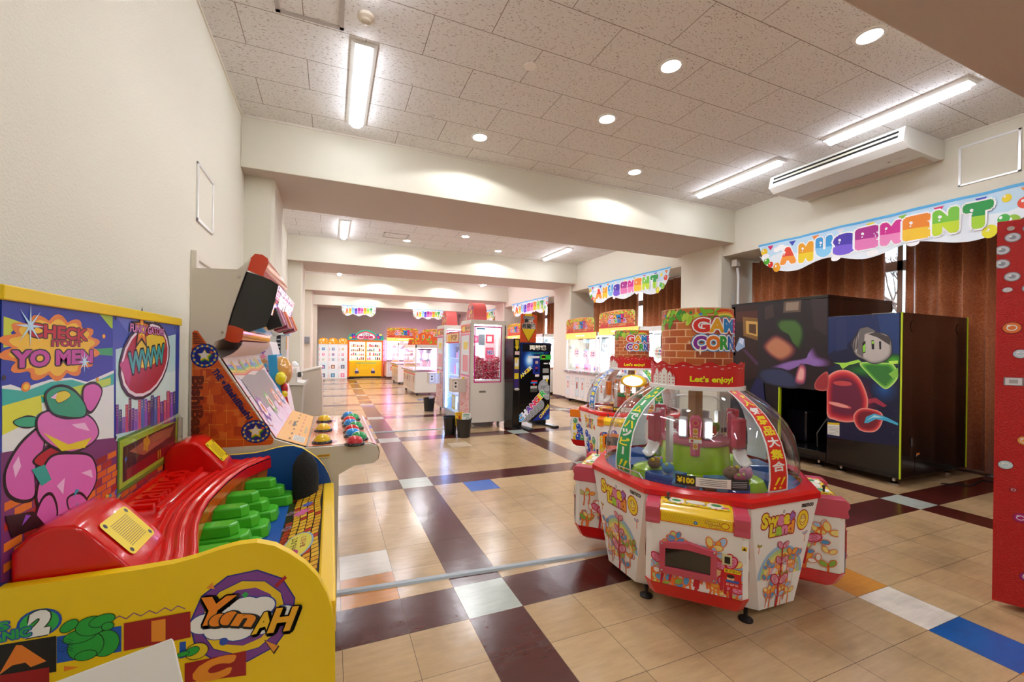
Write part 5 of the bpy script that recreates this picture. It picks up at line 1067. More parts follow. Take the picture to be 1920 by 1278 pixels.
for x_ in (5.488, 6.852): b = MB(); b.box((x_, 2.428, .09), (x_+.012, 2.44, 1.832), '#c8e020'); b.build('green_edge', PRINT, bxa, world=True)
b = MB(); b.box((5.7, 2.6, 1.832), (5.95, 2.8, 1.85), '#c8ccb8'); b.build('metal_plate', PRINT, bxa, world=True)
# cabin with an open side
b = MB(); X0, X1, Y0, Y1, ZT = 5.5, 6.86, 3.14, 4.44, 2.1
b.box((X0, Y0, ZT-.04), (X1, Y1, ZT), '#0d0c0c'); b.box((X0, Y0, .09), (X1, Y1, .2), '#101010'); b.box((X1-.03, Y0, .2), (X1, Y1, ZT-.04), '#0b0b0b'); b.box((X0, Y1-.03, .2), (X1, Y1, ZT-.04), '#0c0c0c'); b.box((X0, Y0+.0, 1.83), (X1, Y0+.03, ZT-.04), '#1a1210')
cb = b.build('cabin', BK, gc_, world=True, bevel=.004)
b = MB(); b.box((X0, 3.72, .2), (X0+.03, Y1-.03, 1.35), '#0c0c10'); b.box((X0-.004, 3.705, .2), (X0+.034, 3.72, 1.35), '#c8e020'); b.build('side_wing', PRINT, cb, world=True)
b = MB(); b.box((5.9, 3.6, .2), (6.5, 3.9, .62), '#17151c'); b.box((5.9, 3.85, .62), (6.5, 4.0, 1.15), '#1a1824'); b.build('bench_seat', BK, cb, world=True, bevel=.03)
b = MB(); b.tube([(5.7, 3.35, .21), (5.6, 3.3, .4), (5.75, 3.25, .62), (5.9, 3.2, .6)], .006, col='#55504c'); b.build('cable', PRINT, cb, world=True)
for x, y in ((5.62, 2.54), (6.75, 2.56), (5.62, 3.04), (5.65, 3.3), (6.7, 4.3), (5.62, 4.3)):
    b = MB(); b.at((x, y, 0)); b.lathe([(0, 0), (.045, 0), (.045, .012), (.02, .025), (.014, .03), (.014, .09)], 18); b.build('foot', CHROME, gc_, world=True, smooth=True)
XP = 5.494
A = Art((XP, 0, 0), (0, -1, 0), (0, 0, 1), e0=.001, eps=.0006)
def P4(p, c, o_=None): A.ppoly([(1360+x/3.3625, 540+y/3.3625) for x, y in p], c)
def blur(pts, cols, k=.06):      # nested outlines: a soft edge printed on the film
    q = smoothp([A.px(1360+x/3.3625, 540+y/3.3625) for x, y in pts]); cx = sum(a for a, b_ in q)/len(q); cz = sum(b_ for a, b_ in q)/len(q)
    k *= (len(cols)-1)/9*1.7; cols = ramp(cols, 10)
    for i, c in enumerate(cols): A.poly([(cx+(a-cx)*(1-i*k), cz+(b_-cz)*(1-i*k)) for a, b_ in q], c)
def ov(x, y, rx, ry, cols, rot=0, k=.13):
    a, c = A.px(1360+x/3.3625, 540+y/3.3625); s_ = abs(A.px(1361+x/3.3625, 540+y/3.3625)[0]-a)/3.3625
    if len(cols) > 2: k *= (len(cols)-1)/9*1.5; cols = ramp(cols, 10)
    for i, cc in enumerate(cols): A.ell(a, c, rx*s_*(1-i*k), ry*s_*(1-i*k)*.82, cc, rot, 30)
A.clip = [A.px(1360+x/3.3625, 540+y/3.3625) for x, y in ((640, 938), (1098, 998), (1098, 156), (640, 183))]
# rear box picture: deep blue with glowing shapes
P4([(640, 183), (1100, 155), (1100, 998), (640, 938)], '#141c3c')
P4([(640, 183), (1100, 155), (1100, 330), (860, 300), (640, 420)], '#182a5a'); P4([(960, 165), (1100, 155), (1100, 480), (1000, 400)], '#1c3a70')
P4([(640, 860), (1100, 840), (1100, 998), (640, 938)], '#10143c'); P4([(700, 200), (760, 195), (770, 380), (700, 400)], '#22305c')
ov(900, 520, 260, 90, ['#162440', '#174a30', '#2f8a2c'], 0, .3); ov(1060, 450, 120, 60, ['#1a3a40', '#2c7a2c', '#4fae2c'], 0, .3); ov(760, 700, 240, 230, ['#18193c', '#4c1638', '#9a1c3c'], 0, .2); ov(1000, 640, 90, 130, ['#162040', '#14386c', '#1c5a96'], .3, .3)
blur([(640, 590), (680, 530), (760, 515), (840, 560), (890, 660), (900, 740), (870, 820), (780, 845), (690, 830), (640, 790)], ['#f0a090', '#e04848', '#b8283a', '#8a2038', '#6e2440'], .05)
blur([(810, 800), (850, 760), (920, 760), (990, 790), (985, 860), (940, 905), (860, 900), (820, 860)], ['#f4b0a0', '#d83c40', '#a02434', '#7c2030'], .07); P4([(900, 700), (950, 690), (1020, 740), (1000, 750), (940, 720), (900, 730)], '#a8304a')
ov(715, 735, 80, 18, ['#d8605c', '#f0a498'], -.15, .2); ov(740, 600, 60, 22, ['#c84a4c'])
blur([(850, 470), (1000, 470), (1060, 480), (1090, 560), (1020, 635), (960, 600), (900, 540)], ['#c8f080', '#5ab038', '#347c34'], .1); P4([(680, 470), (760, 470), (840, 450), (860, 465), (780, 485), (740, 510), (720, 480)], '#a8e050'); P4([(1030, 460), (1090, 455), (1090, 475), (1040, 480)], '#c0f060'); P4([(1030, 540), (1090, 500), (1090, 560), (1060, 570)], '#86c84a')
P4([(875, 850), (890, 810), (940, 790), (1010, 810), (1090, 850), (1090, 865), (1010, 835), (950, 825), (900, 850)], '#48b8e0'); P4([(890, 835), (940, 800), (1000, 815), (930, 815)], '#c0f0fa')
# steel knight's helmet
blur([(795, 350), (830, 290), (850, 255), (900, 245), (950, 275), (1020, 290), (1050, 340), (1050, 420), (1000, 465), (930, 478), (870, 450), (820, 420)], ['#2e2a2c', '#8a8482', '#aaa4a0', '#bcb6b0'], .035)
P4([(850, 255), (900, 245), (950, 270), (880, 290), (870, 440), (830, 410), (840, 310)], '#6e6866'); P4([(950, 275), (1040, 310), (1040, 360), (960, 310), (900, 290)], '#4a4444')
for pts in ([(865, 345), (885, 330), (885, 405), (868, 412)], [(922, 330), (938, 328), (940, 385), (925, 385)], [(970, 335), (984, 335), (984, 385), (972, 385)]): P4(pts, '#161216')
P4([(868, 365), (884, 350), (884, 400), (870, 405)], '#8cd83a'); P4([(924, 335), (937, 333), (937, 350), (926, 352)], '#9ce04a')
for k in range(4): P4([(800+k*9, 320-k*14), (806+k*9, 318-k*14), (812+k*9, 400-k*8), (806+k*9, 402-k*8)], '#2a2628')
P4([(645, 845), (720, 850), (720, 932), (645, 920)], '#e8e6de'); P4([(645, 845), (720, 850), (720, 863), (645, 858)], '#e8c81c')
for k in range(6): P4([(650, 868+k*9), (714, 874+k*9), (714, 877+k*9), (650, 871+k*9)], '#8a8a88')
for a, bq, c in (([(920, 1070), (945, 1073), (945, 1083), (920, 1080)], 0, '#d8d8d4'), ([(890, 1082), (942, 1090), (942, 1102), (890, 1094)], 0, '#c8c8d8'), ([(995, 1073), (1036, 1080), (1036, 1105), (995, 1098)], 0, '#4a90d0'), ([(888, 1098), (942, 1106), (942, 1142), (888, 1133)], 0, '#dedcd4'), ([(952, 1093), (1036, 1108), (1036, 1160), (952, 1146)], 0, '#e2e0d8'), ([(952, 1093), (1036, 1108), (1036, 1118), (952, 1103)], 0, '#e8c41c')): P4(a, c)
for x, y in ((655, 190), (785, 180), (930, 175), (1075, 168), (955, 218), (1012, 216), (955, 603), (1012, 607), (1072, 660), (1070, 775), (900, 893), (1058, 916), (658, 960), (656, 1080), (845, 1122), (1058, 1170)): ov(x, y, 5, 5, ['#0a0a0a', '#6a6a68'], 0, .4)
A.clip = None
# cabin banner picture: dim haunted room with picture frames, plain drapery shapes instead of the cartoon figure
P4([(64, 115), (648, 62), (648, 640), (560, 642), (420, 625), (300, 590), (205, 560), (64, 560)], '#231c20')
P4([(64, 115), (205, 102), (205, 560), (64, 600)], '#2c1712'); P4([(70, 150), (205, 140), (205, 200), (70, 215)], '#4a1f14'); P4([(110, 180), (205, 190), (205, 330), (115, 300)], '#7a5524'); P4([(130, 205), (205, 212), (205, 305), (132, 285)], '#c49a4c'); P4([(150, 225), (195, 228), (195, 290), (150, 280)], '#55381c')
P4([(370, 85), (480, 75), (475, 150), (365, 155)], '#5c4a40'); P4([(385, 92), (465, 85), (460, 138), (380, 142)], '#8a7868'); P4([(250, 120), (300, 100), (310, 180), (250, 200)], '#3c2c2a'); P4([(540, 70), (640, 64), (640, 300), (560, 250)], '#34282c')
blur([(320, 230), (340, 195), (400, 190), (450, 195), (490, 240), (498, 310), (470, 390), (430, 360), (400, 300), (350, 270)], ['#18241a', '#24381f', '#3c5c2c', '#44682f'], .06)
blur([(235, 350), (300, 290), (360, 300), (450, 370), (440, 430), (360, 470), (290, 440), (240, 390)], ['#2a1420', '#5c2c34', '#9a5a48', '#b87a5a'], .08)
blur([(270, 500), (380, 460), (520, 430), (560, 360), (600, 420), (670, 450), (680, 490), (600, 500), (500, 480), (380, 530), (280, 530)], ['#1c141c', '#4a3050', '#7a5a98', '#8c6ab0'], .09)
blur([(210, 520), (330, 500), (430, 540), (480, 620), (380, 630), (230, 590)], ['#141820', '#262c44', '#303a5c'], .08); blur([(470, 480), (510, 500), (500, 600), (440, 590)], ['#5c3c5c', '#c05a6c', '#e8b0a8'], .15); blur([(565, 600), (600, 550), (648, 530), (648, 638), (575, 640)], ['#c86a60', '#a03038'], .15)
P4([(64, 380), (90, 310), (120, 320), (125, 370), (75, 400)], '#8aa4c8'); P4([(85, 340), (100, 312), (118, 322), (112, 360)], '#c8d4e8'); P4([(110, 390), (130, 385), (210, 470), (200, 490)], '#4a2a4a')
P4([(160, 640), (200, 560), (240, 590), (250, 700), (340, 800), (340, 830), (160, 780)], '#141c4c')
A.done('printed_film', PRINT, gc_)
b = MB(); q = [(at(1360+x/3.3625, 540+y/3.3625, X=5.49).y, at(1360+x/3.3625, 540+y/3.3625, X=5.49).z) for x, y in [(64, 100), (690, 55), (648, 66), (648, 640), (560, 642), (420, 625), (300, 590), (205, 560), (64, 560)][2:]]
q = q[:6]+[q[6]]+[(q[6][0], ZT-.0)]; b.prism(q, 5.4945, 5.505, 'x', '#1a1518'); b.build('banner_backing', CLOTH, gc_, world=True)
b = MB(); 
for k in range(9): pass
o = MB().tube([(6.1, 2.35, .008), (6.3, 2.2, .008), (6.7, 2.25, .008), (7.0, 2.0, .008)], .006).build('power_cable', RUBBER); tag(o, 'thin black power cable lying on the floor behind the black cabin', 'cable')
o = MB().box((6.75, 1.9, 0), (6.82, 2.12, .03), '#e8e8e4').build('power_strip', PRINT); tag(o, 'white power strip on the floor at the right', 'power strip')
# ================================================================= CLAW MACHINES
WHT = '#f2f0ec'; CL = attrmat('claw_body', .25, 0, .4); CASE = emis('lit_case_panel', '#f4f6ff', 1.3); CASEP = emis('lit_case_panel_pink', '#ff9cd6', 3.2)
def claw_machine(name, label, loc, rz, w_, dp, zt, sign, group, hz=.8, case=None, col=WHT, glasslow=.86, stripes=None, seed=1, halves=1):
    """front faces -y in its own frame; w_ wide, dp deep, zt high"""
    t = thing(name, label, 'arcade machine', loc, rz, group); r = random.Random(seed); hw = w_/2
    b = MB(); b.box((-hw, 0, .09), (hw, dp, hz), col); bd = b.build('base_cabinet', CL, t, bevel=.01)
    b = MB(); b.box((-hw-.01, -.07, hz), (hw+.01, .05, hz+.06), '#b9b7b4'); b.build('control_ledge', CL, t, bevel=.012)
    A = Art((0, 0, 0), (1, 0, 0), (0, 0, 1), e0=.001)
    for k in range(halves):
        cx = -hw+(k+.5)*w_/halves; q = w_/halves
        A.rect(cx-q*.44, .17, cx-q*.2, hz-.12, '#cfd8da').rect(cx-q*.42, .19, cx-q*.22, hz-.14, '#e6edee').rect(cx-q*.37, .38, cx-q*.28, .56, '#e07a5a').rect(cx-q*.35, .42, cx-q*.3, .5, '#f0d0b0')
        A.rect(cx+q*.2, .17, cx+q*.44, hz-.12, '#b8ccd0').rect(cx+q*.22, .19, cx+q*.42, hz-.14, '#dbe8ea').rect(cx+q*.27, .38, cx+q*.36, .56, '#d8583c').rect(cx+q*.29, .42, cx+q*.34, .52, '#3a3a40')
        A.line([(cx, .12), (cx, hz-.08)], .004, '#bdb9b2'); A.line([(cx-q*.18, .12), (cx-q*.18, hz-.08)], .003, '#cfcbc4'); A.line([(cx+q*.18, .12), (cx+q*.18, hz-.08)], .003, '#cfcbc4')
        for x in (-.05, .05): A.ell(cx+x, hz-.24, .012, .012, '#3a3a3a').ell(cx+x, hz-.31, .012, .012, '#3a3a3a')
        for x in (-.3, .3): A.rect(cx+x*q-.04, .12, cx+x*q+.04, .145, '#e8d080')
    if stripes:
        for k in range(7): A.rect(-hw+.08+k*(w_-.2)/7, .15, -hw+.11+k*(w_-.2)/7, hz-.18, stripes)
        A.rect(-hw+.02, hz-.1, hw-.02, hz-.05, stripes)
    A.done('front_print', CL, bd, world=False)
    A = Art((0, -.071, 0), (1, 0, 0), (0, 0, 1), e0=.001)
    for k in range(int(w_/.06)): A.rect(-hw+.02+k*.06, hz+.012, -hw+.05+k*.06, hz+.045, r.choice(['#55585c', '#8a8c90', '#d8d8d8', '#c05a8a', '#2a2c30']))
    A.done('ledge_print', CL, bd, world=False)
    z0, z1 = hz+.06, zt
    b = MB()
    for x in (-hw, hw-.035): b.box((x, .0, z0), (x+.035, .035, z1), col); b.box((x, dp-.035, z0), (x+.035, dp, z1), col)
    b.box((-hw, 0, z1-.1), (hw, dp, z1), col); b.build('frame', CL, t, bevel=.004)
    b = MB(); b.box((-hw+.035, dp-.03, z0), (hw-.035, dp-.02, z1-.1)); b.build('lit_back', case or CASE, t)
    b = MB(); b.box((-hw+.05, .1, z1-.112), (hw-.05, .16, z1-.101)); b.build('case_lamp', emis('case_tube', '#ffffff', 14), t)
    b = MB(); b.box((-hw+.01, .02, z0-.005), (hw-.01, dp-.04, z0+.01), '#eef0f0'); b.build('play_field', CL, t)
    b = MB(); b.box((-hw+.03, .006, z0), (hw-.03, .01, z1-.1)); g = b.build('front_glass', GLASS, t)
    b = MB(); b.box((-hw+.004, .03, z0), (-hw+.008, dp-.03, z1-.1)); b.build('side_glass', GLASS, t)
    b = MB(); b.box((hw-.008, .03, z0), (hw-.004, dp-.03, z1-.1)); b.build('side_glass', GLASS, t)
    A = Art((0, .005, 0), (1, 0, 0), (0, 0, 1), e0=.001)
    for k in range(halves*2):
        cx = -hw+(k+.5)*w_/(halves*2)+r.uniform(-.05, .05); z = r.uniform(z0+.4, z1-.35)
        if k % 2: A.blob(cx, z-.1, .12, '#bfe08a', 11, .1).blob(cx, z-.1, .105, '#f6f6f4', 11, .1).text('GAME', cx, z-.07, .04, GCC, .04, w=.15).text('CORNER', cx, z-.13, .04, GC2, .04, w=.17)
        else: A.ring(cx, z, .035, .05, '#8a98a0').ell(cx, z, .03, .03, '#c6d2d8'); A.rect(cx+.06, z-.03, cx+.1, z, '#3a4448')
    A.line([(0, z0), (0, z1-.1)], .01, '#c4ccd0'); A.done('glass_stickers', CL, g, world=False)
    for k in range(halves):       # the claw on its rail
        cx = -hw+(k+.5)*w_/halves+.05; b = MB(); b.box((-hw+.04, dp*.5-.02, z1-.16), (hw-.04, dp*.5+.02, z1-.12), '#8b99a4'); b.box((cx-.07, dp*.5-.06, z1-.26), (cx+.07, dp*.5+.06, z1-.15), '#9fb4c0'); b.tube([(cx, dp*.5, z1-.26), (cx, dp*.5, z1-.42)], .015, 8, '#8a98a0'); b.ball(.07, (cx, dp*.5, z1-.47), (1, 1, .7), col='#7f95a4')
        for s_ in (-1, 1): b.tube([(cx+s_*.05, dp*.5, z1-.5), (cx+s_*.12, dp*.5, z1-.58), (cx+s_*.1, dp*.5, z1-.68), (cx+s_*.03, dp*.5, z1-.72)], .012, 6, '#c8d4dc')
        b.build('claw', CL, t, smooth=True)
    for k in range(3):
        for s_ in (-1, 1)[:1 if k == 1 else 2]: pass
    for x in (-hw+.1, hw-.1):
        for y in (.08, dp-.1): b = MB(); b.at((x, y, 0)); b.tube([(-.012, 0, .035), (.012, 0, .035)], .035, 14, '#2a2a2a'); b.box((-.02, -.02, .06), (.02, .02, .092), '#8a8a8a'); b.build('caster', CL, t)
    if sign:
        sx0, sx1, sz = sign; n = 8; rr_ = .1; zb = zt+.0
        b = MB(); b.box((-hw, -.012, zt-.16), (hw, .0, zt), '#e8944a'); hd = b.build('lit_header', attrmat('lit_header_orange', .4, 1.3, 0), t)
        A = Art((0, -.012, 0), (1, 0, 0), (0, 0, 1), e0=.001)
        for k in range(7): A.rect(-hw+k*w_/7, zt-.155, -hw+k*w_/7+.004, zt-.005, '#b86a2a')
        A.text('GAME CORNER', 0, zt-.08, .035, '#fff6e0', .02, w=w_*.3); A.done('header_print', LIT, hd, world=False)
        o_ = [(sx0, zb), (sx1, zb), (sx1, zb+sz-rr_)]+[(sx1-rr_+rr_*cos(i*pi/2/n), zb+sz-rr_+rr_*sin(i*pi/2/n)) for i in range(1, n+1)]+[((sx0+sx1)/2, zb+sz+.03)]+[(sx0+rr_-rr_*sin(i*pi/2/n), zb+sz-rr_+rr_*cos(i*pi/2/n)) for i in range(0, n+1)]
        b = MB(); b.prism(o_, -.03, -.015, 'y', '#7ab83a'); sg = b.build('sign_board', CL, t)
        A = Art((0, -.03, 0), (1, 0, 0), (0, 0, 1), e0=.001); A.poly(o_, '#e8b27c'); A.k += 1; cx, cz = (sx0+sx1)/2, zb+sz/2
        ins = lambda x, z: inside(x, z, o_)
        for j in range(8):
            for i in range(15):
                x = sx0+(i-.5*(j % 2))*(sx1-sx0)/14; z = zb+j*sz/8; q = (sx1-sx0)/14
                if ins(x+.008, z+.006) and ins(x+q-.01, z+sz/8-.004): A.raw([(x+.004, z+.003), (x+q-.004, z+.003), (x+q-.004, z+sz/8-.003), (x+.004, z+sz/8-.003)], [(0, 1, 2, 3)], r.choice(['#d2622a', '#c04f22', '#dd7838', '#b84420']), False)
        for k in range(150):
            x, z = r.uniform(sx0+.03, sx1-.03), zb+sz-abs(r.gauss(0, .07))-.015
            if ins(x, z) and ins(x-.025, z) and ins(x+.025, z) and ins(x, z+.015): A.ell(x, z, .024, .012, r.choice(['#8acc2a', '#b4dc3a', '#5cb42a', '#d2e850', '#e03048', '#f0c820']), r.uniform(0, 3), 8)
        for k in range(6): x = sx0+.08+k*.05; A.rect(x-.02, zb, x+.02, zb+.07+.03*(k % 3), '#c82a34').rect(sx1-.3+k*.045, zb, sx1-.27+k*.045, zb+.05+.03*(k % 2), '#c82a34')
        A.rect(sx0, zb, sx1, zb+.025, '#c82a34'); gamecorner(A, cx+.02, cz+.01, sz*.42, 1.75); A.done('sign_print', CL, sg, world=False)
    return t
def prizes(cy, half, lab, seed, zt=.885):
    r = random.Random(seed); n = 6
    for k in range(n):
        y = cy-half+.12+(2*half-.24)*k/(n-1); b = MB(); b.box((-.05, -.06, 0), (.05, .06, r.uniform(.12, .2)), r.choice(['#e8d8e0', '#f0b8cc', '#d8e4f0', '#e888a8', '#f4ecdc', '#b8c8e0'])); b.box((-.052, -.03, .03), (-.05, .03, .09), r.choice(['#d83a6a', '#3a6ac8', '#f0b020']))
        o = b.build('prize_box', CL, bevel=.003); o.location = (6.22+.1*(k % 2), y, .872); tag(o, lab, 'prize box', lab.replace('small prize box', 'prize boxes'))
gq = 'claw machines along the right windows'
# right wall machines, fronts towards the hall (-x): rz = -90 degrees turns the front to -x
claw_machine('claw_machine', 'white claw machine with rounded sign, standing beside the second pillar', (6.03, 9.32, 0), -pi/2, 1.42, .78, 1.86, (-.66, .66, .37), gq, halves=2, seed=3)
claw_machine('claw_machine', 'white claw machine with rounded sign, nearer one of the pair behind the orange dome machine', (6.03, 7.78, 0), -pi/2, 1.42, .78, 1.93, (-.68, .62, .37), gq, halves=2, seed=4)
claw_machine('claw_machine', 'white claw machine without a sign at the near end of the second window', (5.98, 6.62, 0), -pi/2, .82, .8, 1.9, None, gq, seed=5)
claw_machine('claw_machine', 'white claw machine seen between the change machine and the second pillar', (6.0, 12.0, 0), -pi/2, 1.3, .8, 1.9, None, gq, seed=6)
claw_machine('claw_machine', 'claw machine with a rounded sign showing right of the white prize cabinet', (6.0, 13.45, 0), -pi/2, 1.3, .8, 1.9, (-.6, .6, .4), gq, seed=7)
claw_machine('claw_machine', 'claw machine with a rounded sign, farther one behind the change machine', (6.0, 14.9, 0), -pi/2, 1.3, .8, 1.9, (-.6, .6, .4), gq, seed=8)
prizes(9.32, .66, 'small prize box inside the claw machine beside the second pillar', 1); prizes(7.78, .66, 'small prize box inside the claw machine behind the orange dome machine', 2); prizes(6.62, .38, 'small prize box inside the claw machine without a sign', 3)
gm = 'glaring white claw machines in the middle of the hall'
claw_machine('white_claw_machine', 'glaring white claw machine with magenta stripes behind the rear waste bin', (2.27, 13.25, 0), -pi/2, 2.1, .95, 1.5, None, gm, hz=.7, case=CASEP, stripes='#e0208c', halves=2, seed=9)
claw_machine('white_claw_machine', 'smaller glaring white claw machine farther down the hall', (2.36, 17.1, 0), -pi/2, 1.7, .9, 1.6, None, gm, hz=.75, case=CASEP, stripes='#d8408c', halves=2, seed=10)
for k, (x, y, lab) in enumerate(((2.6, 13.0, 'left orange topper shaped like a little castle on the glaring white claw machine'), (3.0, 13.9, 'right orange topper shaped like a little castle on the glaring white claw machine'))):
    b = MB(); b.prism([(-.42, 0), (.42, 0), (.42, .16), (.3, .22), (.2, .22), (.16, .36), (.02, .4), (-.08, .34), (-.2, .36), (-.24, .2), (-.38, .16)], 0, .03, 'y', '#d8582a'); o = b.build('topper_sign', CL); o.location = (x, y, 1.5)
    A = Art((x, y, 1.5), (1, 0, 0), (0, 0, 1), e0=.001); rt = random.Random(k)
    for q in range(30): A.ell(rt.uniform(-.32, .32), rt.uniform(.03, .2), .03, .02, rt.choice(['#8acc2a', '#f0c02a', '#e8402c', '#f08a3a', '#5cb42a']), rt.uniform(0, 3), 8)
    for q in (-.14, .06): A.ell(q, .26, .05, .08, '#f0a040').ell(q, .26, .02, .05, '#5a8ac8')
    A.done('topper_print', CL, o); tag(o, lab, 'sign', 'castle toppers')
gf = 'claw machines along the far wall'
claw_machine('claw_machine', 'claw machine with a large rounded sign at the far wall, left of the two', (3.03, 19.5, 0), 0, 1.42, 1.0, 1.88, (-.71, .71, .44), gf, case=CASEP, seed=11)
claw_machine('claw_machine', 'claw machine with a large rounded sign at the far wall, right of the two', (4.6, 19.5, 0), 0, 1.36, 1.0, 1.86, (-.66, .68, .44), gf, case=CASEP, seed=12)
claw_machine('claw_machine', 'narrow white claw machine at the far wall beside the yellow machine', (2.29, 20.3, 0), 0, .1+.02, .6, 1.75, None, gf, seed=13) if False else None
nb = thing('narrow_white_machine', 'narrow white game machine squeezed beside the yellow toy machine at the far wall', 'arcade machine', (2.36, 20.05, 0))
b = MB(); b.box((2.25, 20.56, .0), (2.6, 21.1, 1.8), '#f0eef4'); b.build('cabinet_body', CL, nb, world=True, bevel=.01)
A = Art((0, 20.56, 0), (1, 0, 0), (0, 0, 1), e0=.002); A.rect(2.27, .85, 2.48, 1.65, '#e6eef8')
for k in range(9): A.rect(2.28+.02*(k % 4), .95+k*.075, 2.33+.02*(k % 4), .99+k*.075, ['#3a4a70', '#d06a8a', '#70a8c8'][k % 3])
A.done('front_print', attrmat('lit_soft', .3, .12, .2), nb)
# yellow toy machine at the far wall
ym = thing('yellow_toy_machine', 'yellow and orange two-door toy machine with a carved colourful header at the far wall', 'arcade machine', (1.45, 20.6, 0)); YM = attrmat('yellow_body', .3, .12, .3)
x0, x1, yf = .70, 2.23, 20.07
b = MB(); b.box((x0, yf, .08), (x1, 21.0, .78), '#f2be0a'); b.box((x0, yf+.55, .78), (x1, 21.0, 1.72), '#f2be0a'); b.box((x0+.35, yf-.05, .12), (x1-.3, yf, .7), '#f5c50c'); b.build('cabinet_body', YM, ym, world=True, bevel=.01)
b = MB()
for x in (x0, x1-.06): b.box((x, yf-.01, .05), (x+.06, 21.0, 1.75), '#e8641a')
b.box((x0, yf, 1.66), (x1, 21.0, 1.76), '#e8741a'); b.box(((x0+x1)/2-.04, yf-.005, .78), ((x0+x1)/2+.04, yf+.04, 1.68), '#e8a81a'); b.build('frame', YM, ym, world=True, bevel=.008)
b = MB(); b.box((x0+.06, yf+.5, .8), (x1-.06, yf+.54, 1.66)); b.build('lit_back', emis('lit_case_warm', '#fff0dc', 1.6), ym, world=True)
ry_ = random.Random(5)
for side_, (xa, xb) in enumerate(((x0+.12, (x0+x1)/2-.06), ((x0+x1)/2+.06, x1-.1))):
    for s_ in range(4):
        z = .84+s_*.2; b = MB(); b.box((xa, yf+.1, z-.02), (xb, yf+.48, z), '#e8a020')
        for k in range(7):
            x = xa+(k+.15)*(xb-xa)/7; b.box((x, yf+.12, z), (x+(xb-xa)/7*.75, yf+.25, z+ry_.uniform(.07, .15)), ry_.choice(['#b8a090', '#8a6a5a', '#d8c0b0', '#c05a70', '#6a8a9a', '#e0d8d0'] if side_ == 0 else ['#d03a5a', '#3a4a6a', '#e8e0e8', '#5a9a8a', '#e0609a', '#8a4a3a']))
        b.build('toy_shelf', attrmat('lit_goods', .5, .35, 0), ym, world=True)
    b = MB(); b.box((xa-.03, yf+.005, .8), (xb+.03, yf+.012, 1.66)); b.build('door_glass', GLASS, ym, world=True)
A = Art((0, yf-.052, 0), (1, 0, 0), (0, 0, 1), e0=.001); A.rect(x0+.35, .68, x1-.3, .71, '#3ab48a').line([(1.2, .14), (1.2, .68)], .006, '#b8860a').line([(1.62, .14), (1.62, .68)], .006, '#b8860a').rect(1.22, .18, 1.6, .42, '#edbb0a')
for x in (1.08, 1.78): A.rect(x-.08, .22, x+.09, .36, '#4a3a6a').rect(x-.06, .34, x+.08, .38, '#e8e0f0').blob(x, .43, .04, '#e8e4ec', 5, .2).ell(x, .43, .02, .02, '#c83a4a')
for x in (1.38, 1.48): A.ell(x, .57, .014, .014, '#604808')
A.done('front_print', YM, ym)
hd = [(x0-.02, 1.74), (x1+.02, 1.74), (x1+.02, 1.9), (x1-.06, 2.0), (x1-.2, 2.06), (x1-.34, 2.02), (x1-.42, 2.12), (1.62, 2.2), (1.46, 2.22), (1.3, 2.2), (1.14, 2.12), (1.04, 2.02), (x0+.18, 2.05), (x0+.05, 1.98), (x0-.02, 1.88)]
b = MB(); b.prism(smoothp(hd[2:]+hd[:2], 3) if False else hd, yf-.02, yf+.05, 'y', '#2fae8a'); hb = b.build('header_board', YM, ym, world=True)
A = Art((0, yf-.02, 0), (1, 0, 0), (0, 0, 1), e0=.002); A.blob(.92, 1.9, .12, '#4a3aa0', 6, .3).blob(2.03, 1.92, .12, '#3a4ab0', 6, .3).ell(.8, 1.84, .07, .05, '#e8c820').ell(2.1, 2.0, .07, .05, '#e8e060').blob(.95, 1.88, .06, '#d82a5a', 5, .3).blob(2.0, 1.88, .06, '#d83a6a', 5, .3)
A.poly(smoothp([(1.06, 1.82), (1.2, 1.76), (1.46, 1.79), (1.7, 1.76), (1.88, 1.83), (1.86, 1.98), (1.7, 2.08), (1.46, 2.15), (1.22, 2.08), (1.08, 1.97)]), '#d82a4a').poly(smoothp([(1.1, 1.84), (1.22, 1.79), (1.46, 1.82), (1.7, 1.79), (1.84, 1.85), (1.82, 1.96), (1.68, 2.04), (1.46, 2.1), (1.24, 2.04), (1.12, 1.95)]), '#f3e6ee')
A.text('TOYS', 1.46, 2.0, .09, '#3a2a9a', .04, '#f8f0a0', .1, w=.34).text('WONDER', 1.46, 1.88, .1, '#d8205a', .04, '#2a1a5a', .1, w=.62); A.done('header_print', YM, hb)
b = MB(); b.box((x0, yf+.02, 0.0), (x1, 20.95, .08), '#161410'); b.build('plinth', YM, ym, world=True)
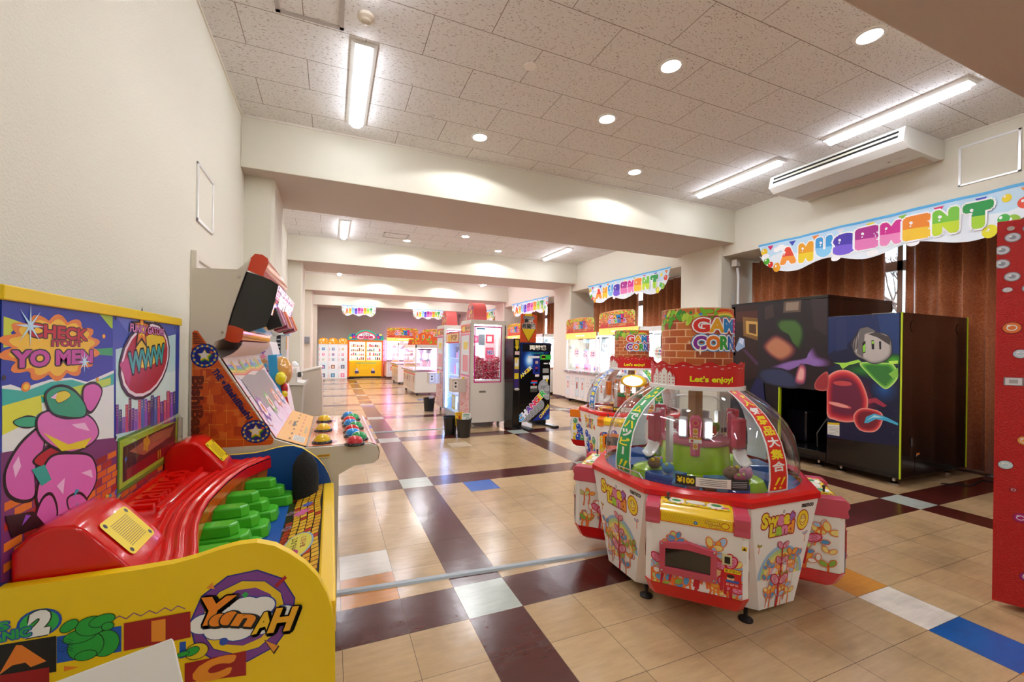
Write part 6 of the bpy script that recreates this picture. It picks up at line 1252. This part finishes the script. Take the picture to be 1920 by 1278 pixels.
# three prize lockers
for k in range(3):
    xa = -.53+k*.405; t = thing('prize_locker', 'tall white prize locker with a yellow arched top, %s of three at the far wall' % ['left', 'middle', 'right'][k], 'prize locker', (xa+.2, 20.5, 0), 0, 'prize lockers'); rl = random.Random(30+k)
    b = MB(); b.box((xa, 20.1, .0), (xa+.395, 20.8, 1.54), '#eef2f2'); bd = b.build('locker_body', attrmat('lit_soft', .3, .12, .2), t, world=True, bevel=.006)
    b = MB(); b.prism([(xa, 1.54), (xa+.395, 1.54), (xa+.395, 1.68)]+[(xa+.1975+.1975*cos(i*pi/10), 1.68+.14*sin(i*pi/10)) for i in range(1, 10)]+[(xa, 1.68)], 20.08, 20.12, 'y', '#f2a81a'); tp = b.build('arched_top', YM, t, world=True)
    A = Art((0, 20.08, 0), (1, 0, 0), (0, 0, 1), e0=.002)
    for q in range(9): A.ell(xa+rl.uniform(.05, .34), rl.uniform(1.57, 1.76), .022, .022, '#fff0c8')
    A.star(xa+.2, 1.72, .06, '#fff4d0', 4, .4); A.done('top_print', YM, tp)
    z = 1.47
    for q, hh_ in enumerate((.26, .24, .22, .36, .38)):
        A = Art((0, 20.1, 0), (1, 0, 0), (0, 0, 1), e0=.004); z1 = z; z0 = z-hh_+.03; z -= hh_
        A.rect(xa+.09, z0, xa+.37, z1, rl.choice(['#f4f8fa', '#e4f2f6', '#dff0f2'])); c = rl.choice(['#6a4a5a', '#3a3a4a', '#2a6aa8', '#e060a0', '#3a7a9a', '#8a5a3a', '#c8e0a0']); s_ = hh_*.3
        A.rect(xa+.2-s_*.7, z0+.02, xa+.2+s_*.7, z0+.02+s_*1.5, c).rect(xa+.2-s_*.3, z0+.05, xa+.2+s_*.3, z0+.04+s_, rl.choice(['#f0e0d0', '#e8a0b0', '#a0c8e0']))
        for m in range(4): A.ell(xa+.045, z0+.02+m*.03, .012, .012, '#e87a50')
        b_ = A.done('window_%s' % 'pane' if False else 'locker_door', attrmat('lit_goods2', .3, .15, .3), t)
o = MB().box((-.72, 20.3, .05), (-.56, 20.9, 1.5), '#e8e6ea').build('side_screen', PRINT); tag(o, 'plain white side screen beside the prize lockers', 'panel')
o = MB().box((-.82, 15.0-.1, 1.5), (-.66, 15.05, 1.72), '#8e9298').build('wall_speaker', PRINT, bevel=.01); tag(o, 'small grey box on the third left pillar', 'speaker')
o = MB().prism([(XL+.0, .05), (XL+.06, .05), (XL+.06, 1.25), (XL, 1.25)], 16.2, 19.6, 'y', '#d8d2d4').build('wall_panelling', PRINT); tag(o, 'pale grooved panelling low on the far left wall', 'panelling', kind='structure')
# ================================================================= PRIZE CABINETS AND CHANGE MACHINE (centre)
def prize_cabinet(y0, label, near):
    x0, x1, y1, zt = 2.2, 2.9, y0+.62, 1.9; t = thing('prize_cabinet', label, 'arcade machine', ((x0+x1)/2, y0+.3, 0), 0, 'tall white and pink prize cabinets'); GR = '#e3ddd2'
    b = MB(); b.box((x0+.04, y0, .1), (x1, y1, .84), GR); b.box((x0+.04, y0, 1.82), (x1, y1, zt), GR)
    b.box((x0+.04, y0, .84), (x0+.1, y0+.05, 1.82), GR); b.box((x1-.09, y0, .84), (x1, y0+.05, 1.82), GR); b.box((x0+.04, y1-.03, .84), (x1, y1, 1.82), GR); b.box((x1-.03, y0, .84), (x1, y1, 1.82), GR); bd = b.build('cabinet_body', CL, t, world=True, bevel=.006)
    A = Art((0, y0, 0), (1, 0, 0), (0, 0, 1), e0=.003); a0, a1, c0, c1 = x0+.1, x1-.085, .8, 1.79; m_ = .018; P_ = '#d81c8c'
    A.rect(a0, c0, a1, c0+m_, P_).rect(a0, c1-m_, a1, c1, P_).rect(a0, c0, a0+m_, c1, P_).rect(a1-m_, c0, a1, c1, P_); A.done('pink_trim', CL, bd)
    A = Art((0, y0, 0), (1, 0, 0), (0, 0, 1), e0=.002); A.rect(x0+.2, .62, x0+.33, .66, '#a9a49a').rect(x0+.21, .628, x0+.32, .652, '#6f6a60').rect(a0+.04, c1-.06, a0+.2, c1-.03, '#5a9ac8'); A.done('side_fittings', CL, bd)
    b = MB(); b.box((a0+m_, y0+.008, .84), (a1-m_, y0+.014, 1.79)); b.build('side_window', GLASS, t, world=True)
    b = MB(); b.box((x0+.1, y1-.036, .86), (x1-.03, y1-.031, 1.8)); b.build('lit_back', emis('lit_case_cool', '#dfe6f6', 1.3), t, world=True)
    b = MB(); b.box((x0+.15, y0+.1, 1.805), (x1-.1, y0+.14, 1.815)); b.build('case_lamp', emis('case_tube', '#ffffff', 14), t, world=True)
    A = Art((0, y0+.35, 0), (1, 0, 0), (0, 0, 1), e0=.001); A.rect(x0+.42, 1.2, x1-.06, 1.7, '#f4dce4').rect(x0+.44, 1.5, x1-.1, 1.66, '#e8405a').rect(x0+.47, 1.53, x1-.14, 1.63, '#f8f0f0').rect(x0+.44, 1.22, x1-.1, 1.42, '#e86a8a').text('NO.1', x0+.54, 1.33, .07, '#2a50c0', .05, '#ffffff', .12, w=.12).rect(x0+.14, 1.5, x0+.3, 1.64, '#e86a9a').ell(x0+.22, 1.57, .05, .04, '#f8c8d8')
    A.rect(x0+.16, 1.15, x0+.24, 1.45, '#8aa0b8').rect(x0+.3, 1.46, x0+.42, 1.66, '#7a8894'); A.done('display_cards', attrmat('lit_soft', .3, .12, .2), t)
    if near:      # a heap nobody could count
        b = MB(); rp_ = random.Random(17)
        for k in range(2200):
            lay = rp_.random(); x = rp_.uniform(x0+.14, x1-.105); y = y0+.035+.3*lay*lay; zmax = 1.22+.045*sin(x*9)+.05*(x-x0-.3)+lay*.05; z = rp_.uniform(.86, zmax)
            b.at((x, y, z), rz=rp_.uniform(0, 6.3), rx=rp_.uniform(0, 6.3)); b.ball(.017, sc=(1, .75, .62), n=6, m=3, col=rp_.choice(['#e0285a', '#c81e46', '#ee4a78', '#a81a3c', '#f06a94', '#fbc0d0']))
        o = b.build('wrapped_candy', attrmat('candy', .12, 0, .8), smooth=False); tag(o, 'heap of small red wrapped sweets behind the side window of the near prize cabinet', 'candy', kind='stuff')
    # front, facing the hall's left side
    A = Art((x0+.04, 0, 0), (0, -1, 0), (0, 0, 1), e0=.003); ya, yb = -y1, -y0; rq = random.Random(int(y0*10))
    A.rect(ya, .12, yb, 1.84, '#f3c0c8'); A.rect(ya+.03, 1.68, yb-.04, 1.82, '#d8402c').ell(ya+.2, 1.75, .12, .05, '#f4c020').text('POP', yb-.2, 1.75, .07, '#8a4a20', .05, '#f8e0a0', .12, w=.25)
    A.rect(ya+.03, .9, yb-.06, 1.66, '#d8508c').rect(ya+.06, .93, yb-.09, 1.63, '#dfeaf0').rect(ya+.2, 1.38, yb-.18, 1.52, '#e8d02c').rect(ya+.16, .98, yb-.14, 1.28, '#e88a9c')
    for k in range(60): x = rq.uniform(ya+.02, yb-.04); z = rq.uniform(.14, .86); A.rect(x, z, min(yb, x+rq.uniform(.02, .07)), z+rq.uniform(.01, .03), rq.choice(['#e06a80', '#f7dada', '#c8384c', '#f0a8b0', '#e8909c']))
    A.rect(yb-.035, .1, yb, 1.84, '#8a8c90'); A.done('front_print', CL, bd)
    b = MB(); b.box((x0-.22, y0+.22, .62), (x0+.04, y0+.46, .86), '#d8d0c4'); cbx = b.build('coin_box', CL, t, world=True, bevel=.008)
    A = Art((0, y0+.22, 0), (1, 0, 0), (0, 0, 1), e0=.002); A.rect(x0-.2, .66, x0-.12, .82, '#f0ece4').ell(x0-.16, .78, .02, .02, '#2c2c2c').ell(x0-.16, .72, .02, .02, '#4a4a4a'); A.ell(x0-.02, .87, .02, .02, '#f0d820'); A.done('coin_box_print', CL, cbx)
    b = MB(); sg = [(-.0, 0), (.42, 0), (.44, .1), (.4, .22), (.32, .3), (.2, .33), (.1, .3), (.03, .2)]
    b.prism([(y0+.08+u, zt+v) for u, v in sg], x0+.12, x0+.36, 'x', '#dc5a58'); st_ = b.build('top_sign', CL, t, world=True, smooth=True)
    A = Art((0, y0+.078, 0), (1, 0, 0), (0, 0, 1), e0=.002)
    A = Art((x0+.12, 0, 0), (0, -1, 0), (0, 0, 1), e0=.003)
    for k in range(26): u_ = rq.uniform(.06, .38); A.ell(-(y0+.08+u_), zt+rq.uniform(.03, .24), .03, .02, rq.choice(['#f0a0a0', '#e04a4a', '#f4d0c0', '#d83a50', '#e8c040', '#3a6a9a']), rq.uniform(0, 3), 8)
    A.done('sign_print', CL, st_)
    for x in (x0+.12, x1-.1):
        for y in (y0+.08, y1-.08): b = MB(); b.at((x, y, 0)); b.tube([(-.014, 0, .035), (.014, 0, .035)], .035, 14, '#9a9a9a'); b.box((-.02, -.02, .06), (.02, .02, .105), '#8a8a8a'); b.build('caster', CL, t, world=True)
prize_cabinet(6.9, 'tall white and pink prize cabinet with red sweets behind its side window', True)
prize_cabinet(8.78, 'tall white and pink prize cabinet farther from the viewer', False)
t = thing('glass_showcase', 'glass showcase edged with a blue-white light strip between the two prize cabinets', 'showcase', (2.6, 8.1, 0))
b = MB(); b.box((2.25, 7.62, .0), (2.95, 8.66, .14), '#c4c8cc'); b.box((2.25, 7.62, 1.5), (2.95, 8.66, 1.72), '#e8e4e4'); b.box((2.9, 7.62, .14), (2.95, 8.66, 1.5), '#dfe8f4'); b.box((2.25, 8.62, .14), (2.95, 8.66, 1.5), '#c8d8ec'); 
for y in (7.62, ): b.box((2.25, y, .14), (2.28, y+.03, 1.5), '#c4c8cc')
b.build('frame', CL, t, world=True)
b = MB(); b.box((2.236, 8.56, .16), (2.25, 8.6, 1.5)); b.build('light_strip', emis('blue_white_strip', '#8fb4ff', 14), t, world=True)
b = MB(); b.box((2.252, 7.65, .14), (2.256, 8.58, 1.5)); b.build('front_pane', GLASS, t, world=True)
rs = random.Random(77)
for z in (.14, .5, .86, 1.2):
    b = MB(); b.box((2.27, 7.66, z-.012), (2.9, 8.55, z), '#b8c8dc')
    for k in range(6): y = 7.7+k*.14; b.box((2.4, y, z), (2.6, y+.1, z+rs.uniform(.1, .26)), rs.choice(['#6a8ad0', '#e8ecf8', '#8a5a9a', '#c86a8a', '#3a4a7a', '#a0c0e8']))
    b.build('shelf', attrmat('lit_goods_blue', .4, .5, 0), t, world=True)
A = Art((2.25, 0, 0), (0, -1, 0), (0, 0, 1), e0=.003); A.rect(-8.6, 1.5, -7.66, 1.72, '#e0483c').rect(-8.57, 1.53, -7.7, 1.69, '#f0d8b0').ell(-8.35, 1.6, .13, .07, '#f4b820').text('POP', -8.0, 1.61, .1, '#a8682c', .05, '#f0c880', .12, w=.4).rect(-8.1, .2, -7.86, .48, '#d8c84a').rect(-8.07, .24, -7.89, .45, '#e8f0e0'); A.done('header_print', PRINT, t)
# change machine, slightly turned
cm = thing('change_machine', 'black and blue coin change machine under an orange arrow sign', 'change machine', (3.07, 6.68, 0), .2); Wd = .72
b = MB(); b.box((0, 0, .1), (Wd, .42, 1.52), '#0d0d10'); bd = b.build('cabinet_body', BK, cm, bevel=.012)
A = Art((0, 0, 0), (1, 0, 0), (0, 0, 1), e0=.0015); X = lambda x: (x-632)/330*Wd; Z = lambda z: 1.52-(z-235)/875*1.42
def PP(pts, c): A.poly([(X(x), Z(z)) for x, z in pts], c)
PP([(645, 240), (970, 245), (960, 330), (850, 420), (640, 620)][::-1], '#10255e'); A.clip = [(X(640), Z(620)), (X(870), Z(420)), (X(870), Z(240)), (X(640), Z(240))]
for k, c in enumerate(('#17387e', '#2a5aa8', '#5a90cc', '#9ac4e6', '#d8ecf8')): A.ell(X(735), Z(430), .15-k*.027, .19-k*.036, c)
A.clip = None; A.rect(X(660), Z(335), X(965), Z(250), '#101014'); A.text('両替機', X(822), Z(290), .085, '#f2ead8', .03, w=.38); A.rect(X(720), Z(408), X(840), Z(385), '#d8d8d4'); A.text('1000円', X(810), Z(352), .025, '#2f9a7a', .03, w=.3)
A.rect(X(848), Z(425), X(965), Z(370), '#2fae3a').ell(X(883), Z(395), .05, .035, '#f0e02a').rect(X(862), Z(410), X(905), Z(380), '#3a1c10'); A.rect(X(770), Z(585), X(845), Z(415), '#1c2a7c').rect(X(795), Z(470), X(825), Z(440), '#b89a90').rect(X(797), Z(525), X(820), Z(512), '#d83020').rect(X(797), Z(560), X(822), Z(535), '#0c0c14').rect(X(795), Z(615), X(838), Z(590), '#e8d8d8')
A.text('ANGER', X(700), Z(560), .065, ['#f0d820', '#e8e0a0', '#f0c820', '#f0d820', '#e8e8e0'], .03, w=.3, rot=.62)
A.rect(X(885), Z(475), X(930), Z(462), '#d8d8d8').rect(X(942), Z(480), X(965), Z(455), '#f0f0e8').rect(X(875), Z(575), X(935), Z(525), '#a8a8a4').rect(X(882), Z(560), X(928), Z(540), '#4a4a48').rect(X(878), Z(650), X(945), Z(605), '#e0e0dc').rect(X(915), Z(700), X(932), Z(640), '#f0d020')
A.rect(X(757), Z(672), X(818), Z(657), '#d82a20').rect(X(750), Z(690), X(818), Z(673), '#2a78c8'); A.poly([(X(770), Z(690)), (X(785), Z(715)), (X(800), Z(690))][::-1], '#d82a20'); A.rect(X(748), Z(785), X(818), Z(718), '#b0aca4').rect(X(757), Z(775), X(809), Z(745), '#2a2622')
A.clip = [(0.01, .11), (Wd-.02, .11), (Wd-.02, 1.5), (0.01, 1.5)]
for x, z, r_ in ((885, 735, .125), (935, 800, .125)): A.ell(X(x), Z(z), r_, r_*1.1, '#6a6a6c').ell(X(x), Z(z), r_*.93, r_*1.03, '#a4a4a6').ring(X(x), Z(z), r_*.72, r_*.78, '#77777a').text('500', X(x), Z(z), .05, '#6e6e70', .04, w=.13)
for k in range(7): A.ell(X(855-k*31), Z(935+k*26), .095, .1, '#5a5a5c').ell(X(855-k*31), Z(935+k*26), .088, .093, '#98989a').ring(X(855-k*31), Z(935+k*26), .06, .066, '#707072')
A.text('CHANGER', X(765), Z(935), .105, ['#3aa0e0', '#e8e8f0', '#6a3aa8', '#d8407a', '#d82a20', '#f0c820', '#2fae4a'], .05, '#ffffff', .09, w=.74, rot=.70)
PP([(770, 1105), (965, 925), (965, 1105)][::-1], '#1a2c86'); PP([(880, 1110), (965, 1025), (965, 1105)][::-1], '#2a6ab8'); A.line([(X(850), Z(1108)), (X(968), Z(995))], .01, '#0c1030'); A.text('CHANGE', X(898), Z(1010), .06, '#e8d020', .04, w=.3, rot=.78)
A.clip = None; A.done('front_print', attrmat('change_print', .25, .15, .4), bd, world=False)
b = MB(); b.box((X(875), -.02, Z(575)), (X(935), 0, Z(530)), '#a8a8a4'); b.box((X(748), -.015, Z(785)), (X(818), 0, Z(745)), '#5a564e'); b.build('coin_tray', CL, bd, bevel=.004)
for x in (.08, Wd-.08): b = MB(); b.box((x-.06, -.28, 0), (x+.06, .5, .03), '#3c444a'); b.box((x-.03, .05, .03), (x+.03, .4, .1), '#141414'); b.build('floor_bracket', CL, cm, bevel=.006)
b = MB(); q = [(.1, 1.52), (.46, 1.52), (.48, 2.02), (.36, 2.05), (.12, 2.03)]; b.prism(q, .12, .14, 'y', '#e0501a'); sg = b.build('arrow_sign', PRINT, cm)
A = Art((0, .12, 0), (1, 0, 0), (0, 0, 1), e0=.002); A.poly([(.2, 2.04), (.36, 2.05), (.37, 1.9), (.2, 1.9)][::-1], '#f0c81c'); A.poly([(.115, 1.78), (.285, 1.52), (.455, 1.78)], '#161208').poly([(.13, 1.77), (.285, 1.54), (.44, 1.77)], '#f2cc1a').rect(.16, 1.95, .42, 2.0, '#8a8a86')
A.text('高額', .29, 1.92, .085, '#141010', .04, '#f4f0ea', .1, w=.2).text('両替機', .29, 1.82, .085, '#141010', .04, '#f4f0ea', .1, w=.3); A.done('sign_print', PRINT, sg, world=False)
t = thing('token_dispenser', 'narrow black dispenser with purple panel and yellow arrow beside the change machine', 'dispenser', (2.985, 6.6, 0), .2)
b = MB(); b.box((-.075, 0, 0), (.06, .26, 1.58), '#121214'); bd = b.build('cabinet_body', BK, t, bevel=.006)
A = Art((0, 0, 0), (1, 0, 0), (0, 0, 1), e0=.002); A.rect(-.06, .72, .045, 1.22, '#33206a'); A.rect(-.05, 1.05, .04, 1.25, '#e8d050').rect(-.045, 1.1, .035, 1.22, '#e8ece8').rect(-.03, 1.16, .0, 1.22, '#f0c020').rect(-.05, .88, .04, .98, '#e8d020').rect(-.045, 1.3, .05, 1.36, '#e8c8c8'); A.poly([(-.04, 1.56), (.035, 1.56), (.025, 1.44), (.045, 1.44), (-.002, 1.37), (-.05, 1.44), (-.028, 1.44)][::-1], '#e8c81a'); A.line([(0, 1.56), (0, 1.45)], .01, '#1a1a1a')
A.done('front_print', PRINT, bd, world=False)
b = MB(); b.at((-.005, -.02, .7)); b.ball(.05, sc=(1, .8, .5), col='#b8b4ac'); b.build('dispenser_cup', CL, bd, smooth=True)
# waste bins
def bin_(x, y, r_, h_, lab, papers=()):
    t = thing('waste_bin', lab, 'waste bin', (x, y, 0), 0, 'black waste bins')
    b = MB(); b.lathe([(r_*.8, .0), (r_, h_), (r_*1.04, h_), (r_*1.04, h_-.012), (r_*1.0, h_-.012)], 28, col='#141414'); b.lathe([(0, .004), (r_*.79, .004), (r_*.97, h_-.01)], 28, col='#0c0c0c'); b.build('bucket', attrmat('bin_plastic', .4), t, smooth=True, fixn=False)
    return t
for x, y, r_, lab in ((1.80, 6.56, .115, 'black waste bin beside the prize cabinet, farther of the two'), (1.95, 6.3, .12, 'black waste bin beside the prize cabinet, nearest to the viewer'), (2.03, 9.2, .13, 'black waste bin standing alone before the farther prize cabinet')): bin_(x, y, r_, .29, lab)
for loc, rz, c1_, c2, lab in (((1.9, 6.37, .17), .15, '#f0c81a', '#b8381c', 'yellow notice card standing in the nearest waste bin'), ((1.99, 6.3, .16), -.1, '#f2f2ee', '#2a9a4a', 'white notice card with green ring standing in the nearest waste bin')):
    b = MB(); b.box((-.07, -.002, 0), (.07, .002, .21), c1_); o = b.build('notice_card', PRINT); o.location = loc; o.rotation_euler = (-.1, 0, rz); tag(o, lab, 'card')
    A = Art((0, -.002, 0), (1, 0, 0), (0, 0, 1), e0=.001); A.rect(-.05, .16, .05, .17, c2).rect(-.05, .185, .05, .195, c2)
    if c2 == '#2a9a4a': A.ring(.02, .11, .025, .033, c2)
    else: A.rect(-.02, .1, .02, .15, c2)
    A.done('card_print', PRINT, o, world=False)
b = MB(); b.box((-.04, -.002, .0), (.06, .002, .14), '#e8d4c0'); o = b.build('notice_card', PRINT); o.location = (2.06, 9.18, .2); tag(o, 'small pale card sticking out of the far waste bin', 'card')
# ================================================================= BANNERS
def banner(P0, U, w_, h_, lab, seed, taper=.13):
    """vinyl banner with waves; P0 = upper left corner as seen from the hall"""
    P0 = V(P0); U = V(U); N = U.cross(UP); r = random.Random(seed)
    bot = lambda s_: -h_*(.9+.1*cos(2*pi*(s_-.15)/.35)-.12*max(0, 1-min(s_, 1-s_)/.06))
    n = 60; edge = []
    xl = lambda s_: taper*w_/2.87*1.0+s_*(w_-2*taper*w_/2.87)
    outline = [(0, 0), (w_, 0)][::-1]+[(0, 0)][:0]
    rp = lambda u: .012*sin(u*7)+.008*sin(u*17+1)
    fn = lambda u, v, h: P0+U*u+UP*v+N*(.02+h+rp(u))
    pts = [(0, 0)]+[(xl(i/n), bot(i/n)) for i in range(n+1)]+[(w_, 0)]+[(w_*(1-i/20), 0) for i in range(1, 20)]
    b = MB(); A0 = Art(fn=fn, step=.06, e0=0, eps=0); A0.poly(pts, '#c9e6f8'); o = A0.done('amusement_banner', CLOTH); md = o.modifiers.new('thickness', 'SOLIDIFY'); md.thickness = .002; md.offset = -1
    A = Art(fn=fn, step=.06, e0=.0025, eps=.0008)
    A.poly([(xl(i/n), bot(i/n)) for i in range(n+1)]+[(w_-.02, -h_*.35)]+[(w_*(.96-.92*i/20), -h_*(.45+.08*sin(i*1.3))) for i in range(21)]+[(.02, -h_*.35)], '#eef6fb')
    A.poly([(0, 0)]+[(w_*i/20, -.03*w_/2.87) for i in range(21)]+[(w_, 0)], '#58b4ea')
    s_ = w_/2.87
    for k in range(9): x = (.15+k*.32)*s_; A.poly([(x, -.05*s_), (x+.09*s_, -.05*s_), (x+.045*s_, -.12*s_)][::-1], ['#e0206a', '#3a4ac0', '#f08a20', '#e8e8f0', '#f0d820', '#8ac83a'][k % 6])
    for x, z, rr_, c in ((.1, -.13, .05, '#f2c81c'), (.14, -.28, .045, '#4ab020'), (.2, -.34, .04, '#e03020'), (.3, -.4, .06, '#f2a81c'), (2.66, -.36, .055, '#9ac83a'), (2.74, -.2, .05, '#e84a2a'), (2.62, -.12, .035, '#f2d81c'), (2.5, -.42, .06, '#e8e01c')):
        A.ell(x*s_, z*s_*h_/.49/s_, rr_*s_, rr_*1.15*s_, c).ell((x-.015)*s_, z*h_/.49+.02*s_, rr_*.25*s_, rr_*.3*s_, '#ffffff', 0, 8)
    for x, z in ((.3, -.13), (.36, -.11), (.42, -.14), (.12, -.2), (1.1, -.42), (1.5, -.43), (1.9, -.4)): A.ell(x*s_, z*h_/.49, .06*s_, .04*s_, '#ffffff')
    L = [('A', '#e8401c', '#f59a2a'), ('M', '#f0a81c', '#f6d82a'), ('U', '#3aa0e0', '#8ad0f4'), ('S', '#4a30b0', '#7a5ad8'), ('E', '#b01c8c', '#e87ab8'), ('M', '#d82090', '#f08ac0'), ('E', '#f08a1c', '#f6c82a'), ('N', '#7ac83a', '#c8e02a'), ('T', '#1f9a44', '#a8d82a')]
    for i, (ch, c, c2) in enumerate(L):
        x = (.46+i*.245)*s_; z = -h_*(.52 if i in (0, 1, 3) else .47); hh_ = h_*(.42 if i else .38)
        A.text(ch, x, z, hh_, c, .13, '#ffffff', .19, w=.155*s_); A.clip = [(x-.2*s_, z-hh_), (x+.2*s_, z-hh_), (x+.2*s_, z-hh_*.1), (x-.2*s_, z+hh_*.02)]; A.text(ch, x, z, hh_, c2, .125, w=.155*s_); A.clip = None; A.ell(x-.045*s_, z+hh_*.3, .016*s_, .02*s_, '#ffffff', .5, 8).ell(x-.05*s_, z+hh_*.12, .009*s_, .01*s_, '#ffffff', 0, 8)
    A.ell(2.6*s_, -h_*.66, .045*s_, .05*s_, '#4ab84a').ell(2.58*s_, -h_*.62, .012*s_, .015*s_, '#ffffff')
    A.done('banner_print', CLOTH, o); tag(o, lab, 'banner', 'colourful AMUSEMENT banners')
for k, (y0, lab) in enumerate(((4.57, 'AMUSEMENT banner above the nearest window, largest of the banners'), (9.29, 'AMUSEMENT banner above the second window'), (14.33, 'AMUSEMENT banner above the third window'), (18.85, 'AMUSEMENT banner above the farthest window'))):
    banner((XR-.015, y0, 3.09), (0, -1, 0), 2.87, .49, lab, k)
banner((.38, 19.745, 3.27), (1, 0, 0), 1.49, .47, 'AMUSEMENT banner on the far beam, left of the two', 8, .1); banner((3.5, 19.745, 3.26), (1, 0, 0), 1.49, .47, 'AMUSEMENT banner on the far beam, right of the two', 9, .1)
# ================================================================= RED JEWELLED PANEL (right edge)
P0 = at(1859, 1124, Z=.03); P0.z = 0; U = V((.453, -.8915, 0)); N = U.cross(UP); t = thing('red_photo_booth', 'red glitter booth side with printed jewels and a crystal heart at the right edge', 'booth', P0+U*.4, 0)
def gl_mat():
    m = mat('#c40606', .4, coat=.1, bump=.6, bscale=160, name='red_glitter_film'); return m
b = MB(); pts = [P0, P0+U*1.0, P0+U*1.0-N*.5, P0-N*.5+U*.42]; 
b.loft([[p+UP*.03 for p in pts], [p+UP*2.125 for p in pts]], True, '#d40c0c'); b.build('booth_panel', gl_mat(), t, world=True, bevel=.004)
A = Art(P0, U, (0, 0, 1), e0=.002, eps=.0004)
def gem(u, v, rx, rz, c, kind=0):
    a, q = A.px(1820+u/1.66, 380+v/1.66)
    if kind == 1: rx *= .7; rz *= .7; A.rect(a-rx, q-rz, a+rx, q+rz, '#8a8a90').rect(a-rx*.85, q-rz*.85, a+rx*.85, q+rz*.85, '#e8e4e8').rect(a-rx*.45, q-rz*.45, a+rx*.45, q+rz*.45, '#b0aab0'); return
    rx *= .72; rz *= .72; A.ell(a, q, rx, rz, '#7a1014', .1); A.ell(a, q, rx*.92, rz*.9, c, .1); A.ell(a, q, rx*.55, rz*.5, '#f6f2f0', .1); A.ell(a, q, rx*.42, rz*.36, c, .1); A.ell(a-rx*.3, q+rz*.35, rx*.2, rz*.14, '#ffffff')
gem(114, 271, .028, .02, '#d8d8e0'); gem(128, 389, .05, .045, '#f0803a'); gem(155, 470, .04, .035, '#c8d8e8'); gem(133, 556, .05, .032, '', 1); gem(166, 740, .035, .035, '#f0a050'); gem(108, 815, .04, .034, '#c8e0e8'); gem(133, 893, .022, .018, '#b01830'); gem(155, 980, .04, .036, '#b81878'); gem(175, 1165, .04, .036, '#a0187a')
hc, hz = A.px(1876, 482); hc += .3; hz -= .076; A.clip = [(0, .035), (1, .035), (1, 2.12), (0, 2.12)]
for k in range(30):
    t_ = 2*pi*k/30; x = hc+.30*(sin(t_)**3); z = hz+.019*(13*cos(t_)-5*cos(2*t_)-2*cos(3*t_)-cos(4*t_)); A.ell(x, z, .03, .026, '#8a8a92').ell(x, z, .026, .022, '#d8dae4').ell(x, z, .013, .011, '#9aa0b0').ell(x-.008, z+.006, .006, .005, '#ffffff')
A.text('V', hc-.13, hz+.02, .15, '#f6f2f2', .08, w=.09).text('I', hc-.02, hz+.02, .15, '#f6f2f2', .08, w=.03).text('P', hc+.08, hz+.02, .15, '#f6f2f2', .08, w=.09)
A.ell(.05, 2.08, .014, .012, '#c0b0a8'); A.done('jewel_print', PRINT, t)
b = MB(); b.box((-.01, -.01, .0), (1.0, .02, .03)); 
for u_ in (.1, .9): q = P0+U*u_-N*.25; b = MB(); b.at((q.x, q.y, 0)); b.cyl(.03, 0, .03); b.build('foot', BLACK, t, world=True)
